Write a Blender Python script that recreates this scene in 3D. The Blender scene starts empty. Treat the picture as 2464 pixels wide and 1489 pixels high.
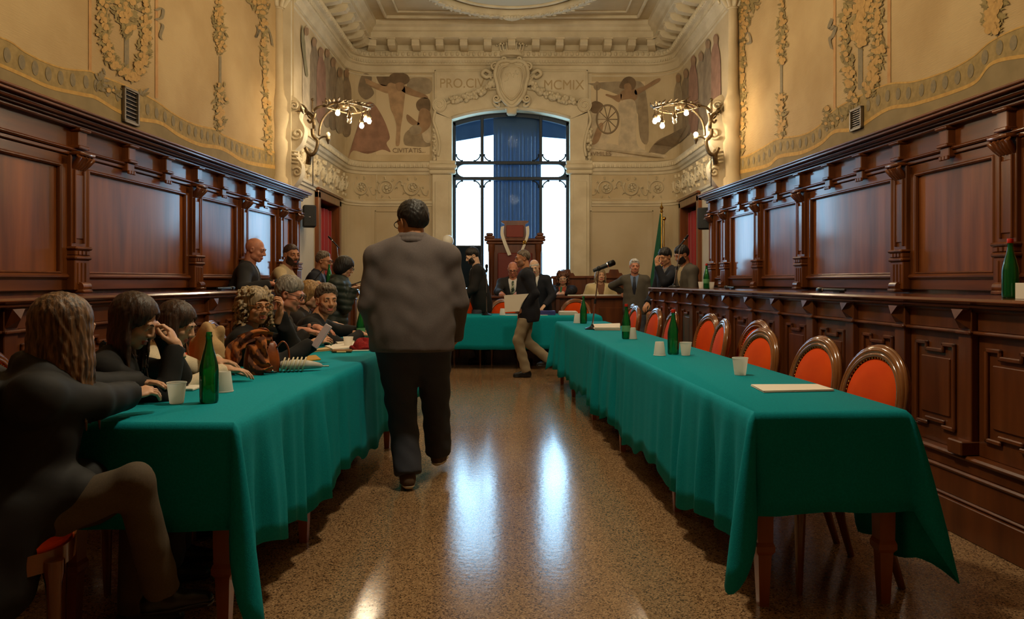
import bpy, math, random
import numpy as np
from mathutils import Vector, Matrix

random.seed(7)
RNG = np.random.default_rng(11)
SC = bpy.context.scene
COL = SC.collection
PI = math.pi

# ------------------------------------------------------------------ camera, world, lights, exposure
F, HZ, CX, CAMZ = 1850.0, 675.0, 1232.0, 1.25      # focal length and horizon in pixels of the 2464 x 1489 frame
cam_d = bpy.data.cameras.new('camera')
cam = bpy.data.objects.new('camera', cam_d)
COL.objects.link(cam)
cam.location = (0, 0, CAMZ)
cam.rotation_euler = (PI / 2, 0, 0)
cam_d.sensor_fit = 'HORIZONTAL'
cam_d.sensor_width = 36
cam_d.lens = 36 * F / 2464
cam_d.shift_y = -(744.5 - HZ) / 2464
cam_d.clip_start = 0.05
SC.camera = cam

SC.view_settings.view_transform = 'Standard'
SC.view_settings.look = 'None'
SC.view_settings.gamma = 1.0
SC.view_settings.use_curve_mapping = False
SC.view_settings.exposure = 0.0

world = bpy.data.worlds.new('sky')
SC.world = world
world.use_nodes = True
bg = world.node_tree.nodes['Background']
bg.inputs['Color'].default_value = (0.52, 0.80, 1.0, 1)
bg.inputs['Strength'].default_value = 9.0

def lamp(name, kind, loc, energy, color, size, rot=(0, 0, 0)):
    d = bpy.data.lights.new(name, kind)
    d.energy = energy
    d.color = color
    if kind == 'AREA':
        d.shape = 'RECTANGLE'
        d.size, d.size_y = size
    else:
        d.shadow_soft_size = size
    o = bpy.data.objects.new(name, d)
    o.location = loc
    o.rotation_euler = rot
    COL.objects.link(o)
    return o

# the hall's ceiling lamps hang over the aisle, above the frame
lamp('hall_ceiling_lamp', 'POINT', (0.05, 3.7, 3.85), 205, (1.0, 0.86, 0.60), 0.16)
lamp('hall_ceiling_lamp', 'POINT', (0.0, 7.6, 5.0), 150, (1.0, 0.86, 0.60), 0.16)
# daylight enters through the window: a portal guides the sky light
po = lamp('window_portal', 'AREA', (-0.02, 14.42, 2.75), 1, (1, 1, 1), (2.3, 3.4), (PI / 2, 0, PI))
po.data.cycles.is_portal = True

# ------------------------------------------------------------------ helpers
def X(px, Y): return (px - CX) * Y / F
def Z(py, Y): return CAMZ + (HZ - py) * Y / F
def at(px, py, Y): return (X(px, Y), Y, Z(py, Y))

def lin(c):
    return tuple(((v / 255 + 0.055) / 1.055) ** 2.4 if v > 10 else v / 255 / 12.92 for v in c)

MATS = {}
def mat(name, col, rough=0.5, metal=0.0, col2=None, nscale=6.0, stretch=(1, 1, 1), bump=0.0, bscale=None, coat=0.0,
        spec=0.5, trans=0.0, ior=1.45, emit=None, estr=0.0, sheen=0.0, detail=5.0, alpha=1.0, ramp=(0.35, 0.65), bstretch=None):
    if name in MATS: return MATS[name]
    m = bpy.data.materials.new(name)
    m.use_nodes = True
    nt = m.node_tree
    b = nt.nodes['Principled BSDF']
    b.inputs['Base Color'].default_value = (*col, 1)
    b.inputs['Roughness'].default_value = rough
    b.inputs['Metallic'].default_value = metal
    b.inputs['Specular IOR Level'].default_value = spec
    b.inputs['Coat Weight'].default_value = coat
    b.inputs['Coat Roughness'].default_value = 0.12
    b.inputs['Transmission Weight'].default_value = trans
    b.inputs['IOR'].default_value = ior
    b.inputs['Sheen Weight'].default_value = sheen
    b.inputs['Alpha'].default_value = alpha
    if emit:
        b.inputs['Emission Color'].default_value = (*emit, 1)
        b.inputs['Emission Strength'].default_value = estr
    if col2 or bump:
        tc = nt.nodes.new('ShaderNodeTexCoord')
        mp = nt.nodes.new('ShaderNodeMapping')
        mp.inputs['Scale'].default_value = stretch
        nt.links.new(tc.outputs['Object'], mp.inputs['Vector'])
    if col2:
        nz = nt.nodes.new('ShaderNodeTexNoise')
        nz.inputs['Scale'].default_value = nscale
        nz.inputs['Detail'].default_value = detail
        nt.links.new(mp.outputs['Vector'], nz.inputs['Vector'])
        rp = nt.nodes.new('ShaderNodeValToRGB')
        rp.color_ramp.elements[0].position, rp.color_ramp.elements[1].position = ramp
        rp.color_ramp.elements[0].color = (*col, 1)
        rp.color_ramp.elements[1].color = (*col2, 1)
        nt.links.new(nz.outputs['Fac'], rp.inputs['Fac'])
        nt.links.new(rp.outputs['Color'], b.inputs['Base Color'])
    if bump:
        n2 = nt.nodes.new('ShaderNodeTexNoise')
        n2.inputs['Scale'].default_value = bscale or nscale * 3
        n2.inputs['Detail'].default_value = 4
        if bstretch:
            mp2 = nt.nodes.new('ShaderNodeMapping')
            mp2.inputs['Scale'].default_value = bstretch
            nt.links.new(tc.outputs['Object'], mp2.inputs['Vector'])
            nt.links.new(mp2.outputs['Vector'], n2.inputs['Vector'])
        else:
            nt.links.new(mp.outputs['Vector'], n2.inputs['Vector'])
        bp = nt.nodes.new('ShaderNodeBump')
        bp.inputs['Strength'].default_value = bump
        bp.inputs['Distance'].default_value = 0.01
        nt.links.new(n2.outputs['Fac'], bp.inputs['Height'])
        nt.links.new(bp.outputs['Normal'], b.inputs['Normal'])
    MATS[name] = m
    return m

class MB:
    """collects polygons and links them as one mesh object"""
    def __init__(s): s.v, s.f, s.m = [], [], []
    def add(s, verts, faces, mi=0):
        o = len(s.v)
        s.v += [tuple(p) for p in verts]
        s.f += [tuple(i + o for i in f) for f in faces]
        s.m += [mi] * len(faces)
        return s
    def box(s, x0, x1, y0, y1, z0, z1, mi=0, bev=0.0):
        if bev > 0:
            b = min(bev, (x1 - x0) / 2.1, (y1 - y0) / 2.1, (z1 - z0) / 2.1)
            c = [(x0 + b, y0 + b), (x1 - b, y0 + b), (x1 - b, y1 - b), (x0 + b, y1 - b)]
            e = [(x0 + b, y0), (x1 - b, y0), (x1, y0 + b), (x1, y1 - b), (x1 - b, y1), (x0 + b, y1), (x0, y1 - b), (x0, y0 + b)]
            V = [(x, y, z0) for x, y in c] + [(x, y, z0 + b) for x, y in e] + [(x, y, z1 - b) for x, y in e] + [(x, y, z1) for x, y in c]
            Fc = [(3, 2, 1, 0), (20, 21, 22, 23)]
            for i in range(8): Fc.append((4 + i, 4 + (i + 1) % 8, 12 + (i + 1) % 8, 12 + i))
            for k in range(4):
                a, b2 = 2 * k, 2 * k + 1
                Fc.append((k, (k + 1) % 4, 4 + b2, 4 + a))
                Fc.append((20 + (k + 1) % 4, 20 + k, 12 + a, 12 + b2))
                Fc.append(((k + 1) % 4, 4 + (b2 + 1) % 8, 4 + b2))
                Fc.append((20 + (k + 1) % 4, 12 + b2, 12 + (b2 + 1) % 8))
            return s.add(V, Fc, mi)
        V = [(x0, y0, z0), (x1, y0, z0), (x1, y1, z0), (x0, y1, z0), (x0, y0, z1), (x1, y0, z1), (x1, y1, z1), (x0, y1, z1)]
        return s.add(V, [(3, 2, 1, 0), (4, 5, 6, 7), (0, 1, 5, 4), (1, 2, 6, 5), (2, 3, 7, 6), (3, 0, 4, 7)], mi)
    def tube(s, pts, r, seg=8, mi=0, closed=False, flat=1.0, up=(0, 0, 1), caps=True):
        P = [np.array(p, float) for p in pts]
        n = len(P)
        R = [r] * n if np.isscalar(r) else list(r)
        V, prev = [], None
        for i in range(n):
            if closed: t = P[(i + 1) % n] - P[i - 1]
            else: t = P[min(i + 1, n - 1)] - P[max(i - 1, 0)]
            t = t / (np.linalg.norm(t) + 1e-9)
            if prev is None:
                u = np.array(up, float)
                if abs(u @ t) > 0.95: u = np.array((1.0, 0, 0)) if abs(t[0]) < 0.9 else np.array((0, 1.0, 0))
            else: u = prev
            a = u - t * (u @ t)
            a /= np.linalg.norm(a) + 1e-9
            prev = a
            c = np.cross(t, a)
            for k in range(seg):
                th = 2 * PI * k / seg
                V.append(P[i] + R[i] * (math.cos(th) * a * flat + math.sin(th) * c))
        Fc = []
        for i in range(n if closed else n - 1):
            j = (i + 1) % n
            for k in range(seg):
                k2 = (k + 1) % seg
                Fc.append((i * seg + k, i * seg + k2, j * seg + k2, j * seg + k))
        if not closed and caps:
            Fc.append(tuple(range(seg - 1, -1, -1)))
            Fc.append(tuple((n - 1) * seg + k for k in range(seg)))
        return s.add(V, Fc, mi)
    def lathe(s, prof, c=(0, 0, 0), seg=20, mi=0, sx=1.0, sy=1.0, close=True):
        V, Fc = [], []
        for r, z in prof:
            for k in range(seg):
                th = 2 * PI * k / seg
                V.append((c[0] + r * sx * math.cos(th), c[1] + r * sy * math.sin(th), c[2] + z))
        n = len(prof)
        for i in range(n - 1):
            for k in range(seg):
                k2 = (k + 1) % seg
                Fc.append((i * seg + k, i * seg + k2, (i + 1) * seg + k2, (i + 1) * seg + k))
        if close:
            if prof[0][0] > 1e-6: Fc.append(tuple(range(seg - 1, -1, -1)))
            if prof[-1][0] > 1e-6: Fc.append(tuple((n - 1) * seg + k for k in range(seg)))
        return s.add(V, Fc, mi)
    def ball(s, c, r, seg=12, rings=8, mi=0, R=None):
        r = (r, r, r) if np.isscalar(r) else r
        V = [(0, 0, -1)]
        for i in range(1, rings):
            ph = -PI / 2 + PI * i / rings
            for k in range(seg):
                th = 2 * PI * k / seg
                V.append((math.cos(ph) * math.cos(th), math.cos(ph) * math.sin(th), math.sin(ph)))
        V.append((0, 0, 1))
        Fc = [(0, 1 + (k + 1) % seg, 1 + k) for k in range(seg)]
        for i in range(rings - 2):
            for k in range(seg):
                a, b = 1 + i * seg + k, 1 + i * seg + (k + 1) % seg
                Fc.append((a, b, b + seg, a + seg))
        L = len(V) - 1
        o = 1 + (rings - 2) * seg
        Fc += [(o + k, o + (k + 1) % seg, L) for k in range(seg)]
        A = np.array(V) * np.array(r)
        if R is not None: A = A @ np.array(R).T
        return s.add((A + np.array(c)).tolist(), Fc, mi)
    def prism(s, poly, fn, d0, d1, mi=0):
        """poly: 2-D outline; fn(a, b, d) -> 3-D"""
        n = len(poly)
        V = [fn(a, b, d0) for a, b in poly] + [fn(a, b, d1) for a, b in poly]
        Fc = [tuple(range(n - 1, -1, -1)), tuple(range(n, 2 * n))]
        Fc += [(i, (i + 1) % n, n + (i + 1) % n, n + i) for i in range(n)]
        return s.add(V, Fc, mi)
    def sweep(s, path, prof, mi=0, closed_prof=True):
        """path: (x, y, nx, ny) with mitred inward normals; prof: (d, z)"""
        n, m = len(path), len(prof)
        V = [(x + nx * d, y + ny * d, z) for x, y, nx, ny in path for d, z in prof]
        Fc = []
        mm = m if closed_prof else m - 1
        for i in range(n - 1):
            for k in range(mm):
                k2 = (k + 1) % m
                Fc.append((i * m + k, i * m + k2, (i + 1) * m + k2, (i + 1) * m + k))
        if closed_prof:
            Fc.append(tuple(range(m)))
            Fc.append(tuple((n - 1) * m + k for k in range(m - 1, -1, -1)))
        return s.add(V, Fc, mi)
    def mesh(s, name, smooth=None):
        me = bpy.data.meshes.new(name)
        me.from_pydata(s.v, [], s.f)
        if any(s.m): me.polygons.foreach_set('material_index', s.m)
        finish(me, smooth)
        return me
    def build(s, name, mats, parent=None, smooth=None, **kw):
        return obj(name, s.mesh(name, smooth), mats, parent, **kw)

def finish(me, smooth):
    import bmesh as _bm
    b = _bm.new(); b.from_mesh(me)
    _bm.ops.recalc_face_normals(b, faces=b.faces)
    b.to_mesh(me); b.free()
    if smooth is not None:
        me.polygons.foreach_set('use_smooth', [True] * len(me.polygons))
        if smooth < 179: me.set_sharp_from_angle(angle=math.radians(smooth))
    me.update()

def obj(name, me, mats, parent=None, loc=None, rot=None, **kw):
    if me is not None and not me.materials:
        for m in (mats if isinstance(mats, (list, tuple)) else [mats]): me.materials.append(m)
    o = bpy.data.objects.new(name, me)
    COL.objects.link(o)
    if parent: o.parent = parent
    if loc is not None: o.location = loc
    if rot is not None: o.rotation_euler = rot
    tag(o, **kw)
    return o

def tag(o, label=None, cat=None, group=None, kind=None):
    if label: o['label'] = label
    if cat: o['category'] = cat
    if group: o['group'] = group
    if kind: o['kind'] = kind
    return o

def empty(name, loc=(0, 0, 0), rz=0.0, parent=None, **kw):
    o = bpy.data.objects.new(name, None)
    COL.objects.link(o)
    o.location = loc
    o.rotation_euler = (0, 0, rz)
    o.empty_display_size = 0.1
    if parent: o.parent = parent
    return tag(o, **kw)

def copy_tree(o, parent=None, **kw):
    c = o.copy()
    COL.objects.link(c)
    if parent: c.parent = parent
    for ch in list(o.children): copy_tree(ch, c)
    return tag(c, **kw)

def spline(pts, n=8, closed=False):
    """Catmull-Rom through points of any dimension"""
    P = [np.array(p, float) for p in pts]
    L = len(P)
    out = []
    for i in range(L if closed else L - 1):
        if closed: p0, p1, p2, p3 = P[i - 1], P[i], P[(i + 1) % L], P[(i + 2) % L]
        else: p0, p1, p2, p3 = P[max(i - 1, 0)], P[i], P[i + 1], P[min(i + 2, L - 1)]
        for k in range(n):
            t = k / n
            out.append(0.5 * ((2 * p1) + (-p0 + p2) * t + (2 * p0 - 5 * p1 + 4 * p2 - p3) * t * t + (-p0 + 3 * p1 - 3 * p2 + p3) * t ** 3))
    if not closed: out.append(P[-1])
    return [tuple(p) for p in out]

def text_mesh(body, size, depth):
    cu = bpy.data.curves.new('lettering', 'FONT')
    cu.body = body
    cu.size = size
    cu.extrude = depth
    cu.align_x = 'CENTER'
    cu.align_y = 'CENTER'
    o = bpy.data.objects.new('lettering_source', cu)
    COL.objects.link(o)
    me = bpy.data.meshes.new_from_object(o.evaluated_get(bpy.context.evaluated_depsgraph_get()))
    bpy.data.objects.remove(o)
    bpy.data.curves.remove(cu)
    return me

# ------------------------------------------------------------------ materials
def wood(name, c1, c2, stretch, rough=0.28, coat=0.35, nscale=1.0, bump=0.06):
    return mat(name, lin(c1), rough, col2=lin(c2), nscale=nscale, stretch=stretch, bump=bump, bscale=nscale * 2.0, coat=coat, detail=7, ramp=(0.3, 0.7))
W_PANEL = wood('varnished_panel_wood', (84, 40, 13), (152, 84, 34), (7, 7, 0.7), rough=0.34, coat=0.6, bump=.10)
W_RAIL = wood('varnished_rail_wood', (80, 39, 14), (122, 64, 26), (1.2, 9, 14), rough=0.30, coat=0.5)
W_STILE = wood('varnished_stile_wood', (80, 40, 14), (126, 68, 28), (14, 14, 1.2), rough=0.30, coat=0.5)
W_DARK = wood('dark_counter_wood', (74, 36, 14), (112, 60, 26), (10, 10, 1.2), rough=0.34, coat=0.35)
W_TOP = wood('counter_top_wood', (78, 38, 19), (116, 62, 32), (1.0, 10, 10), rough=0.20, coat=0.6)
W_CHAIR = wood('chair_wood', (104, 58, 26), (138, 82, 40), (8, 8, 3), rough=0.16, coat=0.7)
W_LEG = wood('table_leg_wood', (132, 70, 32), (164, 96, 48), (10, 10, 1.5), rough=0.4, coat=0.2)
PLASTER = mat('cream_plaster', lin((206, 186, 150)), 0.75, col2=lin((190, 168, 130)), nscale=2.2, bump=0.12, bscale=40)
PLASTER_W = mat('white_plaster', lin((222, 208, 178)), 0.7, col2=lin((204, 188, 156)), nscale=3.0, bump=0.15, bscale=60)
PLASTER_LOW = mat('lower_wall_plaster', lin((200, 182, 150)), 0.7, col2=lin((188, 168, 134)), nscale=1.5, bump=0.05, bscale=30)
CANVAS = mat('painted_canvas_wall', lin((190, 160, 112)), 0.85, col2=lin((172, 140, 92)), nscale=1.3, bump=0.35, bscale=14, bstretch=(0.8, 0.8, 11))
PAINT_BAND = mat('olive_band_paint', lin((140, 116, 68)), 0.85, col2=lin((162, 134, 82)), nscale=18, detail=8)
PAINT_GREY = mat('grey_dado_paint', lin((132, 112, 74)), 0.85, col2=lin((146, 124, 84)), nscale=5)
PAINT_YEL = mat('ochre_line_paint', lin((196, 154, 80)), 0.85, col2=lin((180, 136, 70)), nscale=20)
PAINT_RED = mat('rust_stripe_paint', lin((178, 128, 74)), 0.85, col2=lin((188, 144, 90)), nscale=10)
PAINT_LEAF = mat('olive_leaf_paint', lin((136, 116, 68)), 0.85, col2=lin((150, 126, 76)), nscale=30)
PAINT_FRUIT = mat('ochre_fruit_paint', lin((190, 148, 84)), 0.85, col2=lin((172, 132, 74)), nscale=30)
PAINT_BLUE = mat('slate_ribbon_paint', lin((124, 110, 84)), 0.85, col2=lin((138, 120, 88)), nscale=30)
PAINT_DARKLEAF = mat('dark_leaf_paint', lin((118, 100, 58)), 0.85, col2=lin((132, 110, 64)), nscale=30)
CLOTH = mat('green_baize', lin((12, 148, 160)), 0.9, spec=.15, col2=lin((10, 136, 148)), nscale=140, bump=0.15, bscale=300, sheen=0.0)
ORANGE = mat('orange_velvet', lin((222, 76, 6)), 0.85, col2=lin((206, 62, 4)), nscale=5, spec=.2)
RED_CURTAIN = mat('red_curtain_cloth', lin((150, 26, 22)), 0.8, sheen=0.3)
BLACK = mat('black_plastic', lin((22, 22, 24)), 0.45)
BLACK_METAL = mat('black_metal', lin((26, 25, 24)), 0.35, metal=0.6)
CHROME = mat('chrome', lin((200, 200, 200)), 0.18, metal=1.0)
STEEL_BLUE = mat('dark_window_steel', lin((32, 42, 54)), 0.5, metal=0.2)
IRON = mat('wrought_iron', lin((88, 74, 56)), 0.42, metal=0.75, col2=lin((128, 108, 78)), nscale=25)
GOLD = mat('brass', lin((190, 150, 70)), 0.3, metal=1.0)
PAPER = mat('white_paper', lin((232, 222, 204)), 0.8)
PAPER_Y = mat('cream_card', lin((208, 180, 124)), 0.8)
CUP = None
RED_PLASTIC = mat('red_cap_plastic', lin((200, 44, 26)), 0.4)
LABEL_M = mat('bottle_label_paper', lin((96, 158, 104)), 0.5)
FLOOR = None
def make_floor():
    m = bpy.data.materials.new('terrazzo'); m.use_nodes = True
    nt = m.node_tree; b = nt.nodes['Principled BSDF']
    tc = nt.nodes.new('ShaderNodeTexCoord')
    vo = nt.nodes.new('ShaderNodeTexVoronoi'); vo.inputs['Scale'].default_value = 170
    vo2 = nt.nodes.new('ShaderNodeTexVoronoi'); vo2.inputs['Scale'].default_value = 320
    nz = nt.nodes.new('ShaderNodeTexNoise'); nz.inputs['Scale'].default_value = 0.9; nz.inputs['Detail'].default_value = 3
    for n in (vo, vo2, nz): nt.links.new(tc.outputs['Object'], n.inputs['Vector'])
    rp = nt.nodes.new('ShaderNodeValToRGB')
    e = rp.color_ramp.elements
    e[0].position = 0.0; e[0].color = (*lin((92, 70, 48)), 1)
    e[1].position = 1.0; e[1].color = (*lin((204, 172, 132)), 1)
    for p, c in ((0.28, (146, 114, 82)), (0.55, (168, 134, 98)), (0.8, (188, 154, 116))):
        q = rp.color_ramp.elements.new(p); q.color = (*lin(c), 1)
    rp.color_ramp.interpolation = 'CONSTANT'
    nt.links.new(vo.outputs['Color'], rp.inputs['Fac'])
    mx = nt.nodes.new('ShaderNodeMix'); mx.data_type = 'RGBA'; mx.blend_type = 'MULTIPLY'
    mx.inputs['Factor'].default_value = 0.5
    rp2 = nt.nodes.new('ShaderNodeValToRGB')
    rp2.color_ramp.elements[0].color = (0.6, 0.57, 0.53, 1); rp2.color_ramp.elements[1].color = (1, 1, 1, 1)
    nt.links.new(vo2.outputs['Color'], rp2.inputs['Fac'])
    nt.links.new(rp.outputs['Color'], mx.inputs['A']); nt.links.new(rp2.outputs['Color'], mx.inputs['B'])
    nt.links.new(mx.outputs['Result'], b.inputs['Base Color'])
    rr = nt.nodes.new('ShaderNodeMapRange'); rr.inputs['To Min'].default_value = 0.10; rr.inputs['To Max'].default_value = 0.20
    nt.links.new(nz.outputs['Fac'], rr.inputs['Value']); nt.links.new(rr.outputs['Result'], b.inputs['Roughness'])
    bp = nt.nodes.new('ShaderNodeBump'); bp.inputs['Strength'].default_value = 0.035; bp.inputs['Distance'].default_value = 0.01
    n3 = nt.nodes.new('ShaderNodeTexNoise'); n3.inputs['Scale'].default_value = 30
    nt.links.new(tc.outputs['Object'], n3.inputs['Vector'])
    nt.links.new(n3.outputs['Fac'], bp.inputs['Height']); nt.links.new(bp.outputs['Normal'], b.inputs['Normal'])
    b.inputs['Specular IOR Level'].default_value = 0.55
    return m
FLOOR = make_floor()
def make_glass():
    m = bpy.data.materials.new('window_glass'); m.use_nodes = True
    nt = m.node_tree; nt.nodes.remove(nt.nodes['Principled BSDF'])
    out = nt.nodes['Material Output']
    t = nt.nodes.new('ShaderNodeBsdfTransparent'); t.inputs['Color'].default_value = (0.86, 0.94, 1.0, 1)
    g = nt.nodes.new('ShaderNodeBsdfGlossy'); g.inputs['Roughness'].default_value = 0.02
    fr = nt.nodes.new('ShaderNodeFresnel'); fr.inputs['IOR'].default_value = 1.5
    mx = nt.nodes.new('ShaderNodeMixShader')
    mu = nt.nodes.new('ShaderNodeMath'); mu.operation = 'MULTIPLY'; mu.inputs[1].default_value = 0.008
    nt.links.new(fr.outputs['Fac'], mu.inputs[0]); nt.links.new(mu.outputs[0], mx.inputs['Fac']); nt.links.new(t.outputs[0], mx.inputs[1]); nt.links.new(g.outputs[0], mx.inputs[2])
    nt.links.new(mx.outputs[0], out.inputs['Surface'])
    return m
GLASS = make_glass()
def make_bottle_glass():
    m = bpy.data.materials.new('green_bottle_glass'); m.use_nodes = True
    nt = m.node_tree; nt.nodes.remove(nt.nodes['Principled BSDF'])
    out = nt.nodes['Material Output']
    t = nt.nodes.new('ShaderNodeBsdfTransparent'); t.inputs['Color'].default_value = (0.34, 0.84, 0.50, 1)
    d = nt.nodes.new('ShaderNodeBsdfDiffuse'); d.inputs['Color'].default_value = (0.02, 0.30, 0.10, 1)
    tl = nt.nodes.new('ShaderNodeBsdfTranslucent'); tl.inputs['Color'].default_value = (0.05, 0.65, 0.25, 1)
    g = nt.nodes.new('ShaderNodeBsdfGlossy'); g.inputs['Roughness'].default_value = 0.06; g.inputs['Color'].default_value = (.9, 1, .95, 1)
    lw = nt.nodes.new('ShaderNodeLayerWeight'); lw.inputs['Blend'].default_value = 0.35
    a = nt.nodes.new('ShaderNodeMixShader'); a.inputs['Fac'].default_value = 0.65
    b = nt.nodes.new('ShaderNodeMixShader'); b.inputs['Fac'].default_value = 0.38
    c = nt.nodes.new('ShaderNodeMixShader')
    nt.links.new(d.outputs[0], a.inputs[1]); nt.links.new(tl.outputs[0], a.inputs[2])
    nt.links.new(t.outputs[0], b.inputs[1]); nt.links.new(a.outputs[0], b.inputs[2])
    nt.links.new(lw.outputs['Fresnel'], c.inputs['Fac']); nt.links.new(b.outputs[0], c.inputs[1]); nt.links.new(g.outputs[0], c.inputs[2])
    nt.links.new(c.outputs[0], out.inputs['Surface'])
    return m
GREEN_GLASS = make_bottle_glass()
def make_translucent(name, col, tcol):
    m = bpy.data.materials.new(name); m.use_nodes = True
    nt = m.node_tree; nt.nodes.remove(nt.nodes['Principled BSDF'])
    out = nt.nodes['Material Output']
    d = nt.nodes.new('ShaderNodeBsdfDiffuse'); d.inputs['Color'].default_value = (*col, 1)
    tl = nt.nodes.new('ShaderNodeBsdfTranslucent'); tl.inputs['Color'].default_value = (*tcol, 1)
    a = nt.nodes.new('ShaderNodeAddShader')
    nt.links.new(d.outputs[0], a.inputs[0]); nt.links.new(tl.outputs[0], a.inputs[1]); nt.links.new(a.outputs[0], out.inputs['Surface'])
    return m
SC.cycles.max_bounces = 5
SC.cycles.diffuse_bounces = 3
SC.cycles.glossy_bounces = 3
SC.cycles.transmission_bounces = 6
SC.cycles.transparent_max_bounces = 8
SC.cycles.caustics_reflective = False
SC.cycles.caustics_refractive = False
CUP = make_translucent('white_cup_plastic', (.52, .50, .46), (.44, .42, .38))
SC.cycles.use_adaptive_sampling = True
SC.cycles.adaptive_threshold = 0.04
# ================================================================== the hall: floor, walls, ceiling
def XR(Y): return 3.74 - 0.0666 * Y        # right wall face
def XL(Y): return -(3.68 - 0.05 * Y)       # left wall face
YB, YE, YF = -2.0, 10.45, 14.0             # rear wall, end of the hall, far wall
HW = 2.97                                  # half width of the far bay

MB().box(-4.6, 4.6, YB - 0.3, YF + 0.5, -0.15, 0).build('floor', FLOOR, kind='structure')
MB().box(-4.6, 4.6, YB - 0.3, YF + 0.7, 6.2, 6.4).build('ceiling', PLASTER, kind='structure')
wr = MB().prism([(XR(YB), YB), (XR(10.4), 10.4), (XR(10.4) + 0.4, 10.4), (XR(YB) + 0.4, YB)], lambda a, b, d: (a, b, d), 0, 6.2).build('wall_right', CANVAS, kind='structure')
wl = MB().prism([(XL(YB), YB), (XL(10.4), 10.4), (XL(10.4) - 0.4, 10.4), (XL(YB) - 0.4, YB)], lambda a, b, d: (a, b, d), 0, 6.2).build('wall_left', CANVAS, kind='structure')
MB().box(-4.6, 4.6, YB - 0.3, YB, 0, 6.2).build('wall_rear', W_DARK, kind='structure')

# ---- far bay: plan path of the wall face with inward normals
def mitre(pts):
    out = []
    for i, (x, y) in enumerate(pts):
        ns = []
        for a, b in ((i - 1, i), (i, i + 1)):
            if 0 <= a and b < len(pts):
                dx, dy = pts[b][0] - pts[a][0], pts[b][1] - pts[a][1]
                l = math.hypot(dx, dy)
                ns.append((dy / l, -dx / l))
        nx, ny = sum(n[0] for n in ns) / len(ns), sum(n[1] for n in ns) / len(ns)
        l2 = nx * nx + ny * ny
        out.append((x, y, nx / l2, ny / l2))
    return out
RC = 0.5
arcL = [(-HW + RC - RC * math.cos(a), YF - RC + RC * math.sin(a)) for a in np.linspace(0, PI / 2, 9)]
left_pts = [(-HW, YE)] + [(-HW, y) for y in (11.6, 13.1)] + arcL + [(-1.45, YF)]
right_pts = [(1.45, YF)] + [(-x, y) for x, y in arcL[::-1]] + [(HW, y) for y in (13.42, 12.05)] + [(HW, YE)]
LP, RP = mitre(left_pts), mitre(right_pts)
full_pts = left_pts + right_pts
FP = mitre(full_pts)

def onpath(px, py, off=0.004):
    tx = (px - CX) / F
    best = None
    pts = [(x + nx * off, y + ny * off) for x, y, nx, ny in FP]
    for (x0, y0), (x1, y1) in zip(pts, pts[1:]):
        dx, dy = x1 - x0, y1 - y0
        den = dx - tx * dy
        if abs(den) < 1e-9: continue
        t = (tx * y0 - x0) / den
        if -1e-6 <= t <= 1 + 1e-6:
            Yh = y0 + t * dy
            if best is None or Yh < best: best = Yh
    Yh = best or YF
    return (tx * Yh, Yh, Z(py, Yh))
def onwall(px, py, off=0.004):
    tx = (px - CX) / F
    Yh = (3.74 - off) / (tx + 0.0666) if tx > 0 else (3.68 - off) / (-tx + 0.05)
    return (tx * Yh, Yh, Z(py, Yh))

wf = empty('wall_far', (0, 0, 0), kind='structure')
def slab(name, path, z0, z1, m=PLASTER): return MB().sweep(path, [(0, z0), (0, z1), (-0.25, z1), (-0.25, z0)]).build(name, m, wf)
# side sections leave the two doorways open
slab('wall_section', LP[:2], 0, 2.6, PLASTER_LOW); slab('wall_section', LP[2:], 0, 2.6, PLASTER_LOW)
slab('wall_section', LP, 2.6, 6.2)
slab('wall_section', RP[-2:], 0, 2.6, PLASTER_LOW); slab('wall_section', RP[:-2], 0, 2.6, PLASTER_LOW)
slab('wall_section', RP, 2.6, 6.2)
for sx in (-1, 1):      # the returns where the bay is narrower than the hall
    x0, x1 = sorted((sx * (HW + .015), sx * (HW + 0.55)))
    MB().box(x0, x1, 10.38, 10.62, 0, 6.2).build('wall_return', PLASTER_W, wf)
WX0, WX1, WZ0, WZS, WZA = -1.09, 1.05, 1.0, 4.17, 4.34
arch = [(WX0 + (WX1 - WX0) * t, WZS + (WZA - WZS) * (1 - (2 * t - 1) ** 2)) for t in np.linspace(0, 1, 17)]
m = MB()
m.box(-1.45, WX0, YF, YF + 0.45, 0, 6.2); m.box(WX1, 1.45, YF, YF + 0.45, 0, 6.2); m.box(WX0, WX1, YF, YF + 0.45, 0, WZ0)
m.prism(arch + [(WX1, 6.2), (WX0, 6.2)], lambda a, b, d: (a, d, b), YF, YF + 0.45)
m.build('window_wall', PLASTER_W, wf)
# small lobbies behind the curtained doorways
for sx, y0, y1 in ((-1, 11.6, 13.1), (1, 12.05, 13.42)):
    m = MB()
    def bx(xa, xb, *r): m.box(*sorted((sx * xa, sx * xb)), *r)
    bx(HW + 0.25, HW + 1.2, y0 - 0.1, y0, 0, 2.7); bx(HW + 0.25, HW + 1.2, y1, y1 + 0.1, 0, 2.7)
    bx(HW + 1.2, HW + 1.3, y0 - 0.1, y1 + 0.1, 0, 2.7); bx(HW + 0.25, HW + 1.3, y0 - 0.1, y1 + 0.1, 2.6, 2.7)
    m.build('lobby', PLASTER_LOW, wf)

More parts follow.
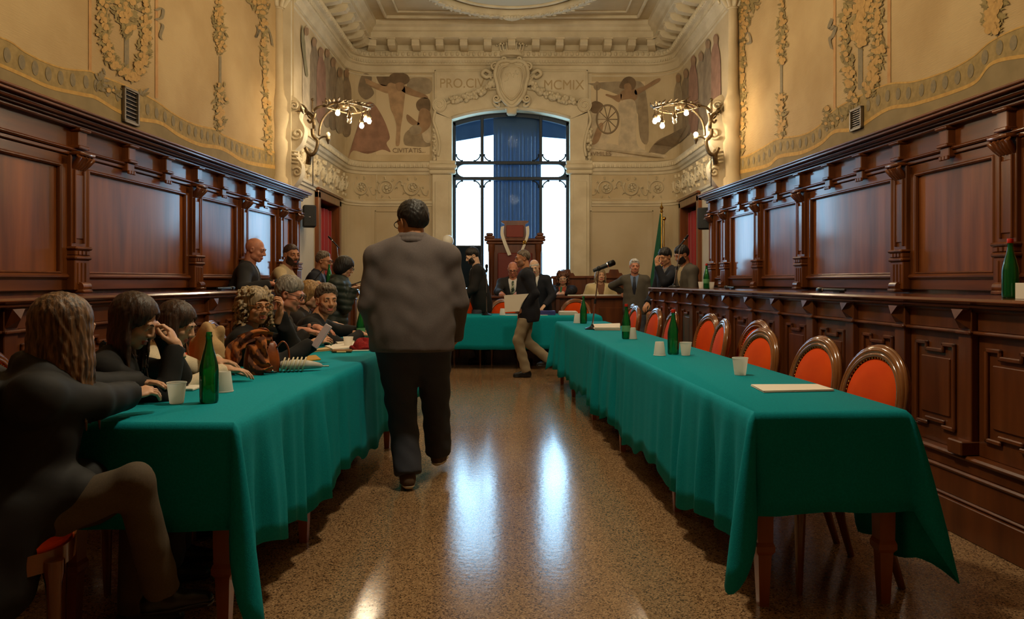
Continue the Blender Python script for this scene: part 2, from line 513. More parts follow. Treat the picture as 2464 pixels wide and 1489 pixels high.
# ---- mouldings that run round the far bay
def trim(n, prof, paths, m=PLASTER_W):
    b = MB()
    for p in paths: b.sweep(p, prof)
    return b.build('trim_%d' % n, m, smooth=35, kind='structure')
cor = [(0, 5.02), (.03, 5.03), (.05, 5.08), (.05, 5.14), (.09, 5.16), (.11, 5.24), (.11, 5.27), (.16, 5.28), (.185, 5.33), (.17, 5.385), (.13, 5.40),
       (.12, 5.50), (.47, 5.515), (.49, 5.53), (.49, 5.62), (.53, 5.64), (.55, 5.69), (.60, 5.72), (.60, 5.80), (0, 5.80)]
t1 = trim(1, cor, [FP])
t2 = trim(2, [(0, 3.17), (.02, 3.18), (.03, 3.22), (.06, 3.24), (.075, 3.29), (.095, 3.30), (.11, 3.36), (.11, 3.39), (.03, 3.42), (0, 3.42)], [LP, RP])
t3 = trim(3, [(0, 2.60), (.02, 2.605), (.025, 2.635), (.045, 2.65), (.05, 2.675), (.015, 2.70), (0, 2.70)], [LP, RP])
trim(4, [(0, 5.0), (.012, 4.985), (.012, 4.965), (0, 4.955)], [LP, RP])
trim(5, [(0, 0), (.02, 0), (.02, .2), (.012, .22), (0, .22)], [LP[2:], RP[:-2]])
def along(path, step, d, z, start=0.0):
    pts = [(x + nx * d, y + ny * d) for x, y, nx, ny in path]
    out, acc, nxt = [], 0.0, start
    for (x0, y0), (x1, y1) in zip(pts, pts[1:]):
        l = math.hypot(x1 - x0, y1 - y0)
        while nxt <= acc + l:
            t = (nxt - acc) / l
            out.append((x0 + t * (x1 - x0), y0 + t * (y1 - y0), z, math.atan2(y1 - y0, x1 - x0)))
            nxt += step
        acc += l
    return out
egg = MB().ball((0, 0, 0), (.03, .028, .042), 8, 6).mesh('egg', 180); egg.materials.append(PLASTER_W)
for x, y, z, a in along(FP, .098, .175, 5.325, .05): obj('egg_ornament', egg, None, t1, (x, y, z), (0, 0, a))
tong = MB().ball((0, 0, 0), (.026, .016, .05), 8, 6).mesh('tongue', 180); tong.materials.append(PLASTER_W)
for p in (LP, RP):
    for x, y, z, a in along(p, .082, .098, 3.335, .04): obj('leaf_ornament', tong, None, t2, (x, y, z), (0, 0, a))
dm = MB()
for x, y, z, a in along(FP, .05, .10, 5.205, .02):
    c, s = math.cos(a), math.sin(a)
    dm.add([(x + c * u - s * v, y + s * u + c * v, z + w) for w in (-.022, .022) for u, v in ((-.015, -.02), (.015, -.02), (.015, .012), (-.015, .012))],
           [(3, 2, 1, 0), (4, 5, 6, 7), (0, 1, 5, 4), (1, 2, 6, 5), (2, 3, 7, 6), (3, 0, 4, 7)])
dm.build('dentil_row', PLASTER_W, t1, kind='stuff')
mo = MB()
mo.prism([(.10, 5.40), (.10, 5.52), (.44, 5.52), (.45, 5.46), (.40, 5.40), (.30, 5.375), (.20, 5.36)], lambda a, b, d: (d, -a + .12, b), -.065, .065)
mo.box(-.08, .08, -.36, .02, 5.505, 5.525)
mo.tube([(-.068, -.27, 5.43), (.068, -.27, 5.43)], .035, 8)
mod = mo.mesh('modillion', 40); mod.materials.append(PLASTER_W)
bay = [p for p in FP]
for x, y, z, a in along(FP, .425, .12, 0, .16): obj('modillion', mod, None, t1, (x, y, z), (0, 0, a))

# ---- ceiling of the far bay with its round garlanded field
ce = empty('ceiling_bay', kind='structure')
MB().box(-HW - .2, HW + .2, 10.2, YF + .2, 5.80, 5.95).build('ceiling_field', PLASTER, ce)
m = MB()
for k, (d, w, h) in enumerate(((.78, .05, .05), (1.02, .035, .03))):
    x0, x1, y0, y1 = -HW + d, HW - d, 10.5 + d, YF - d
    for q in ((x0, x1, y1 - w, y1), (x0, x1, y0, y0 + w), (x0, x0 + w, y0, y1), (x1 - w, x1, y0, y1)): m.box(*q, 5.80 - h, 5.805, bev=.012)
m.build('ceiling_frame', PLASTER_W, ce)
RCX, RCY, RR = 0.0, 11.55, 1.36
ring = [(RCX + RR * math.cos(a), RCY + RR * math.sin(a), 5.735) for a in np.linspace(0, 2 * PI, 73)[:-1]]
MB().tube(ring, .085, 10, closed=True).build('garland_ring', PLASTER_W, ce, smooth=180)
MB().tube([(RCX + (RR - .17) * math.cos(a), RCY + (RR - .17) * math.sin(a), 5.78) for a in np.linspace(0, 2 * PI, 73)[:-1]], .03, 8, closed=True).build('inner_ring', PLASTER_W, ce, smooth=180)
MB().lathe([(RR - .2, 0), (RR - .2, -.012), (0.0, -.012)], (RCX, RCY, 5.80), 48).build('ceiling_medallion', mat('medallion_paint', lin((206, 196, 170)), .8), ce)
lf = MB().ball((0, 0, 0), (.05, .024, .018), 6, 4).mesh('ring_leaf', 180); lf.materials.append(PLASTER_W)
for k in range(96):
    a = 2 * PI * k / 96
    for s_ in (-1, 1):
        rr = RR + s_ * .045
        obj('ring_leaf', lf, None, ce, (RCX + rr * math.cos(a), RCY + rr * math.sin(a), 5.66 + .012 * (k % 2)), (0, 0, a + PI / 2 + s_ * .6))
sh = MB()
for k in range(7):
    a = -.9 + .3 * k
    sh.ball((.10 * math.sin(a), RCY + RR + .02 - .0, 5.66), (.03, .12, .035), 8, 6, R=[[math.cos(a), -math.sin(a), 0], [math.sin(a), math.cos(a), 0], [0, 0, 1]])
sh.build('ring_shell', PLASTER_W, ce, smooth=180)

def scroll_pts(r0, r1, turns, n=26, flip=1, ph=0):
    return [((r0 + (r1 - r0) * (k / n)) * math.cos(ph + flip * 2 * PI * turns * k / n), (r0 + (r1 - r0) * (k / n)) * math.sin(ph + flip * 2 * PI * turns * k / n)) for k in range(n + 1)]
def scroll_mesh(flip=1):
    m = MB()
    def t(pts, r): m.tube([(a, -.012, b) for a, b in pts], r, 6, flat=1.6, up=(0, 1, 0))
    t(scroll_pts(.03, .155, 1.6, 26, flip), np.linspace(.012, .017, 27))
    m.ball((0, -.012, 0), (.035, .04, .035), 8, 6)
    for k in range(8):
        a = k * PI / 4 + .2
        m.ball((.06 * math.cos(a), -.004, .06 * math.sin(a)), (.022, .028, .022), 6, 4)
    for k in range(7):
        a = flip * (k * .85)
        x, z = .155 * math.cos(a), .155 * math.sin(a)
        t([(x, z), (x * 1.25 + .02 * math.sin(3 * k), z * 1.22 + .02), (x * 1.36, z * 1.25 - .015)], [.014, .018, .004])
    t(spline([(.15, -.02 * flip), (.2, .10 * flip), (.26, .13 * flip), (.29, .05 * flip)], 4), .013)
    t(spline([(-.15, .02 * flip), (-.2, -.11 * flip), (-.25, -.12 * flip)], 4), .011)
    me = m.mesh('scroll', 60); me.materials.append(PLASTER_W)
    return me
SCR = [scroll_mesh(1), scroll_mesh(-1)]
k = 0
for p in (LP, RP):
    for x, y, z, a in along(p, .47, .0, 2.935, .26):
        obj('frieze_scroll', SCR[k % 2], None, wf, (x, y, z), (0, 0, a)); k += 1
# frame of the frieze on the flat wall and moulded wall panels below it
fm = MB()
def frame_rect(m, px0, px1, py0, py1, w=.03, d=.018):
    x0, x1, z0, z1 = X(px0, YF), X(px1, YF), Z(py1, YF), Z(py0, YF)
    for q in ((x0, x1, z1 - w, z1), (x0, x1, z0, z0 + w), (x0, x0 + w, z0, z1), (x1 - w, x1, z0, z1)): m.box(q[0], q[1], YF - d, YF + .01, q[2], q[3], bev=.007)
for a, b in ((905, 1036), (1422, 1560)):
    frame_rect(fm, a, b, 419, 481, .018, .014)
fm.build('frieze_frame', PLASTER_W, wf)
for a, b in ((902, 1024), (1420, 1572)):
    m = MB(); frame_rect(m, a, b, 506, 780, .03, .018); m.build('panel_moulding', PLASTER_LOW, wf)

# ---- window surround, tablets, coat of arms
m = MB()
m.box(-1.45, WX0 - .0, YF - .07, YF + .01, 0, 3.18, bev=.015); m.box(WX1, 1.41, YF - .07, YF + .01, 0, 3.18, bev=.015)
m.box(-1.40, WX0 - .05, YF - .085, YF, .3, 3.05, bev=.012); m.box(WX1 + .05, 1.36, YF - .085, YF, .3, 3.05, bev=.012)
m.build('window_pilaster', PLASTER_W, wf)
m = MB()
for x0, x1 in ((-1.50, WX0 + .07), (WX1 - .07, 1.46)):
    m.box(x0, x1, YF - .11, YF + .02, 3.18, 3.26, bev=.02); m.box(x0 - .02, x1 + .02, YF - .14, YF + .02, 3.26, 3.36, bev=.03); m.box(x0, x1, YF - .12, YF + .02, 3.36, 3.42, bev=.015)
m.build('window_impost', PLASTER_W, wf)
outer = [(-1.43 + 2.82 * t, 4.30 + .42 * (1 - (2 * t - 1) ** 2)) for t in np.linspace(0, 1, 17)]
m = MB()
m.prism(arch + outer[::-1], lambda a, b, d: (a, d, b), YF - .09, YF + .01)
m.prism([(-1.36, 3.42), (WX0, 3.42), (WX0, WZS), (-1.43, 4.32)], lambda a, b, d: (a, d, b), YF - .09, YF + .01)
m.prism([(WX1, 3.42), (1.32, 3.42), (1.39, 4.32), (WX1, WZS)], lambda a, b, d: (a, d, b), YF - .09, YF + .01)
m.build('window_arch', PLASTER_W, wf)
m = MB()
m.tube([(a, YF - .10, b + .02) for a, b in outer[1:-1]], .028, 8); m.tube([(a, YF - .095, b + .035) for a, b in arch], .022, 8)
for sx in (-1, 1):
    pts = [(sx * a, YF - .10, b) for a, b in spline([(1.37, 4.36), (1.42, 4.15), (1.36, 3.95), (1.31, 3.7), (1.34, 3.5)], 5)]
    m.tube(pts, .026, 8)
m.build('arch_moulding', PLASTER_W, wf, smooth=180)
for sx in (-1, 1):
    m = MB()
    m.lathe([(.13, -.13), (.13, 0)], (0, 0, 0), 20)
    m.v = [(sx * 1.31 + x, YF + z, 4.42 + y) for x, y, z in m.v]
    m.tube([(sx * 1.31 + sx * a, YF - .135, 4.42 + b) for a, b in scroll_pts(.015, .125, 1.9, 30, -1, PI / 2)], .017, 6)
    m.build('volute', PLASTER_W, wf, smooth=50)
    m = MB()       # fruit cluster hanging beside the arch
    for k in range(34):
        t = random.random()
        m.ball((sx * (1.40 + random.uniform(-.05, .05) * (1.1 - t)), YF - .05 - random.random() * .04, 4.0 - t * .62), random.uniform(.022, .04), 6, 5)
    m.build('fruit_drop', PLASTER_W, wf, smooth=180, kind='stuff')
# tablets
for x0, x1 in ((X(1046, YF), X(1190, YF)), (X(1272, YF), X(1414, YF))):
    z0, z1 = Z(246, YF), Z(170, YF)
    m = MB(); m.box(x0, x1, YF - .05, YF + .01, z0, z1, bev=.01)
    for q in ((x0, x1, z1 - .035, z1), (x0, x1, z0, z0 + .03), (x0, x0 + .035, z0, z1), (x1 - .035, x1, z0, z1)): m.box(q[0], q[1], YF - .07, YF - .045, q[2], q[3], bev=.01)
    m.build('tablet', PLASTER_W, wf)
CARVE = mat('carved_letter_shade', lin((184, 160, 120)), .8)
for body, px, py, sz in (('PRO.CIV', 1112, 203, .24), ('MCMIX', 1356, 207, .25)):
    me = text_mesh(body, sz, .004)
    o = obj('carved_lettering', me, CARVE, wf, (X(px, YF), YF - .052, Z(py, YF)), (PI / 2, 0, 0), label='carved inscription reading ' + body)
    o.scale = (.92, 1, 1)
# coat of arms
m = MB()
cx, cz = X(1231, YF), Z(203, YF)
shield = spline([(-.24, .30), (-.10, .35), (0, .33), (.10, .35), (.24, .30), (.29, .12), (.25, -.05), (.22, -.20), (.10, -.36), (0, -.42), (-.10, -.36), (-.22, -.20), (-.25, -.05), (-.29, .12)], 5, True)
m.prism([(a * 1.0, b * 1.05) for a, b in shield], lambda a, b, d: (cx + a, YF + d, cz + b), -.20, 0)
m.ball((cx, YF - .19, cz), (.215, .06, .33), 18, 12)
m.build('shield', PLASTER_W, wf, smooth=50, label='plaster cartouche with carved arms')
m = MB()
m.tube([(cx + a * 1.02, YF - .21, cz + b * 1.07) for a, b in shield], .035, 8, closed=True)
m.tube([(cx + a * .74, YF - .225, cz + b * .78) for a, b in shield], .014, 6, closed=True)
for sx in (-1, 1):
    for (x0, z0, r, fl) in ((.30, .27, .085, 1), (.27, -.30, .075, -1), (.13, .40, .06, -1)):
        m.tube([(cx + sx * (x0 + a), YF - .20, cz + z0 + b) for a, b in scroll_pts(.01, r, 1.5, 20, fl)], .022, 6)
m.box(cx - .09, cx + .09, YF - .22, YF, cz - .58, cz - .40, bev=.03); m.box(cx - .12, cx + .12, YF - .2, YF, cz - .5, cz - .44, bev=.02)
m.build('shield_scrolls', PLASTER_W, wf, smooth=180)
m = MB()
for k in range(26):
    a, r = random.random() * 6.28, random.random() ** .5
    p = (cx + .13 * r * math.cos(a), YF - .243 + .012 * r, cz + .05 + .17 * r * math.sin(a))
    m.tube([p, (p[0] + random.uniform(-.05, .05), p[1] - .004, p[2] + random.uniform(-.05, .05))], [.012, .006], 6)
m.build('carved_arms', PLASTER_W, wf, smooth=180, kind='stuff')
m = MB()
zc = Z(142, YF)
m.lathe([(.20, 0), (.215, .02), (.205, .05), (.20, .06), (.21, .10), (.20, .11), (.17, .11)], (cx, YF - .14, zc), 20, sy=.7)
for k in range(9):
    a = PI + PI * k / 8
    x, y = cx + .235 * math.cos(a), YF - .14 + .165 * math.sin(a)
    m.tube([(cx + .2 * math.cos(a), YF - .14 + .14 * math.sin(a), zc + .08), (x, y, zc + .19)], [.02, .012], 6)
    if k % 2 == 0:
        for dx, dz in ((-.03, .2), (.03, .2), (0, .235)): m.ball((x + dx, y, zc + dz), .024, 6, 5)
    else: m.ball((x, y, zc + .2), .02, 6, 5)
m.build('crown', PLASTER_W, wf, smooth=60, label='plaster crown above the cartouche')
for sx in (-1, 1):
    m = MB()
    path = spline([(.30, 4.86), (.42, 4.74), (.60, 4.62), (.85, 4.54), (1.10, 4.49)], 8)
    for i, (a, b) in enumerate(path):
        for k in range(3):
            m.ball((cx + sx * (a + random.uniform(-.03, .03)), YF - .12 - random.random() * .05, b + random.uniform(-.055, .055)), random.uniform(.028, .05), 6, 5)
    for k in range(10): m.tube([(cx + sx * (.34 + .01 * k), YF - .1, 4.85 + .02 * k), (cx + sx * (.42 - .02 * k), YF - .15, 4.97 - .01 * k)], [.025, .012], 6)
    m.tube([(cx + sx * a, YF - .12, b) for a, b in spline([(.36, 4.98), (.47, 5.05), (.53, 4.98), (.45, 4.92), (.38, 4.97)], 5)], .035, 6)
    m.tube([(cx + sx * a, YF - .13, b) for a, b in spline([(.26, 4.60), (.33, 4.52), (.30, 4.42), (.22, 4.40), (.25, 4.50)], 5)], .026, 6)
    m.build('fruit_garland', PLASTER_W, wf, smooth=180, kind='stuff')

# ---- the window
win = empty('window_1', (0, 0, 0), kind='structure')
YW = YF + .20
def wbar(name, *b): return MB().box(*b, bev=.008).build(name, STEEL_BLUE, win)
wbar('window_jamb', WX0, WX0 + .055, YW - .04, YW + .04, WZ0, WZS); wbar('window_jamb', WX1 - .055, WX1, YW - .04, YW + .04, WZ0, WZS)
mx0, mx1 = -.55, .53
for xm in (mx0, mx1):
    wbar('mullion', xm - .028, xm + .028, YW - .045, YW + .045, WZ0, 3.13)
    wbar('mullion', xm - .028, xm + .028, YW - .045, YW + .045, 3.42, 4.30)
wbar('transom', WX0, WX1, YW - .05, YW + .05, 3.39, 3.45); wbar('transom', WX0, WX1, YW - .05, YW + .05, 3.10, 3.16)
inner = [(a * .97, b - .075) for a, b in arch]
MB().prism(arch + inner[::-1], lambda a, b, d: (a, d, b), YW - .04, YW + .04).build('arch_bar', STEEL_BLUE, win)
for sx, xe in ((-1, WX0), (1, WX1)):      # the rounded ends of the long oval light
    pts = [(xe, 3.13), (xe, 3.42)] + [(xe - sx * (.05 + .24 * (1 - math.sin(a))), 3.275 + .12 * math.cos(a)) for a in np.linspace(0, PI, 13)]
    pts = [(xe, 3.16), (xe, 3.39), (xe - sx * .34, 3.39)] + [(xe - sx * (.22 - .14 * math.sin(a)), 3.275 + .115 * math.cos(a)) for a in np.linspace(0.15, PI - .15, 11)] + [(xe - sx * .34, 3.16)]
    MB().prism(pts, lambda a, b, d: (a, d, b), YW - .04, YW + .04).build('oval_end', STEEL_BLUE, win)
for xm, z, sgn in [(x, z, g) for x in (WX0 + .05, mx0 - .025, mx0 + .025, mx1 - .025, mx1 + .025, WX1 - .05) for z, g in ((3.45, 1), (3.10, -1))]:
    dirx = 1 if xm in (WX0 + .05, mx0 + .025, mx1 + .025) else -1
    pts = spline([(xm, YW, z + sgn * .13), (xm + dirx * .03, YW, z + sgn * .07), (xm + dirx * .07, YW, z + sgn * .03), (xm + dirx * .13, YW, z)], 4)
    MB().tube(pts, .012, 6).ball((xm + dirx * .012, YW, z + sgn * .12), .02, 6, 5).ball((xm + dirx * .12, YW, z + sgn * .012), .02, 6, 5).build('corner_bracket', STEEL_BLUE, win, smooth=180)
xs = [WX0 + .05, mx0 - .025, mx0 + .025, mx1 - .025, mx1 + .025, WX1 - .05]
for i in (0, 2, 4):
    for z0, z1 in ((WZ0, 3.11), (3.44, 4.28)): MB().box(xs[i] - .01, xs[i + 1] + .01, YW - .004, YW + .004, z0, z1).build('pane', GLASS, win)
MB().box(WX0 + .05, WX1 - .05, YW - .004, YW + .004, 3.15, 3.40).build('pane', GLASS, win)
# outside: a fabric blind down the middle, an awning cloth behind the top panes
BLIND = make_translucent('blue_grey_blind_cloth', (.12, .16, .22), (.036, .062, .098))
AWNING = make_translucent('awning_cloth', (.06, .09, .14), (.026, .044, .070))
b = MB()
for k in range(40):
    x0 = -.345 + .885 * k / 40; x1 = -.345 + .885 * (k + 1) / 40
    b.box(x0, x1, YW + .09 + .012 * math.sin(k * 1.9), YW + .10 + .012 * math.sin(k * 1.9), .95, 4.36)
tag(b.build('window_blind', BLIND), 'blue grey fabric blind hanging down the middle of the tall window', 'blind')
b = MB().add([(-1.6, YF + .455, 3.78), (-.2, YF + .455, 4.02), (1.7, YF + .455, 3.86), (1.7, YF + .455, 4.9), (-1.6, YF + .455, 4.9),
              (-1.6, YF + .50, 3.78), (-.2, YF + .50, 4.02), (1.7, YF + .50, 3.86), (1.7, YF + .50, 4.9), (-1.6, YF + .50, 4.9)],
             [(0, 1, 2, 3, 4), (9, 8, 7, 6, 5), (0, 5, 6, 1), (1, 6, 7, 2), (2, 7, 8, 3), (3, 8, 9, 4), (4, 9, 5, 0)])
tag(b.build('awning', AWNING), 'dark awning cloth outside behind the upper window panes', 'awning')

# ---- doors with red curtains
def doorway(n, sx, y0, y1):
    d = empty('door_%d' % n, (0, 0, 0), kind='structure')
    m = MB()
    def bx(xa, xb, *r): m.box(*sorted((sx * xa, sx * xb)), *r, bev=.01)
    w = .11
    for ya, yb in ((y0 - .02, y0 + w), (y1 - w, y1 + .02)): bx(HW - .06, HW + .2, ya, yb, 0, 2.6)
    bx(HW - .06, HW + .2, y0 - .02, y1 + .02, 2.50, 2.62); bx(HW - .09, HW + .2, y0 - .05, y1 + .05, 2.62, 2.66)
    m.build('door_frame', W_STILE, d)
    m = MB()
    n_ = 44
    path = [(sx * (HW + .10 + .035 * math.sin(k * 1.15) + .012 * math.sin(k * .37)), y0 + w + (y1 - y0 - 2 * w) * k / n_) for k in range(n_ + 1)]
    V = []
    for off in (0, .012):
        for z in (.02, .8, 1.6, 2.42):
            V += [(x + sx * off, y, z) for x, y in path]
    L = n_ + 1
    Fc = []
    for o in (0, 4 * L):
        for r in range(3):
            Fc += [(o + r * L + k, o + r * L + k + 1, o + (r + 1) * L + k + 1, o + (r + 1) * L + k) for k in range(n_)]
    m.add(V, Fc)
    tag(m.build('door_curtain', RED_CURTAIN, smooth=180), 'heavy red curtain in the %s-hand doorway beside the wall loudspeaker' % ('left' if sx < 0 else 'right'), 'curtain', 'doorway curtains')
doorway(1, -1, 11.6, 13.1)
doorway(2, 1, 12.05, 13.42)

# ---- columns at the mouth of the bay, with moulded plaster brackets for the lamps
for sx, xc in ((-1, X(669, 10.36)), (1, X(1764, 10.36))):
    c = empty('column', (xc, 10.36, 0), kind='structure')
    MB().lathe([(.15, 2.3), (.15, 2.5), (.13, 2.52), (.13, 2.62), (.10, 2.66), (.105, 2.9), (.13, 3.02), (.13, 3.12), (.10, 3.17), (.11, 3.3), (.14, 3.42), (.145, 3.5),
                (.12, 3.54), (.125, 3.66), (.10, 3.72), (.085, 3.76), (.085, 3.8), (.075, 3.82), (.062, 4.9), (.08, 4.92), (.08, 4.95)], seg=18).build('shaft', PLASTER, c, smooth=45)
    m = MB()
    m.lathe([(.07, 4.9), (.10, 5.0), (.15, 5.12), (.17, 5.2)], seg=16); m.box(-.2, .2, -.2, .2, 5.2, 5.3, bev=.03)
    for k in range(8):
        a = k * PI / 4
        m.tube([(math.cos(a) * r, math.sin(a) * r, z) for r, z in ((.07, 4.93), (.13, 5.03), (.19, 5.12), (.22, 5.08), (.20, 5.03))], [.03, .035, .03, .025, .015], 6)
    m.build('capital', PLASTER_W, c, smooth=60)
    r = MB()      # the moulded plaster consoles beside the shaft carry the lamp
    ins = -sx
    out = spline([(.10, 2.52), (.26, 2.62), (.30, 2.82), (.20, 2.98), (.30, 3.12), (.34, 3.30), (.27, 3.46), (.30, 3.62), (.20, 3.74), (.10, 3.72), (.06, 3.2)], 5, True)
    r.prism(out, lambda a, b, d: (ins * a, d, b), .06, .24)
    for (u, v, q, f_) in ((.24, 2.72, .07, 1), (.24, 3.24, .08, -1), (.2, 3.62, .06, 1)):
        r.tube([(ins * (u + a), .05, v + b) for a, b in scroll_pts(.008, q, 1.4, 18, f_)], .016, 6)
    for k in range(4): r.tube([(ins * .12, .05, 2.86 + .05 * k), (ins * .26, .05, 2.84 + .05 * k)], .014, 6)
    r.build('plaster_console', PLASTER_W, c, smooth=50)

# ---- painted decoration on the canvas walls
def decal(name, outline, m, parent, proj=onwall, off=.004):
    return MB().add([proj(px, py, off) for px, py in outline], [tuple(range(len(outline)))]).build(name, m, parent)
def band(name, up, lo, m, parent, off, proj=onwall):
    U, L_ = spline([(a, b) for a, b in up], 6), spline([(a, b) for a, b in lo], 6)
    n = min(len(U), len(L_))
    if len(U) != len(L_):
        U = [U[int(i * (len(U) - 1) / (n - 1))] for i in range(n)]; L_ = [L_[int(i * (len(L_) - 1) / (n - 1))] for i in range(n)]
    V = [proj(a, b, off) for a, b in U] + [proj(a, b, off) for a, b in L_]
    return MB().add(V, [(i, i + 1, n + i + 1, n + i) for i in range(n - 1)]).build(name, m, parent)
RU = [(1766, 382), (1800, 374), (1840, 352), (1872, 334), (1930, 325), (1970, 303), (2008, 264), (2060, 235), (2135, 203), (2200, 196), (2280, 170), (2340, 137), (2390, 96), (2480, 58), (2620, 40)]
RL = [(1766, 412), (1810, 403), (1850, 392), (1875, 372), (1930, 362), (1975, 340), (2008, 312), (2060, 304), (2135, 258), (2200, 246), (2300, 214), (2350, 190), (2390, 146), (2480, 128), (2620, 110)]
LU = [(663, 367), (600, 350), (540, 326), (520, 312), (470, 300), (420, 275), (370, 240), (300, 205), (235, 180), (215, 171), (160, 166), (110, 150), (60, 125), (0, 90), (-160, 60)]
LL = [(663, 398), (590, 384), (535, 353), (480, 343), (430, 320), (385, 291), (330, 281), (280, 260), (230, 230), (200, 223), (120, 205), (60, 178), (0, 152), (-80, 120), (-160, 110)]
for U, L_, w in ((RU, RL, wr), (LU, LL, wl)):
    band('painted_border', U, L_, PAINT_BAND, w, .004)
    band('painted_line', L_, [(a, b + 9) for a, b in L_], PAINT_YEL, w, .006)
    band('painted_dado', [(a, b + 9) for a, b in L_], [(a, b + 150) for a, b in L_], PAINT_GREY, w, .004)
    band('painted_line', [(a, b - 2) for a, b in U], [(a, b + 2) for a, b in U], PAINT_YEL, w, .006)
    D = spline(U, 10); E = spline(L_, 10)
    n = min(len(D), len(E))
    last = None
    for i in range(0, n):
        mx, my = (D[i][0] + E[i][0]) / 2, (D[i][1] + E[i][1]) / 2
        p = onwall(mx, my, .007)
        if last is not None and abs(p[1] - last) < .135: continue
        last = p[1]
        rz_, ry_ = .052, .035
        V = [(p[0] + (0 if True else 0), p[1] + ry_ * math.cos(a), p[2] + rz_ * math.sin(a)) for a in np.linspace(0, 2 * PI, 15)[:-1]]
        V = [((XR(y) - .007) if w is wr else (XL(y) + .007), y, z) for _, y, z in V]
        MB().add(V, [tuple(range(14))]).build('painted_oval', PAINT_BLUE, w)
def stripe(px, y0, y1, w, par, m=PAINT_RED): decal('painted_stripe', [(px - w / 2, y0), (px + w / 2, y0), (px + w / 2, y1), (px - w / 2, y1)], m, par, off=.005)
stripe(217, -60, 172, 7, wl); stripe(377, -60, 236, 7, wl); stripe(2008, -60, 262, 6, wr); stripe(2139, -60, 202, 8, wr)
stripe(305, 60, 190, 11, wl, PAINT_BLUE); stripe(2070, 110, 215, 11, wr, PAINT_BLUE); stripe(530, 135, 210, 6, wl, PAINT_BLUE); stripe(1880, 155, 228, 6, wr, PAINT_BLUE)
def garland(path, par, leaf=9, dens=1.0, fruit=.35, leafm=PAINT_LEAF):
    """path: (px, py, half width in px) - leaves and fruit painted along a line on the wall"""
    m = MB()
    P = spline(path, 10)
    for px, py, hw in P:
        for k in range(max(1, int(hw * .40 * dens))):
            a, r = random.random() * 6.28, random.random()
            x, y = px + hw * r * math.cos(a), py + hw * .6 * r * math.sin(a)
            l, w_ = leaf * random.uniform(.7, 1.4), leaf * random.uniform(.3, .5)
            t = random.random() * 6.28
            isf = random.random() < fruit * (1 - .5 * r)
            off = random.uniform(.007, .012)
            if isf:
                q = leaf * random.uniform(.4, .8)
                pts = [(x + q * math.cos(b), y + q * math.sin(b)) for b in np.linspace(0, 6.28, 9)[:-1]]
                off += .004
            else: pts = [(x + l * u * math.cos(t) - w_ * v * math.sin(t), y + l * u * math.sin(t) + w_ * v * math.cos(t)) for u, v in ((-1, 0), (-.3, .8), (.4, .7), (1, 0), (.4, -.7), (-.3, -.8))]
            m.add([onwall(a_, b_, off) for a_, b_ in pts], [tuple(range(len(pts)))], 1 if isf else (0 if random.random() < .7 else 2))
    return m.build('painted_garland', [leafm, PAINT_FRUIT, PAINT_DARKLEAF], par, kind='stuff')
garland([(252, -30, 14), (250, 30, 16), (252, 80, 18), (262, 130, 20), (290, 165, 16), (318, 185, 10)], wl)
garland([(355, -30, 14), (352, 30, 12), (350, 90, 17), (345, 140, 18), (330, 175, 16), (318, 190, 10)], wl)
garland([(300, -40, 40), (302, 0, 36), (304, 45, 26), (306, 85, 12)], wl, 11, .8, .15)
garland([(528, -40, 10), (527, 10, 8), (526, 40, 15), (530, 85, 17), (529, 125, 10)], wl, 7)
garland([(529, 205, 12), (530, 250, 17), (530, 290, 15), (531, 312, 8)], wl, 7)
garland([(620, -40, 30), (625, 5, 26), (632, 40, 10), (636, 90, 11), (637, 150, 9), (638, 210, 7), (640, 260, 10), (645, 330, 12), (646, 370, 8)], wl, 7)
garland([(2040, -30, 16), (2032, 40, 12), (2034, 110, 14), (2040, 170, 17), (2045, 215, 14), (2055, 245, 12)], wr)
garland([(2112, -30, 16), (2110, 40, 18), (2112, 100, 17), (2108, 150, 18), (2098, 195, 18), (2090, 225, 16)], wr)
garland([(2072, -30, 34), (2072, 30, 32), (2070, 75, 26), (2070, 105, 14)], wr, 11, .8, .45)
garland([(1881, -40, 9), (1880, 15, 7), (1881, 60, 13), (1881, 110, 14), (1880, 150, 8)], wr, 7)
garland([(1880, 228, 11), (1880, 270, 14), (1879, 310, 12), (1878, 330, 6)], wr, 7)
garland([(1800, -40, 36), (1796, 10, 30), (1788, 70, 10), (1787, 140, 9), (1786, 210, 8), (1785, 280, 9), (1784, 340, 9), (1783, 365, 6)], wr, 7)
garland([(2395, -40, 42), (2390, 10, 30), (2388, 50, 24), (2390, 75, 12)], wr, 12, .9, .5)
garland([(1990, 262, 8), (1990, 300, 14), (2040, 265, 20)], wr, 9, .8, .1)
garland([(245, 180, 18), (258, 215, 20), (352, 225, 14)], wl, 9, .5, .05, PAINT_BLUE)
def ribbon(pts, par, w=5, m=PAINT_BLUE):
    S = spline(pts, 6)
    up = [(a - w * .7, b - w * .4) for a, b in S]; lo = [(a + w * .7, b + w * .4) for a, b in S]
    n = len(S)
    MB().add([onwall(a, b, .009) for a, b in up] + [onwall(a, b, .009) for a, b in lo], [(i, i + 1, n + i + 1, n + i) for i in range(n - 1)]).build('painted_ribbon', m, par)
ribbon([(375, 25), (392, 20), (390, 42), (376, 48), (392, 60), (386, 85), (390, 95)], wl)
ribbon([(2002, 45), (1994, 70), (2010, 62), (2004, 85), (1996, 95), (2001, 118)], wr)
ribbon([(618, 62), (622, 75), (616, 90), (628, 70), (640, 62), (650, 80), (656, 110)], wl, 4)
ribbon([(1782, 95), (1776, 110), (1786, 86), (1800, 78), (1806, 100), (1796, 106)], wr, 4)
ribbon([(2068, -20), (2060, 10), (2064, 36), (2078, 30), (2086, -10)], wr, 12, PAINT_RED)

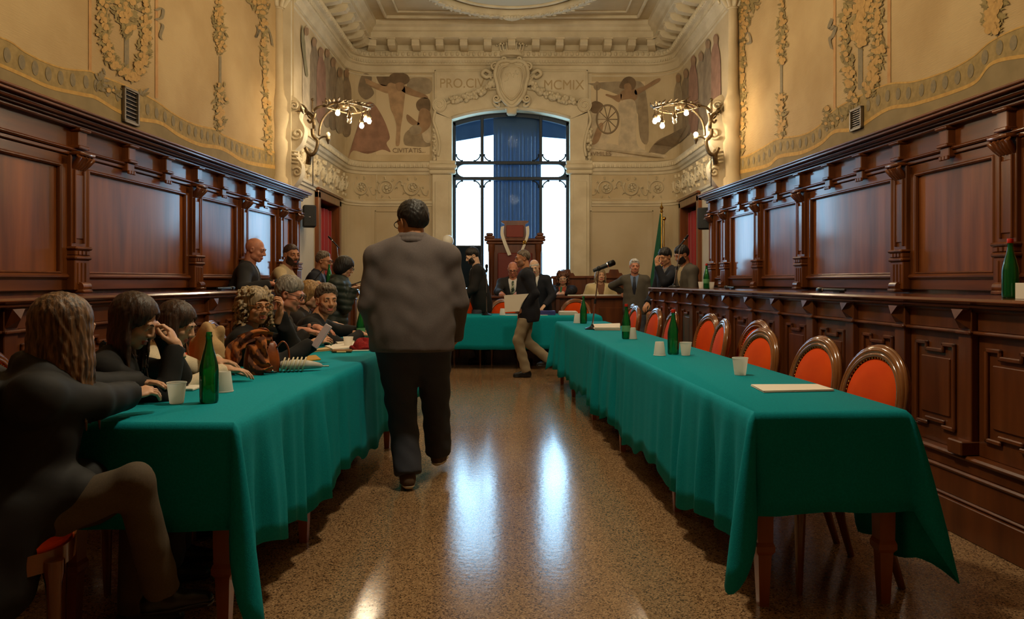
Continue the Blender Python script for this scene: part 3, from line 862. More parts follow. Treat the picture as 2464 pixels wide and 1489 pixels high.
# ventilation grilles
def vent(name, side, px0, px1, py0, py1, label):
    a, b = onwall(px0, py1, 0), onwall(px1, py0, 0)
    y0, y1 = sorted((a[1], b[1])); z0, z1 = Z(py1, a[1]), Z(py0, b[1])
    fx = XR if side > 0 else XL
    mid = (y0 + y1) / 2
    rz_ = math.atan(.0666) if side > 0 else -math.atan(.05)
    e = empty(name, (fx(mid), mid, 0), rz_, label=label, cat='vent')
    h = (y1 - y0) / 2
    zz0, zz1 = min(z0, z1), max(z0, z1)
    s = -side
    def bx(m, d0, d1, *r): m.box(*sorted((s * d0, s * d1)), *r)
    m = MB(); bx(m, .0, .012, -h, h, zz0, zz1); m.build('vent_back', mat('vent_dark', lin((30, 22, 14)), .8), e)
    m = MB()
    for q in ((-h, h, zz1 - .02, zz1), (-h, h, zz0, zz0 + .02), (-h, -h + .02, zz0, zz1), (h - .02, h, zz0, zz1)): bx(m, .0, .035, *q)
    m.build('vent_frame', mat('vent_frame_metal', lin((120, 104, 80)), .5, metal=.5), e)
    for k in range(8):
        z = zz0 + .03 + (zz1 - zz0 - .06) * k / 7
        m = MB(); bx(m, .012, .026, -h + .02, h - .02, z - .004, z + .004); m.build('vent_slat', IRON, e)
vent('wall_vent', -1, 291, 327, 222, 292, 'square metal ventilation grille high on the wall over the left panelling')
vent('wall_vent', 1, 2052, 2080, 254, 318, 'dark ventilation grille above the right panelling cornice')

# ---- frescoes of the far bay
def fmat(n, c, c2=None):
    c = tuple(int(a * .62 + b * .38) for a, b in zip(c, (200, 180, 146)))
    return mat('fresco_' + n, lin(c), .85, col2=lin(c2 or tuple(int(v * .86) for v in c)), nscale=7, detail=7)
FR_SKY, FR_SKIN, FR_SKIN2, FR_HAIR, FR_RED, FR_ROCK, FR_WHITE, FR_GREY, FR_GREEN, FR_DARK = (
    fmat('sky', (226, 206, 170), (216, 194, 156)), fmat('skin', (186, 142, 104)), fmat('shaded_skin', (150, 108, 76)), fmat('hair', (86, 62, 42)), fmat('red', (146, 92, 74)),
    fmat('rock', (146, 124, 98)), fmat('drapery', (222, 204, 172)), fmat('grey', (154, 138, 114)), fmat('green', (122, 116, 84)), fmat('dark', (122, 100, 78)))
def paint(outline, m, depth=1, name='painted_figure', smooth=True):
    o = spline(outline, 4, True) if smooth else outline
    return decal(name, o, m, wf, onpath, .004 + .003 * depth)
# left fresco
paint([(905, 188), (1034, 190), (1034, 372), (905, 372)], FR_SKY, 0, 'painted_ground', False)
paint([(985, 190), (1034, 190), (1034, 225), (985, 222)], FR_GREY, 1, 'painted_cloud')
paint([(838, 380), (862, 300), (880, 250), (900, 250), (925, 290), (938, 330), (930, 345), (940, 366), (920, 360), (885, 370), (850, 362)], FR_RED, 1)
paint([(868, 186), (880, 176), (895, 186), (892, 205), (900, 225), (880, 240), (862, 220)], FR_DARK, 1)
paint([(932, 205), (946, 198), (966, 202), (975, 215), (972, 250), (968, 285), (964, 310), (962, 345), (956, 352), (952, 345), (954, 305), (948, 280), (940, 262), (936, 235)], FR_SKIN, 3)
paint([(935, 208), (905, 200), (880, 188), (872, 195), (900, 212), (935, 225)], FR_SKIN, 2)
paint([(968, 204), (1000, 218), (1024, 228), (1030, 236), (1018, 236), (990, 230), (966, 218)], FR_SKIN2, 3)
paint([(940, 198), (936, 186), (944, 177), (962, 174), (980, 180), (986, 192), (978, 202), (964, 204)], FR_HAIR, 4)
paint([(952, 202), (962, 198), (972, 202), (970, 214), (960, 220), (953, 212)], FR_SKIN2, 5)
paint([(906, 184), (920, 180), (940, 184), (943, 196), (934, 206), (916, 204)], FR_HAIR, 2)
paint([(1003, 245), (1016, 235), (1032, 238), (1036, 258), (1030, 272), (1010, 268), (1002, 258)], FR_HAIR, 3)
paint([(1012, 262), (1034, 268), (1036, 300), (1020, 318), (1000, 325), (1004, 300)], FR_SKIN2, 4)
paint([(980, 275), (1000, 290), (1010, 298), (996, 302), (980, 290)], FR_SKIN2, 4)
paint([(975, 320), (1000, 305), (1018, 315), (1030, 335), (1034, 352), (990, 352), (972, 345)], FR_ROCK, 2)
paint([(985, 310), (1000, 300), (1014, 308), (1010, 322), (992, 324)], FR_GREY, 5)
paint([(1016, 310), (1034, 290), (1036, 340), (1020, 338)], FR_WHITE, 3)
# left bay side wall: tall standing figures and a vine
for k, (x, c) in enumerate(((738, FR_WHITE), (756, FR_DARK), (772, FR_RED), (788, FR_ROCK), (802, FR_DARK), (818, FR_GREY), (834, FR_DARK))):
    t0 = 62 + (x - 738) * 1.05 + (k % 3) * 8
    t1_ = 270 + (x - 738) * .55
    paint([(x, t0), (x + 7, t0 + 9), (x + 5, t0 + 24), (x + 11, t0 + 50), (x + 12, t0 + 100), (x + 9, t1_), (x - 8, t1_), (x - 10, t0 + 100), (x - 9, t0 + 45), (x - 5, t0 + 24), (x - 6, t0 + 9)], c, 1 + k % 3)
    paint([(x - 5, t0 + 8), (x, t0 + 4), (x + 5, t0 + 8), (x + 4, t0 + 22), (x - 4, t0 + 22)], FR_SKIN2, 5)
paint([(728, 60), (734, 100), (738, 150), (742, 180), (736, 182), (730, 140), (725, 95)], FR_GREEN, 5)
# right fresco
paint([(1422, 196), (1552, 196), (1552, 374), (1422, 374)], FR_SKY, 0, 'painted_ground', False)
paint([(1424, 200), (1500, 196), (1550, 205), (1552, 300), (1510, 240), (1424, 205)], FR_GREY, 1, 'painted_cloud')
paint([(1490, 210), (1500, 190), (1515, 184), (1528, 192), (1530, 206), (1522, 216), (1505, 214)], FR_HAIR, 4)
paint([(1502, 204), (1514, 200), (1520, 212), (1514, 222), (1503, 216)], FR_SKIN2, 5)
paint([(1494, 222), (1512, 214), (1530, 216), (1533, 235), (1522, 244), (1498, 246)], FR_SKIN2, 3)
paint([(1492, 244), (1524, 240), (1532, 270), (1530, 320), (1536, 352), (1556, 366), (1500, 366), (1488, 340), (1494, 300), (1488, 265)], FR_WHITE, 4)
paint([(1528, 216), (1552, 206), (1575, 192), (1588, 188), (1586, 196), (1560, 212), (1532, 228)], FR_SKIN2, 3)
paint([(1496, 226), (1490, 246), (1472, 236), (1458, 230), (1460, 226), (1478, 230)], FR_SKIN2, 3)
paint([(1536, 240), (1556, 235), (1560, 340), (1540, 330)], FR_ROCK, 2)
paint([(1422, 250), (1434, 243), (1450, 250), (1450, 262), (1440, 272), (1424, 270)], FR_HAIR, 4)
paint([(1424, 272), (1442, 270), (1462, 290), (1470, 310), (1466, 335), (1450, 350), (1424, 352)], FR_WHITE, 3)
paint([(1424, 345), (1440, 300), (1452, 300), (1440, 340)], FR_SKIN2, 4)
m = MB()
wc = (1462, 287)
m.tube([onpath(wc[0] + 26 * math.cos(a), wc[1] + 34 * math.sin(a), .012) for a in np.linspace(0, 2 * PI, 33)[:-1]], .018, 5, closed=True)
for a in np.linspace(0, PI, 6)[:-1]: m.tube([onpath(wc[0] + 26 * math.cos(a), wc[1] + 34 * math.sin(a), .012), onpath(wc[0] - 26 * math.cos(a), wc[1] - 34 * math.sin(a), .012)], .008, 4)
m.tube([onpath(1436, 245, .012), onpath(1436, 205, .012)], .012, 5)
m.build('painted_wheel', FR_DARK, wf)
paint([(1428, 205), (1436, 196), (1446, 203), (1442, 216), (1432, 216)], FR_ROCK, 3)
paint([(1422, 352), (1470, 345), (1520, 362), (1560, 366), (1600, 372), (1600, 380), (1540, 378), (1424, 372)], FR_WHITE, 1)
for k, (x, c) in enumerate(((1632, FR_GREY), (1650, FR_DARK), (1668, FR_RED), (1686, FR_ROCK), (1703, FR_DARK), (1722, FR_RED))):
    t0 = 175 - (x - 1632) * 1.15 + (k % 2) * 10
    t1_ = 330 - (x - 1632) * .5
    paint([(x, t0), (x + 7, t0 + 9), (x + 5, t0 + 24), (x + 10, t0 + 50), (x + 12, t0 + 100), (x + 10, t1_), (x - 9, t1_), (x - 11, t0 + 100), (x - 10, t0 + 45), (x - 5, t0 + 24), (x - 6, t0 + 9)], c, 1 + k % 3)
    paint([(x - 5, t0 + 8), (x, t0 + 4), (x + 5, t0 + 8), (x + 4, t0 + 22), (x - 4, t0 + 22)], FR_SKIN2, 5)
paint([(1560, 372), (1580, 340), (1620, 320), (1660, 300), (1650, 330), (1610, 360), (1590, 374)], FR_DARK, 4)
for body, px, py, sz in (('CIVITATIS...', 985, 363, .12), ('HVMILES', 1443, 371, .11)):
    obj('painted_lettering', text_mesh(body, sz, .001), fmat('letter', (120, 92, 66)), wf, (X(px, YF), YF - .032, Z(py, YF)), (PI / 2, 0, 0), label='painted word reading ' + body.strip('.'))
# ================================================================== wooden wall panelling
def panelling(n, sx, org, rz, posts, brackets, tend):
    e = empty('trim_%d' % n, org, rz, kind='structure')
    def bx(m, ta, tb, d0, d1, z0, z1, bev=.006):
        a, b = sorted((sx * ta, sx * tb)); m.box(a, b, d0, d1, z0, z1, bev=bev); return m
    t0 = posts[0] - 1.7
    bx(MB(), t0, tend, -.20, -.012, 0, 2.45, 0).build('panel_backing', W_PANEL, e)
    # bays
    ps = [t0] + posts
    for a, b in zip(ps, ps[1:]):
        a2, b2 = a + .085, b - .085
        st = .075
        bx(MB(), a2 + st, b2 - st, -.012, .004, 1.30, 2.085, .003).build('panel', W_PANEL, e)
        fr = MB()
        bx(fr, a2, a2 + st, -.012, .028, 1.18, 2.14); bx(fr, b2 - st, b2, -.012, .028, 1.18, 2.14)
        fr.build('stile', W_STILE, e)
        fr = MB()
        bx(fr, a2, b2, -.012, .028, 2.075, 2.15); bx(fr, a2, b2, -.012, .028, 1.18, 1.285)
        bx(fr, a2, b2, -.012, .05, 1.26, 1.30, .015)
        fr.build('rail', W_RAIL, e)
        md = MB()
        for za, zb in ((2.055, 2.08), (1.298, 1.315)): bx(md, a2 + st - .005, b2 - st + .005, .0, .038, za, zb, .009)
        for ta, tb in ((a2 + st - .012, a2 + st + .015), (b2 - st - .015, b2 - st + .012)): bx(md, ta, tb, .0, .038, 1.30, 2.08, .009)
        md.build('panel_moulding', W_STILE, e)
    # pilasters
    for p in posts:
        m = MB()
        bx(m, p - .085, p + .085, -.012, .055, 1.18, 2.16, .004)
        for q in (-.06, .045): bx(m, p + q, p + q + .015, .05, .072, 1.52, 2.05, .005)
        bx(m, p - .05, p + .05, .05, .064, 1.55, 2.02, .008)
        m.build('pilaster', W_STILE, e)
        m = MB()
        bx(m, p - .09, p + .09, .0, .085, 1.18, 1.40, .006); bx(m, p - .10, p + .10, .0, .10, 1.40, 1.43, .01); bx(m, p - .09, p + .09, .0, .09, 1.43, 1.47, .006); bx(m, p - .10, p + .10, .0, .105, 1.47, 1.495, .01)
        for k in range(3): bx(m, p - .06 + .045 * k, p - .03 + .045 * k, .085, .098, 1.435, 1.465, .003); bx(m, p - .06 + .045 * k, p - .035 + .045 * k, .08, .092, 1.22, 1.38, .004)
        m.build('pilaster_base', W_STILE, e)
        m = MB()     # carved leaf capital
        for k in range(5):
            x = sx * p + (k - 2) * .03
            m.tube([(x, .05, 2.06), (x * 1 + (k - 2) * .006, .085, 2.10), (x + (k - 2) * .012, .115, 2.135), (x + (k - 2) * .014, .10, 2.15)], [.016, .02, .018, .008], 6)
        bx(m, p - .09, p + .09, .03, .13, 2.15, 2.175, .006)
        m.build('capital', W_STILE, e, smooth=60)
        m = MB()     # scroll foot that rests on the bench shelf
        m.tube([(sx * (p - .05), .09, 1.205), (sx * (p + .05), .09, 1.205)], .035, 12)
        bx(m, p - .055, p + .055, .0, .13, 1.16, 1.185)
        m.build('scroll_foot', W_STILE, e, smooth=40)
    # entablature
    ent = MB()
    for (d0, d1, z0, z1, bv) in ((-.2, .045, 2.15, 2.18, .006), (-.2, .065, 2.18, 2.205, .01), (-.2, .03, 2.205, 2.36, .002)): bx(ent, t0, tend, d0, d1, z0, z1, bv)
    ent.build('frieze', W_RAIL, e)
    co = MB()
    for (d1, z0, z1, bv) in ((.09, 2.345, 2.37, .008), (.115, 2.37, 2.385, .004), (.16, 2.385, 2.41, .01), (.20, 2.41, 2.43, .004), (.215, 2.43, 2.45, .006)): bx(co, t0, tend + .03, -.2, d1, z0, z1, bv)
    co.build('cornice', W_RAIL, e)
    for p in brackets + posts:
        m = MB()
        bx(m, p - .05, p + .05, .02, .09, 2.21, 2.35, .006); bx(m, p - .065, p + .065, .02, .115, 2.325, 2.35, .008)
        bx(m, p - .06, p + .06, .02, .105, 2.20, 2.225, .006)
        if p in brackets:
            bx(m, p - .05, p + .05, .02, .08, 2.13, 2.20, .006)
            for k in range(3): bx(m, p - .05 + .036 * k, p - .022 + .036 * k, .07, .092, 2.11, 2.14, .004)
        m.build('frieze_bracket', W_STILE, e)
    return e
AR, AL = math.atan2(1, -.0666), math.atan2(-1, -.05)
panelling(11, 1, (3.54, 0, 0), AR, [3.6, 4.92, 6.12, 7.90, 9.06, 10.18, 10.72], [4.3, 5.52, 6.70, 7.28, 8.48, 9.62], 10.82)
panelling(12, -1, (-3.48, 0, 0), AL, [3.7, 5.59, 7.45, 8.62, 9.80, 10.42], [4.65, 6.25, 6.85, 8.03, 9.2], 10.55)

# ================================================================== council benches (counters) along both sides
def counter(name, sx, org, rz, t_near, t_far, bay, depth, label):
    e = empty(name, org, rz, label=label, cat='counter')
    def bx(m, ta, tb, d0, d1, z0, z1, bev=.005):
        a, b = sorted((sx * ta, sx * tb)); m.box(a, b, d0, d1, z0, z1, bev=bev); return m
    n = int(round((t_far - t_near) / bay))
    bx(MB(), t_near, t_far, -.06, -.012, 0, 1.12, 0).build('carcass', W_DARK, e)
    bx(MB(), t_far - .05, t_far, -depth, .0, 0, 1.12, .004).build('end_panel', W_DARK, e)
    tp = MB()
    bx(tp, t_near, t_far + .03, -depth, .075, 1.135, 1.163, .012); bx(tp, t_near, t_far + .01, -.1, .055, 1.115, 1.137, .006)
    tp.build('counter_top', W_TOP, e)
    bs = MB()
    for (d1, z0, z1, bv) in ((.075, 0, .16, .004), (.06, .16, .18, .008), (.055, .18, .30, .003), (.065, .295, .315, .008), (.05, .315, .375, .004), (.07, .375, .40, .01)): bx(bs, t_near, t_far, -.05, d1, z0, z1, bv)
    bs.build('plinth', W_DARK, e)
    ml = MB()
    bx(ml, t_near, t_far, -.03, .03, .985, 1.005, .007); bx(ml, t_near, t_far, -.03, .02, 1.095, 1.118, .006)
    ml.build('string_moulding', W_DARK, e)
    for i in range(n + 1):
        p = t_far - .05 - i * bay
        m = MB()
        bx(m, p - .05, p + .05, -.012, .035, .40, 1.10, .004); bx(m, p - .055, p + .055, -.012, .09, .40, .47, .006); bx(m, p - .056, p + .056, .0, .05, .985, 1.005, .006)
        m.build('pilaster', W_DARK, e)
        m = MB()       # faceted bracket under the counter edge
        x0, x1, xm = sx * p - .045, sx * p + .045, sx * p
        m.add([(x0, .03, 1.11), (x1, .03, 1.11), (x1, .03, 1.01), (x0, .03, 1.01), (x0, .075, 1.11), (x1, .075, 1.11), (xm, .085, 1.06)],
              [(0, 1, 5, 4), (4, 5, 6), (5, 1, 2, 6), (0, 4, 6, 3), (3, 6, 2), (0, 3, 2, 1)])
        m.build('bracket', W_DARK, e)
        if i == n: break
        a, b = p - bay + .055, p - .055
        bx(MB(), a + .0, b, -.03, .006, 1.005, 1.10, .003).build('frieze_panel', W_DARK, e)
        bx(MB(), a, b, -.03, .0, .40, .985, .003).build('front_panel', W_DARK, e)
        m = MB()       # eared frame
        w = .022
        a2, b2, mid = a + .055, b - .055, (a + b) / 2
        for ta, tb, za, zb in ((a2, a2 + w, .48, .93), (b2 - w, b2, .48, .93), (a2, mid - .06, .908, .93), (mid + .06, b2, .908, .93), (mid - .08, mid + .08, .875, .897),
                               (mid - .08, mid - .06, .875, .93), (mid + .06, mid + .08, .875, .93), (a2, mid - .06, .48, .502), (mid + .06, b2, .48, .502), (mid - .08, mid + .08, .505, .527)):
            bx(m, ta, tb, -.002, .016, za, zb, .005)
        m.build('panel_frame', W_DARK, e)
        bx(MB(), a2 + .05, b2 - .05, -.004, .008, .55, .85, .004).build('raised_panel', W_DARK, e)
    return e
counter('council_counter', 1, (2.51, 0, 0), AR, 2.15, 10.02, .562, .46, 'long carved dark wood counter behind the row of orange chairs')
counter('council_counter', -1, (-2.70, 0, 0), AL, 2.2, 10.6, .562, .34, 'long carved dark wood counter behind the people at the left table')
# raised floor behind the counters
for sx, fa, fb, te in ((1, lambda y: 2.57 - .0666 * y, XR, 10.1), (-1, lambda y: -(2.76 - .05 * y), XL, 10.6)):
    MB().prism([(fa(2.0), 2.0), (fa(te), te), (fb(te), te), (fb(2.0), 2.0)], lambda a, b, d: (a, b, d), 0, .30).build('floor_%s' % ('right' if sx > 0 else 'left'), W_DARK, kind='structure')

# ================================================================== tables with green cloths
def table(name, label, org, rz, w, L, legs, top=.745, legm=W_LEG):
    t = empty(name, org, rz, label=label, cat='table')
    MB().box(.01, w - .01, .01, L - .01, top - .025, top, bev=.004).build('table_top', legm, t)
    m = MB(); i = .05
    for q in ((i, w - i, i, i + .02), (i, w - i, L - i - .02, L - i), (i, i + .02, i, L - i), (w - i - .02, w - i, i, L - i)): m.box(q[0], q[1], q[2], q[3], top - .11, top - .025)
    m.build('apron', legm, t)
    leg = MB()
    leg.box(-.034, .034, -.034, .034, top - .13, top - .025, bev=.004)
    def sq(r, z): return [(-r, -r, z), (r, -r, z), (r, r, z), (-r, r, z)]
    zs = [(.034, top - .13), (.030, .25), (.036, .235), (.036, .215), (.026, .20), (.018, 0)]
    V = [p for r, z in zs for p in sq(r, z)]
    Fc = [(4 * k + j, 4 * k + (j + 1) % 4, 4 * k + 4 + (j + 1) % 4, 4 * k + 4 + j) for k in range(len(zs) - 1) for j in range(4)] + [(20, 21, 22, 23)]
    leg.add(V, Fc)
    me = leg.mesh('leg'); me.materials.append(legm)
    for y in legs:
        for x in (.055, w - .055): obj('leg', me, None, t, (x, y, 0))
    return t
def tablecloth(name, label, org, rz, w, L, drop_side, drop_end, top=.75, ends=(1, 1), seed=1, group=None, fold=.022, corner=.24, flare=.15, short=None, skeep=.45):
    rs = np.random.default_rng(seed)
    r = .02
    per = []   # perimeter samples: x, y, nx, ny, drop, cornerness
    def edge(p0, p1, nx, ny, drop, n):
        for k in range(n + 1):
            t = k / n
            per.append((p0[0] + t * (p1[0] - p0[0]), p0[1] + t * (p1[1] - p0[1]), nx, ny, drop, 0.0))
    def corn(cx_, cy_, a0, d0, d1):
        for k in range(1, 14):
            t = k / 14; a = a0 + t * PI / 2
            c = math.sin(PI * t)
            per.append((cx_, cy_, math.cos(a), math.sin(a), d0 + t * (d1 - d0), c))
    ns, ne = max(40, int(L * 34)), 26
    edge((0, 0), (w, 0), 0, -1, drop_end, ne); corn(w, 0, -PI / 2, drop_end, drop_side)
    edge((w, 0), (w, L), 1, 0, drop_side, ns); corn(w, L, 0, drop_side, drop_end)
    edge((w, L), (0, L), 0, 1, drop_end, ne); corn(0, L, PI / 2, drop_end, drop_side)
    edge((0, L), (0, 0), -1, 0, drop_side, ns); corn(0, 0, PI, drop_side, drop_end)
    if short:      # laps and seats push the cloth up along one long side
        for i, (x, y, nx, ny, dr, c) in enumerate(per):
            if nx * short[0] > .9 and c == 0: t = min(1, max(0, (y - skeep) / .35)) * min(1, max(0, (L - skeep - y) / .35)); per[i] = (x, y, nx, ny, dr + (short[1] - dr) * t, c)
    N = len(per)
    s, sv = 0.0, []
    for i in range(N):
        a, b = per[i], per[i - 1]
        s += math.hypot(a[0] - b[0], a[1] - b[1]) + .012 * (a[5] > 0)
        sv.append(s)
    sv = np.array(sv)
    ph = rs.uniform(0, 6.28, 6)
    wave = (np.sin(sv * 23 + ph[0] + 1.6 * np.sin(sv * 3.1 + ph[3])) + .6 * np.sin(sv * 41 + ph[1]) + .8 * np.sin(sv * 9 + ph[2])) * (.55 + .45 * np.sin(sv * 2.3 + ph[4]))
    hem = .028 * np.sin(sv * 5 + ph[5]) + .018 * np.sin(sv * 17)
    endk = np.array([1.0 if abs(p[3]) < .5 or p[5] > 0 else .18 for p in per])
    V, Fc = [], []
    rows = [0, .02, .06, .14, .26, .4, .55, .7, .85, 1.0]
    for v in rows:
        for i, (x, y, nx, ny, dr, c) in enumerate(per):
            d = dr + corner * c ** 1.5 + hem[i] * v * endk[i]
            o = r * min(1, v / .03) + (fold * wave[i] * endk[i] * (1 - .6 * c) * min(1, v * 1.5) + .02 * v) + flare * c ** 1.2 * v ** .8
            V.append((x + nx * o, y + ny * o, top + .006 - d * v - (.004 if v > 0 else 0)))
    R_ = len(rows)
    for j in range(R_ - 1):
        for i in range(N):
            k = (i + 1) % N
            Fc.append((j * N + i, j * N + k, (j + 1) * N + k, (j + 1) * N + i))
    # top as a grid with slight creases
    base = len(V)
    Fc.append(tuple(range(N)))
    m = MB().add(V, Fc)
    me = m.mesh(name, 70)
    o = obj(name, me, CLOTH, None, org, (0, 0, rz), label=label, cat='tablecloth', group=group)
    sol = o.modifiers.new('thickness', 'SOLIDIFY'); sol.thickness = .003; sol.offset = -1
    return o
RT_ORG, RT_RZ, RT_W, RT_L = (.914, 2.90, 0), math.radians(3.27), .59, 6.46
LT_ORG, LT_RZ, LT_W, LT_L = (-1.63, 2.70, 0), math.radians(-1.7), .66, 4.55
for i, (a, b, l1, l2, lab) in enumerate(((0, 2.1, .06, 1.27, 'wooden table under the near end of the empty right cloth'), (2.12, 4.7, .62, 1.9, 'wooden table in the middle of the right cloth-covered row'), (4.72, 6.46, .66, 1.68, 'wooden table under the far end of the right cloth'))):
    c, s_ = math.cos(RT_RZ), math.sin(RT_RZ)
    table('side_table', lab, (RT_ORG[0] - s_ * a, RT_ORG[1] + c * a, 0), RT_RZ, RT_W, b - a, [l1, l2])
for i, (a, b, legs, lab) in enumerate(((0, 2.2, (.06, 1.0), 'wooden table under the near end of the crowded left cloth'), (2.22, 4.55, (.85, 2.1), 'wooden table under the far end of the crowded left cloth'))):
    c, s_ = math.cos(LT_RZ), math.sin(LT_RZ)
    table('side_table', lab, (LT_ORG[0] - s_ * a, LT_ORG[1] + c * a, 0), LT_RZ, LT_W, b - a, list(legs))
tablecloth('green_tablecloth', 'long green cloth over the empty right table with corner flap', RT_ORG, RT_RZ, RT_W, RT_L, .56, .375, seed=5, corner=.17, flare=.13, short=(1, .24))
tablecloth('green_tablecloth', 'long green cloth over the left table where people sit', LT_ORG, LT_RZ, LT_W, LT_L, .53, .36, seed=9, short=(-1, .17), skeep=.05)
table('head_table', 'wooden table under the cross-wise green cloth at the far end', (-1.3, 10.85, 0), 0, 2.55, .7, [.06, .64])
tablecloth('green_tablecloth', 'green cloth over the cross-wise far table behind the walking man', (-1.3, 10.85, 0), 0, 2.55, .7, .40, .47, seed=3, fold=.015, corner=.12, flare=.08)

# ================================================================== chairs with oval orange backs
def make_chair():
    t = empty('oval_back_chair')
    def q(x, y, z): return (x, y, z)
    # chair faces +y locally; seat at z .46
    seat_out = [(.23 * math.copysign(abs(math.cos(a)) ** .75, math.cos(a)), .01 + .22 * math.copysign(abs(math.sin(a)) ** .75, math.sin(a))) for a in np.linspace(0, 2 * PI, 33)[:-1]]
    m = MB()
    V = [(x * k, .01 + (y - .01) * k, z) for k, z in ((.98, .425), (1.0, .445), (.93, .475), (.75, .49), (.4, .497)) for x, y in seat_out]
    n = 32
    Fc = [(r * n + i, r * n + (i + 1) % n, (r + 1) * n + (i + 1) % n, (r + 1) * n + i) for r in range(4) for i in range(n)] + [tuple(4 * n + i for i in range(n))]
    m.add(V, Fc); m.build('seat', ORANGE, t, smooth=60)
    MB().prism([(x * 1.03, .01 + (y - .01) * 1.03) for x, y in seat_out], lambda a, b, d: (a, b, d), .37, .43).build('seat_frame', W_CHAIR, t, smooth=50)
    tilt = math.radians(11)
    def bk(u, w, d):       # back plane: u across, w up from the seat, d forward
        z = .47 + w * math.cos(tilt) + d * math.sin(tilt); y = -.20 - w * math.sin(tilt) + d * math.cos(tilt)
        return (u, y - .03 * 0 + .10 * u * u * 1.2, z)
    def ov(a, k): 
        s_, c_ = math.sin(a), math.cos(a)
        return (.215 * k * c_ * (1 + .10 * s_), .25 + .235 * k * s_)
    A = np.linspace(0, 2 * PI, 49)[:-1]
    m = MB()
    m.tube([bk(*ov(a, 1.0), 0) for a in A], .026, 8, closed=True, flat=.85)
    m.tube([bk(*ov(a, .92), .014) for a in A], .012, 6, closed=True)
    m.tube([bk(*ov(a, 1.08), .004) for a in A], .010, 6, closed=True)
    m.build('back_frame', W_CHAIR, t, smooth=180)
    m = MB()
    rings = ((.91, .0), (.80, .018), (.5, .026), (.2, .03))
    V = [bk(*ov(a, k), d) for k, d in rings for a in A]
    n = len(A)
    Fc = [(r * n + i, r * n + (i + 1) % n, (r + 1) * n + (i + 1) % n, (r + 1) * n + i) for r in range(3) for i in range(n)] + [tuple(3 * n + i for i in range(n))]
    m.add(V, Fc)
    V = [bk(*ov(a, k), -d - .012) for k, d in rings for a in A]
    m.add(V, [f[::-1] for f in Fc])
    m.build('back_pad', ORANGE, t, smooth=60)
    m = MB()
    for a in np.linspace(0, 2 * PI, 65)[:-1]: m.ball(bk(*ov(a, .865), .012), .0055, 5, 4)
    m.build('stud_row', GOLD, t, smooth=180, kind='stuff')
    for sx in (-1, 1):
        m = MB().tube([bk(sx * .11, .03, 0), (sx * .15, -.20, .44), (sx * .17, -.20, .38)], [.02, .024, .026], 8); m.build('back_post', W_CHAIR, t, smooth=60)
        m = MB().tube([(sx * .17, -.19, .40), (sx * .175, -.20, .2), (sx * .185, -.26, 0)], [.026, .022, .015], 8); m.build('leg', W_CHAIR, t, smooth=60)
        m = MB().tube([(sx * .19, .18, .40), (sx * .19, .18, .36), (sx * .19, .18, .33), (sx * .192, .185, 0)], [.03, .03, .024, .013], 8); m.build('leg', W_CHAIR, t, smooth=60)
    return t
CH0 = make_chair()
CH_USED = [False]
def chair(x, y, yaw, label, group, z=0):
    if CH_USED[0]: o = copy_tree(CH0)
    else: o = CH0; CH_USED[0] = True
    o.location = (x, y, z); o.rotation_euler = (0, 0, yaw)
    return tag(o, label, 'chair', group)
GR = 'orange chairs along the right table'
ordn = ('nearest orange oval-back chair at the right table by the folded paper', 'second nearest orange oval-back chair at the right table', 'third orange chair from the near end, just past the single cup',
        'orange chair pushed out behind the third one, near the carved counter', 'orange chair turned edge-on beside a tilted companion at the right table', 'orange chair with broad lit back halfway down the right table',
        'orange chair peeking over the second green bottle', 'orange chair halfway between the two far bottles and the counter', 'far orange chair in front of the standing grey-haired man', 'farthest orange chair at the end of the right table')
rch = ((2111, 840, 97), (1970, 817, 97), (1832, 795, 99), (1822, 776, 99), (1738, 772, 86), (1706, 759, 99), (1617, 752, 90), (1577, 745, 97), (1528, 739, 95), (1520, 735, 94))
for (px, py, yw), lab in zip(rch, ordn):
    Yc = F * .295 / (py - HZ)
    yaw = math.radians(yw)
    # back sits .25 behind the seat centre, opposite to the facing direction
    fx, fy = -math.sin(yaw), math.cos(yaw)
    chair(X(px, Yc) + fx * .27, Yc + fy * .27, yaw, lab, GR)
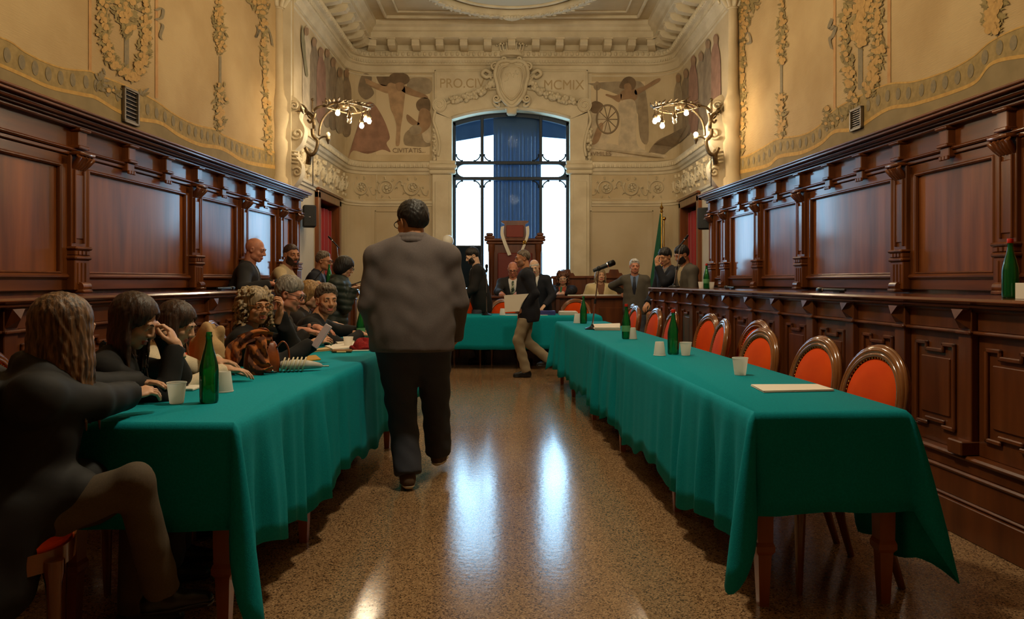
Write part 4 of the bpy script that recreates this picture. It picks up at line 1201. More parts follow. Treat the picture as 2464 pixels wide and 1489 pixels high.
# ================================================================== wall lamps
BULB = mat('lit_bulb', (1, .9, .75), .3, emit=(1.0, .80, .52), estr=310.0)
BULB_OFF = mat('unlit_bulb_glass', lin((226, 214, 190)), .12, spec=.8)
def wall_lamp(sx, label):
    Y0 = 10.28
    e = empty('wall_lamp', (0, Y0, 0), label=label, cat='wall lamp', group='wrought iron wall lamps')
    def w(zx, zy, dy=0.0):      # coordinates of the right lamp, mirrored for the left one
        px, py = 1540 + zx / 5.318, 180 + zy / 5.318
        return (sx * (px - CX) * Y0 / F, dy, Z(py, Y0))
    def tb(name, pts, r, seg=8, n=5): return MB().tube(spline(pts, n), r, seg).build(name, IRON, e, smooth=180)
    tb('scroll_arm', [w(1005, 930), w(978, 990), w(930, 1022), w(880, 990), w(852, 910), w(850, 840), w(885, 805), w(912, 760), w(915, 690)], .026)
    tb('back_plate', [w(990, 1130, .08), w(978, 1080, .06), w(965, 1035, .03), w(985, 960, .08)], .038)
    tb('main_arm', [w(830, 780), w(822, 680), w(790, 580), w(740, 510), w(670, 450)], .017)
    tb('main_arm', [w(925, 470, .05), w(860, 425), w(780, 400), w(690, 388)], .018)
    tb('side_arm', [w(905, 700, .05), w(900, 600), w(930, 520, .05), w(990, 470, .1), w(1040, 440, .14)], .024)
    tb('side_arm', [w(1000, 560, .1), w(960, 600, .05), w(900, 560), w(880, 490)], .016)
    tb('spike', [w(915, 480), w(915, 400), w(913, 320)], .013)
    MB().ball(w(913, 318), .024, 8, 6).build('finial', IRON, e, smooth=180)
    lv = MB()
    for k in range(9):
        a = k * .7
        c = np.array(w(1030 + 35 * math.cos(a), 450 + 45 * math.sin(a), .10))
        lv.tube([c, c + np.array((sx * .05 * math.cos(a * 1.7), -.03, .05 * math.sin(a * 2.1))), c + np.array((sx * .10 * math.cos(a * 1.7), -.02, .10 * math.sin(a * 2.1)))], [.008, .026, .003], 6, flat=.35)
    lv.build('leaf_cluster', IRON, e, smooth=180)
    C = np.array(w(455, 420)); R = .285
    ring = [C + np.array((R * math.cos(a), R * math.sin(a), .012 * math.sin(3 * a))) for a in np.linspace(0, 2 * PI, 41)[:-1]]
    MB().tube(ring, .013, 7, closed=True).build('ring', IRON, e, smooth=180)
    for k in range(6):
        a = k * PI / 3 + .3
        tb('ring_spoke', [C + np.array((R * math.cos(a), R * math.sin(a), 0)), C + np.array((R * .55 * math.cos(a), R * .55 * math.sin(a), .05)), C + np.array((sx * .05, 0, .03))], .009, 6)
    lv = MB()
    for k in range(26):
        a = k * 2 * PI / 26
        c = C + np.array((R * math.cos(a), R * math.sin(a), .01))
        d = np.array((math.cos(a + 1.1), math.sin(a + 1.1), random.uniform(.1, .7)))
        lv.tube([c, c + d * .045, c + d * .10], [.008, .024, .003], 6, flat=.35)
    lv.build('ring_leaves', IRON, e, smooth=180)
    MB().ball(C + np.array((sx * .05, 0, .02)), (.07, .07, .05), 10, 7).build('hub', IRON, e, smooth=180)
    bl = MB().lathe([(.0, -.062), (.016, -.058), (.028, -.042), (.031, -.026), (.024, -.008), (.013, .008), (.012, .02)], seg=12).mesh('bulb', 180)
    bl.materials.append(BULB)
    bo = bl.copy(); bo.materials[0] = BULB_OFF
    so = MB().lathe([(.012, .0), (.028, .012), (.034, .03), (.026, .05), (.014, .075), (.008, .10)], seg=12).mesh('socket', 180); so.materials.append(IRON)
    ang = ((PI * .98, .10, 1), (PI * 1.22, .20, 1), (PI * .75, .04, 1), (PI * 1.6, .05, 1), (PI * 1.42, .16, 0), (PI * .45, .0, 1))
    for a, drop, lit in ang:
        p = C + np.array((sx * R * .96 * math.cos(a), R * .96 * math.sin(a), -.05 - drop))
        tb('bulb_stem', [C + np.array((sx * R * math.cos(a), R * math.sin(a), 0)), p + np.array((0, 0, .13 + drop * .4)), p + np.array((0, 0, .08))], .007, 6)
        s_ = obj('socket', so, None, e, p)
        obj('bulb', bl if lit else bo, None, s_, (0, 0, 0))
    p = np.array(w(715, 752))
    tb('bulb_stem', [w(850, 840), w(800, 800), w(760, 790), p + np.array((0, 0, -.05))], .012, 6)
    s_ = obj('socket', so, None, e, p + np.array((0, 0, -.04)), (PI, 0, 0)); obj('bulb', bl if sx > 0 else bo, None, s_)
    MB().tube([w(915, 1040, .02), w(915, 1420, .02)], .006, 6).build('lamp_cable', BLACK, e)
wall_lamp(-1, 'wrought iron flower lamp with bare bulbs on the left column')
wall_lamp(1, 'wrought iron flower lamp with bare bulbs on the right column')

# ================================================================== loudspeakers
def speaker(px0, px1, py0, py1, Y, rz, label):
    w, h = (px1 - px0) * Y / F, (py1 - py0) * Y / F
    e = empty('loudspeaker', (X((px0 + px1) / 2, Y), Y, Z(py1, Y)), rz, label=label, cat='loudspeaker', group='wall loudspeakers')
    MB().box(-w / 2, w / 2, -.08, .12, 0, h, bev=.018).build('cabinet', BLACK, e)
    MB().box(-w / 2 + .012, w / 2 - .012, -.09, -.078, .012, h - .012, bev=.004).build('grille', mat('speaker_mesh', lin((40, 40, 40)), .7, col2=lin((24, 24, 24)), nscale=160), e)
    MB().tube([(0, .1, h * .8), (0, .2, h * .9), (0, .26, h * 1.05)], .015, 6).build('wall_bracket', BLACK_METAL, e)
    MB().box(-.012, .012, -.094, -.088, h * .45, h * .47).build('badge', CHROME, e)
speaker(729, 760, 494, 547, 10.75, math.radians(18), 'black loudspeaker hanging at the far end of the left panelling')
speaker(1680, 1713, 500, 552, 10.95, math.radians(-22), 'black loudspeaker hanging at the far end of the right panelling')

# ================================================================== far end: dais, desk, bench, throne, monitor, flag
MB().box(-2.9, 2.9, 11.75, 14.0, 0, .18).build('floor_dais', W_DARK, kind='structure')
def dais_desk():
    Y = 11.95
    x0, x1 = -1.55, X(1520, Y)
    e = empty('council_desk', (0, Y, .18), label='long carved wooden desk where the officials sit', cat='desk')
    MB().box(x0, x1, 0, .04, 0, .79).build('front_board', W_DARK, e)
    MB().box(x0 - .03, x1 + .03, -.05, .50, .79, .83, bev=.01).build('desk_top', W_TOP, e)
    for x in np.linspace(x0 + .04, x1 - .04, 7): MB().box(x - .035, x + .035, -.03, .0, .0, .79, bev=.006).build('pilaster', W_DARK, e)
    xs_ = np.linspace(x0 + .04, x1 - .04, 7)
    for a, b in zip(xs_, xs_[1:]): MB().box(a + .09, b - .09, -.012, .002, .15, .65, bev=.006).build('front_panel', W_DARK, e)
    MB().box(x0, x1, -.03, .0, .0, .1, bev=.006).build('plinth', W_DARK, e)
    for x in (x0, x1 - .03): MB().box(x, x + .03, 0, .45, 0, .79).build('end_panel', W_DARK, e)
dais_desk()
def bench(xa, xb, label):
    Y = 13.1
    e = empty('high_back_bench', (0, Y, .18), label=label, cat='bench')
    MB().box(xa, xb, 0, .05, 0, 1.12).build('back_board', W_DARK, e)
    MB().box(xa - .03, xb + .03, -.03, .08, 1.10, 1.15, bev=.012).build('top_rail', W_DARK, e)
    for x in (xa + .22, xb - .16):
        MB().prism([(x - .16, 1.15), (x - .13, 1.20), (x - .09, 1.20), (x - .07, 1.26), (x + .07, 1.26), (x + .09, 1.20), (x + .13, 1.20), (x + .16, 1.15)], lambda a, b, d: (a, d, b), .0, .06).build('crest', W_DARK, e)
    for x in (xa + .03, (xa + xb) / 2, xb - .03): MB().box(x - .03, x + .03, -.025, .01, .3, 1.1, bev=.006).build('stile', W_DARK, e)
    for x in (xa + .2, xb - .25):
        for k in range(3): MB().box(x + k * .05, x + k * .05 + .03, -.02, .002, .86, .93, bev=.004).build('carved_block', W_DARK, e)
    MB().box(xa, xb, -.42, .0, .40, .44, bev=.01).build('seat', W_DARK, e)
    for x in (xa, xb - .05): MB().box(x, x + .05, -.42, 0, 0, .62, bev=.008).build('side_panel', W_DARK, e)
bench(X(1330, 13.1), X(1500, 13.1), 'high-backed carved bench behind the two seated women')
def throne():
    Y = 13.35
    e = empty('throne', (X(1239, Y), Y, .18), label='tall carved wooden throne in front of the window with tricolour-less sash', cat='throne')
    e['label'] = 'tall carved wooden throne in front of the window with white sash'
    MB().box(-.46, .46, .0, .10, 0, 1.72, bev=.01).build('back_board', W_DARK, e)
    MB().box(-.50, .50, -.04, .14, 1.70, 1.75, bev=.015).box(-.53, .53, -.06, .16, 1.75, 1.80, bev=.015).build('shoulder_rail', W_DARK, e)
    for x in (-.44, .44):
        MB().box(x - .09, x + .09, -.03, .13, 1.80, 1.85, bev=.015).box(x - .06, x + .06, -.02, .12, 1.85, 1.90, bev=.015).build('shoulder_block', W_DARK, e)
        MB().lathe([(.06, .5), (.06, .6), (.045, .65), (.05, 1.55), (.06, 1.6), (.06, 1.7)], (x * .93, -.02, 0), 12).build('colonnette', W_DARK, e, smooth=50)
    MB().prism([(-.20, 1.78), (-.18, 2.05), (-.235, 2.08), (-.235, 2.11), (.235, 2.11), (.235, 2.08), (.18, 2.05), (.20, 1.78)], lambda a, b, d: (a, d, b), .0, .09).build('headpiece', W_DARK, e)
    MB().box(-.15, .15, -.02, .0, 1.82, 2.03, bev=.01).build('headpiece_panel', mat('red_leather', lin((120, 40, 24)), .5), e)
    MB().box(-.30, .30, -.03, .0, .55, 1.55, bev=.02).build('back_cushion', mat('dark_red_leather', lin((104, 34, 22)), .45), e)
    MB().box(-.42, .42, -.55, .0, .36, .46, bev=.03).build('seat', mat('dark_red_leather', (0, 0, 0)), e)
    for x in (-.44, .44):
        MB().tube([(x, 0, .74), (x, -.3, .74), (x, -.5, .70)], [.03, .035, .045], 8).build('armrest', W_DARK, e, smooth=180)
        MB().box(x - .035, x + .035, -.52, -.45, 0, .70, bev=.01).build('leg', W_DARK, e); MB().box(x - .035, x + .035, .02, .09, 0, .5, bev=.01).build('leg', W_DARK, e)
    s_ = MB()
    for sx in (-1, 1):
        pts = spline([(sx * .215, -.03, 2.00), (sx * .22, -.06, 1.86), (sx * .17, -.07, 1.70), (sx * .09, -.07, 1.5)], 6)
        n = len(pts)
        V = [(x - .028, y, z) for x, y, z in pts] + [(x + .028, y, z + .02) for x, y, z in pts] + [(x - .028, y - .006, z) for x, y, z in pts] + [(x + .028, y - .006, z + .02) for x, y, z in pts]
        s_.add(V, [(2 * n + i, 2 * n + i + 1, 3 * n + i + 1, 3 * n + i) for i in range(n - 1)] + [(i, n + i, n + i + 1, i + 1) for i in range(n - 1)] + [(i, i + 1, 2 * n + i + 1, 2 * n + i) for i in range(n - 1)] + [(n + i, 3 * n + i, 3 * n + i + 1, n + i + 1) for i in range(n - 1)])
    tag(s_.build('ceremonial_sash', mat('pale_ribbon', lin((214, 206, 190)), .6), None, loc=e.location), 'pale ribbon sash hung over the throne headpiece', 'sash')
    b = MB()
    for k in range(7): b.ball((.165 + .02 * math.cos(k), -.085, 1.72 + .022 * math.sin(k * 1.7) + .01), .018, 6, 5)
    b.build('sash_rosette', GOLD, [o for o in SC.objects if o.name == 'ceremonial_sash'][0], smooth=180)
throne()
e = empty('monitor', (X(1115, 12.9), 12.9, .18), label='large dark monitor behind the bearded standing man', cat='monitor')
MB().box(-.42, .30, 0, .05, .95, 1.66, bev=.012).build('screen_case', BLACK, e)
MB().box(-.40, .28, -.008, .0, .97, 1.64).build('screen', mat('dark_screen', lin((20, 34, 44)), .12), e)
MB().box(-.09, -.03, .02, .05, 0, .95).box(-.3, .18, -.12, .2, 0, .03, bev=.01).build('stand', BLACK_METAL, e)
e = empty('globe_lamp', (X(1077, 12.9), 12.95, .18), label='white round lamp globe peeking over the dark-suited man\'s shoulder', cat='lamp')
MB().ball((0, 0, 1.74), .10, 14, 10).build('globe', mat('white_globe', lin((230, 224, 210)), .4), e, smooth=180)
MB().lathe([(.12, 0), (.12, .02), (.02, .04), (.015, 1.66)], seg=12).build('stand', BLACK_METAL, e, smooth=50)
# flag on its pole
fe = empty('flag', (X(1592, 13.2), 13.2, 0), label='furled green and white flag on a pole beside the right doorway', cat='flag')
MB().lathe([(.14, 0), (.14, .03), (.04, .06), (.03, .1), (.014, .12), (.014, 2.42)], seg=12).build('pole', GOLD, fe, smooth=50)
MB().lathe([(.0, 2.40), (.03, 2.43), (.015, 2.47), (.035, 2.50), (.012, 2.54), (.0, 2.62)], seg=10).build('finial', GOLD, fe, smooth=50)
def furled(c0, c1, x0, w0, w1, ph):
    m = MB(); n = 22
    rows = np.linspace(0, 1, 9)
    V = []
    for t in rows:
        for k in range(n):
            a = 2 * PI * k / n
            r = 1 + .25 * math.sin(4 * a + ph + 2 * t)
            V.append((x0 + (w0 + (w1 - w0) * t) * r * math.cos(a) - .10 * t, .05 + .05 * r * math.sin(a), c0 + (c1 - c0) * t))
    m.add(V, [(j * n + k, j * n + (k + 1) % n, (j + 1) * n + (k + 1) % n, (j + 1) * n + k) for j in range(8) for k in range(n)] + [tuple(8 * n + k for k in range(n))])
    return m
furled(2.40, 1.0, -.0, .02, .10, 0).build('flag_cloth', mat('flag_green', lin((24, 84, 56)), .8), fe, smooth=180)
furled(2.38, 1.1, .05, .012, .045, 1).build('flag_cloth', mat('flag_white', lin((214, 206, 186)), .8), fe, smooth=180)
f2 = empty('flag_pole', (X(1594, 13.0) + .03, 13.02, 0), label='thin bare pole with brass knob in front of the green flag', cat='pole')
MB().lathe([(.12, 0), (.12, .03), (.012, .06), (.012, 2.28)], seg=10).build('pole', GOLD, f2, smooth=50)
MB().ball((0, 0, 2.30), .035, 10, 8).build('knob', GOLD, f2, smooth=180)

# red chairs at the far table
for px, py, yw, lab in ((1128, 724, 178, 'red-backed chair behind the far table by the standing bearded man'), (1214, 728, 182, 'red-backed chair behind the far table, half hidden by the walking man'), (1388, 722, 180, 'dark chair with red back behind the paper stacks on the far table')):
    chair(X(px, 11.6), 11.52, math.radians(yw), lab, 'chairs behind the far table')

# ================================================================== small objects
TOP = .757
def onto(px, py, z=TOP):
    """floor-plan spot under a pixel that lies on a level top"""
    Y = F * (CAMZ - z) / (py - HZ)
    return (X(px, Y), Y, z)
BPROF = [(.0, 0), (.036, 0), (.041, .006), (.042, .02), (.042, .15), (.040, .17), (.030, .215), (.020, .25), (.0145, .28), (.0135, .30), (.0155, .302), (.0155, .312), (.0135, .314), (.0135, .325)]
def make_bottle():
    e = empty('glass_bottle')
    inner = [(max(r - .0028, 0), max(z, .004)) for r, z in BPROF]
    prof = BPROF[1:] + inner[::-1][:-1]
    MB().lathe([(0, 0)] + prof + [(0, .004)], seg=20, close=False).build('bottle_glass', GREEN_GLASS, e, smooth=50)
    MB().lathe([(.0425, .07), (.0428, .072), (.0428, .125), (.0425, .127)], seg=20, close=False).build('label_band', LABEL_M, e, smooth=60)
    MB().lathe([(.0, .332), (.0155, .332), (.0165, .328), (.0165, .308), (.0155, .306)], seg=16, close=False).build('cap', RED_PLASTIC, e, smooth=50)
    return e
B0 = make_bottle(); B_USED = [0]
def bottle(p, h, label, cap=True, lab=True, wscale=1.0):
    o = B0 if not B_USED[0] else copy_tree(B0)
    B_USED[0] += 1
    o.location = p; k = h / .332; o.scale = (k * wscale, k * wscale, k)
    tag(o, label, 'bottle', 'green water bottles')
    for ch in list(o.children):
        if (not cap and ch.name.startswith('cap')) or (not lab and ch.name.startswith('label')):
            if o is not B0: bpy.data.objects.remove(ch)
    return o
p = onto(1507, 815); bottle(p, (815 - 731) * p[1] / F, 'capped green bottle standing behind the pair on the right table')
p = onto(503, 968); bottle(p, (968 - 795) * p[1] / F, 'uncapped green bottle on the left table beside the white cup', cap=False, lab=False)
p = onto(868, 820); bottle(p, (820 - 738) * p[1] / F, 'green bottle with red cap next to the red hat on the left table')
p = onto(1620, 852); bottle(p, (852 - 744) * p[1] / F, 'red-capped green bottle between two cups on the right table', lab=False)
p = onto(1404, 778); bottle(p, (778 - 711) * p[1] / F, 'uncapped green bottle at the far end of the right table', cap=False, lab=False)
CT = 1.1635
def onrc(px, back=.15):      # spot on the right counter top seen at px
    tx = (px - CX) / F; Y = (2.51 + back) / (tx + .0666); return (tx * Y, Y, CT)
def onlc(px, back=.15):
    tx = (px - CX) / F; Y = (2.70 + back) / (-tx + .05); return (tx * Y, Y, CT)
p = onrc(1700); bottle(p, (692 - 632) * p[1] / F, 'green bottle with red cap at the far end of the right counter')
p = onrc(2431); bottle(p, (714 - 570) * p[1] / F, 'large green bottle on the counter at the right edge of the photo', lab=False)
p = onlc(792, .12); bottle(p, .30, 'green bottle standing on the left counter in front of the man with glasses', cap=False, lab=False)

CPROF = [(.0, .004), (.0245, .004), (.0255, 0), (.0265, .004), (.036, .078), (.0375, .0785), (.0382, .081), (.0372, .083), (.0358, .081)]
cupm = MB().lathe(CPROF, seg=20, close=False).mesh('cup', 40); cupm.materials.append(CUP)
def cup(p, h, label, inv=False):
    o = obj('paper_cup', cupm, None, None, p, None, label=label, cat='cup', group='white disposable cups')
    k = h / .083; o.scale = (k, k, k)
    if inv: o.rotation_euler = (PI, 0, 0); o.location = (p[0], p[1], p[2] + h)
def cup_px(px, pb, pt, label, inv=False, base=None):
    p = base or onto(px, pb); cup(p, (pb - pt) * p[1] / F, label, inv)
cup_px(425, 970, 919, 'white cup by the hands of the woman in the black coat')
cup_px(539, 942, 893, 'upturned white cup behind the near green bottle on the left table', True)
cup_px(838, 837, 810, 'white cup with brown rim among the papers on the left table')
cup_px(1781, 902, 860, 'lone white cup near the middle of the right table')
cup_px(1650, 855, 823, 'upright white cup just right of the red-capped bottle')
cup_px(1587, 855, 822, 'upside-down white cup just left of the red-capped bottle', True)
cup_px(1521, 815, 788, 'white cup half hidden behind the middle green bottle', True)
cup_px(1390, 777, 754, 'upturned white cup beside the farthest bottle on the right table', True)
cup_px(1209, 758, 742, 'upturned white cup on the far cross-wise table', True)
cup_px(1687, 692, 676, 'small white cup left of the bottle on the far right counter', base=onrc(1687))
cup_px(1712, 692, 676, 'small white cup right of the bottle on the far right counter', base=onrc(1712, .2))

def sheet(name, pts, h, m, label, cat, z=None, sheets=1, group=None, curl=0.0):
    """a low stack of paper from four plan corners"""
    e = None
    b = MB()
    z0 = pts[0][2] if z is None else z
    if sheets == 1:
        b.prism([(q[0], q[1]) for q in pts], lambda a, c, d: (a, c, d), z0 + .001, z0 + .001 + h)
        o = b.build(name, m)
        return tag(o, label, cat, group)
    e = empty(name, (0, 0, 0), label=label, cat=cat, group=group)
    for k in range(sheets):
        j = [(q[0] + random.uniform(-.006, .006), q[1] + random.uniform(-.006, .006)) for q in pts]
        MB().prism(j, lambda a, c, d: (a, c, d), z0 + .001 + h * k / sheets, z0 + .001 + h * (k + .82) / sheets).build('sheet', m, e)
    return e
sheet('folded_paper', [onto(1808, 929), onto(1840, 945), onto(2008, 941), onto(1965, 928)], .008, PAPER, 'folded white papers lying at the near end of the right table', 'paper', TOP, 3)
sheet('paper_stack', [onto(1428, 786), onto(1430, 795), onto(1492, 795), onto(1492, 784)], .03, PAPER, 'stack of white papers beside the microphone base on the right table', 'paper', TOP, 6)
def head(x0, x1, y0, y1): return [(x0, y0, TOP), (x1, y0, TOP), (x1, y1, TOP), (x0, y1, TOP)]
sheet('paper_stack', head(X(1346, 11.1), X(1388, 11.1), 10.98, 11.3), .05, PAPER, 'thick stack of white papers on the far cross-wise table', 'paper', TOP, 6)
sheet('folder', head(X(1297, 11.1), X(1336, 11.1), 11.0, 11.3), .06, mat('blue_folder_card', lin((58, 64, 130)), .5), 'blue violet folder box on the far cross-wise table', 'folder', TOP, 3)
sheet('paper_sheet', head(X(1300, 10.95), X(1318, 10.95), 10.9, 10.98), .004, PAPER, 'small white note at the edge of the far table', 'paper', TOP)
sheet('paper_sheet', head(X(1216, 10.95), X(1250, 10.95), 10.9, 11.05), .004, PAPER, 'white sheet by the upturned cup on the far table', 'paper', TOP)
DT = .18 + .832
def dsk(px0, px1, y0=12.0, y1=12.25): return [(X(px0, y0), y0, DT), (X(px1, y0), y0, DT), (X(px1, y1), y1, DT), (X(px0, y1), y1, DT)]
sheet('open_newspaper', dsk(1366, 1398), .012, PAPER, 'open papers on the desk before the woman with glasses', 'paper', DT, 2)
sheet('open_newspaper', dsk(1398, 1496), .016, PAPER, 'wide spread of papers on the desk before the woman in the pale vest', 'paper', DT, 3)
sheet('notebook', dsk(1336, 1358, 11.95, 12.1), .02, mat('brown_book_cover', lin((90, 60, 40)), .5), 'small closed notebook under the hand of the woman with glasses', 'book', DT)
sheet('name_card', [(onrc(2443, .1)[0], onrc(2443, .1)[1], CT), (onrc(2480, .1)[0], onrc(2480, .1)[1], CT), (onrc(2480, .13)[0], onrc(2480, .13)[1], CT), (onrc(2443, .13)[0], onrc(2443, .13)[1], CT)], .075, PAPER, 'white card standing beside the large bottle on the right counter', 'card', CT)

# microphones on the benches
def flat_mic(px, fn, yaw, label):
    p = fn(px, .22)
    e = empty('bench_microphone', p, yaw, label=label, cat='microphone', group='microphones lying on the benches')
    MB().tube([(-.16, 0, .018), (-.05, 0, .018), (.10, 0, .018), (.12, 0, .018)], [.010, .011, .013, .010], 8).build('handle', BLACK, e, smooth=60)
    MB().tube([(.12, 0, .018), (.13, 0, .018), (.19, 0, .018), (.20, 0, .018)], [.012, .018, .018, .010], 10).build('head', BLACK_METAL, e, smooth=60)
    MB().tube([(.105, 0, .018), (.12, 0, .018)], .014, 10).build('band', CHROME, e)
    MB().box(-.12, -.04, -.02, .02, .0, .008).build('rest', BLACK, e)
flat_mic(1757, onrc, AR - .1, 'thin black microphone lying on the far part of the right counter')
flat_mic(2003, onrc, AR + .1, 'thin black microphone lying on the near part of the right counter')
flat_mic(541, onlc, AL + PI, 'thin black microphone lying on the left counter by the bald man')

def desk_mic(base, top, tip, label, boom=False, thick=.02, clip=True):
    """stand from base up to top, microphone from top to tip (world points)"""
    e = empty('microphone_stand', base, label=label, cat='microphone')
    b = np.array(base); t = np.array(top) - b; q = np.array(tip) - b
    MB().lathe([(.075, 0), (.075, .008), (.06, .016), (.02, .03), (.012, .05)], seg=20).build('base', BLACK_METAL, e, smooth=50)
    MB().tube([(0, 0, .03), t * .45], .008, 8).build('lower_pole', CHROME, e, smooth=60)
    MB().tube([t * .42, t * .50], .012, 8).build('clutch', BLACK, e, smooth=60)
    MB().tube([t * .48, t], .006, 8).build('upper_pole', CHROME, e, smooth=60)
    d = (q - t) / np.linalg.norm(q - t); l = np.linalg.norm(q - t)
    s0 = t - d * l * .35
    MB().tube([s0, t, t + d * l * .55], [thick * .55, thick * .7, thick * .8], 10).build('microphone_body', BLACK, e, smooth=60)
    MB().tube([t + d * l * .55, t + d * l * .62, t + d * l * .95, q], [thick * .8, thick, thick, thick * .6], 10).build('microphone_head', BLACK_METAL, e, smooth=60)
    MB().tube([t + d * l * .50, t + d * l * .56], thick * .86, 10).build('microphone_band', CHROME, e, smooth=60)
    MB().ball(t, thick * .9, 8, 6).build('clip', BLACK, e, smooth=180)
p = onto(1425, 792); desk_mic(p, at(1441, 646, p[1]), at(1480, 630, p[1]), 'black microphone on a tall desk stand at the right table', thick=.030)
p = (X(1171, 11.0), 11.0, TOP); desk_mic(p, at(1171, 650, 11.0), at(1171, 638, 10.8), 'upright chrome microphone stand on the far cross-wise table', thick=.022)
p = onrc(1618, .12); p = (p[0], min(p[1], 9.9), CT); p = (X(1622, 9.75), 9.75, CT); desk_mic(p, at(1637, 590, 9.75), at(1656, 565, 9.75), 'slim microphone on a boom in front of the bearded man at the right counter', thick=.014)
p = (X(822, 10.35), 10.35, CT); desk_mic(p, at(810, 590, 10.35), at(790, 568, 10.35), 'slim microphone on a boom at the far end of the left counter', thick=.014)

# ---- things on the left table
LEATHER = mat('brown_leather', lin((150, 74, 26)), .38, col2=lin((112, 52, 18)), nscale=14, bump=.1, bscale=60)
PLAID = mat('plaid_scarf_wool', lin((176, 100, 44)), .9, col2=lin((86, 46, 26)), nscale=24, stretch=(1, 1, 1), ramp=(.45, .55), detail=1)
p = onto(630, 895)
bg_ = empty('leather_handbag', p, math.radians(20), label='brown leather handbag standing on the left table', cat='handbag')
bg_.scale = (.9, .9, .78)
V = []
prof = [(-.10, .0, .06), (-.105, .05, .065), (-.10, .12, .055), (-.085, .19, .03), (-.075, .21, .018)]
n = 20
for hx, z, hy in prof:
    for k in range(n):
        a = 2 * PI * k / n
        c, s_ = math.cos(a), math.sin(a)
        V.append((abs(hx) * math.copysign(abs(c) ** .5, c), hy * math.copysign(abs(s_) ** .6, s_), z))
MB().add(V, [(j * n + k, j * n + (k + 1) % n, (j + 1) * n + (k + 1) % n, (j + 1) * n + k) for j in range(4) for k in range(n)] + [tuple(range(n - 1, -1, -1)), tuple(4 * n + k for k in range(n))]).build('bag_body', LEATHER, bg_, smooth=60)
MB().tube(spline([(.085, -.02, .17), (.12, -.03, .21), (.15, -.03, .16), (.155, -.03, .06), (.14, -.04, .01)], 6), .012, 8, flat=.5).build('handle', LEATHER, bg_, smooth=180)
MB().tube(spline([(-.06, .0, .20), (-.03, -.02, .29), (.03, -.02, .29), (.06, .0, .20)], 6), .011, 8, flat=.5).build('handle', LEATHER, bg_, smooth=180)
MB().tube(spline([(-.05, -.06, .02), (-.02, -.09, .015), (.04, -.11, .012), (.08, -.10, .012)], 5), .014, 8, flat=.6).build('strap', mat('black_leather', lin((34, 24, 18)), .3), bg_, smooth=180)
for x, y, z in ((.0, -.075, .03), (.055, -.115, .02), (-.02, -.07, .05)): MB().ball((x, y, z), .010, 8, 6).build('buckle', CHROME, bg_, smooth=180)
# plaid scarf draped over it
sc = MB()
def drape(path, w0, w1, th=.010, wig=.012):
    S = spline(path, 8); n_ = len(S); m_ = 9
    V = []
    for i, q in enumerate(S):
        q = np.array(q); t = np.array(S[min(i + 1, n_ - 1)]) - np.array(S[max(i - 1, 0)]); t /= np.linalg.norm(t) + 1e-9
        side = np.cross(t, (0, -1, .25)); side /= np.linalg.norm(side) + 1e-9
        nn = np.cross(side, t)
        w_ = w0 + (w1 - w0) * i / (n_ - 1)
        for s2 in (1, -1):
            for k in range(m_):
                u = -1 + 2 * k / (m_ - 1)
                u = u * s2
                V.append(q + side * w_ * u + nn * (th * s2 * .5 + wig * math.sin(u * 5 + i * .5)))
    M2 = 2 * m_
    sc.add(V, [(i * M2 + k, i * M2 + (k + 1) % M2, (i + 1) * M2 + (k + 1) % M2, (i + 1) * M2 + k) for i in range(n_ - 1) for k in range(M2)] + [tuple(range(M2 - 1, -1, -1)), tuple((n_ - 1) * M2 + k for k in range(M2))])
pb = np.array(p)
def q_(dx, dy, dz): return tuple(pb + np.array((dx * .95, dy, dz * .80)))
drape([q_(-.04, -.02, .235), q_(.0, -.075, .20), q_(.015, -.10, .12), q_(.03, -.12, .05), q_(.055, -.135, .015)], .045, .055)
drape([q_(.0, -.02, .24), q_(-.07, -.05, .22), q_(-.12, -.08, .17), q_(-.135, -.09, .09), q_(-.16, -.11, .02)], .035, .045)
drape([q_(-.10, -.07, .21), q_(-.02, -.05, .25), q_(.06, -.02, .22)], .03, .04)
tag(sc.build('plaid_scarf', PLAID, smooth=80), 'orange and brown plaid scarf draped over the leather handbag', 'scarf')
# corded white umbrella bundle
p = onto(716, 893)
um = empty('folded_umbrella', p, math.radians(12), label='pale folded umbrella wrapped with cord beside the handbag', cat='umbrella')
MB().tube(spline([(-.09, 0, .035), (-.04, 0, .036), (.04, .01, .034), (.10, .02, .028), (.13, .025, .022)], 5), [.024, .028, .030, .032, .033, .034, .035, .035, .034, .033, .032, .030, .028, .026, .024, .022, .02, .018, .016, .012, .008], 12, flat=.8).build('canopy', mat('pale_umbrella_cloth', lin((206, 200, 184)), .7, col2=lin((170, 168, 160)), nscale=20), um, smooth=180)
MB().tube([(.125, .024, .022), (.165, .032, .02)], .004, 6).build('tip', CHROME, um)
MB().tube([(-.09, 0, .035), (-.12, -.01, .03), (-.135, -.012, .03)], [.012, .016, .016], 8).build('handle', BLACK, um, smooth=60)
for k in range(6):
    x = -.075 + .022 * k
    MB().tube([(x + .02 * math.sin(a) * .5, .052 * math.cos(a), .038 + .036 * math.sin(a)) for a in np.linspace(0, 2 * PI, 19)[:-1]], .0045, 6, closed=True).build('cord_loop', mat('cream_cord', lin((220, 204, 170)), .7), um, smooth=180)
sheet('snack_packet', [onto(700, 862), onto(712, 872), onto(772, 866), onto(760, 856)], .006, mat('yellow_foil', lin((206, 150, 30)), .3), 'yellow foil packet behind the folded umbrella', 'packet', TOP)
sheet('booklet', [onto(733, 846), onto(745, 848), onto(800, 843), onto(800, 838)], .014, PAPER_Y, 'cream booklets left of the cup on the left table', 'booklet', TOP, 3)
sheet('paper_stack', [onto(780, 838), onto(800, 846), onto(890, 838), onto(860, 826)], .02, PAPER, 'loose white papers under the cup on the left table', 'paper', TOP, 4)
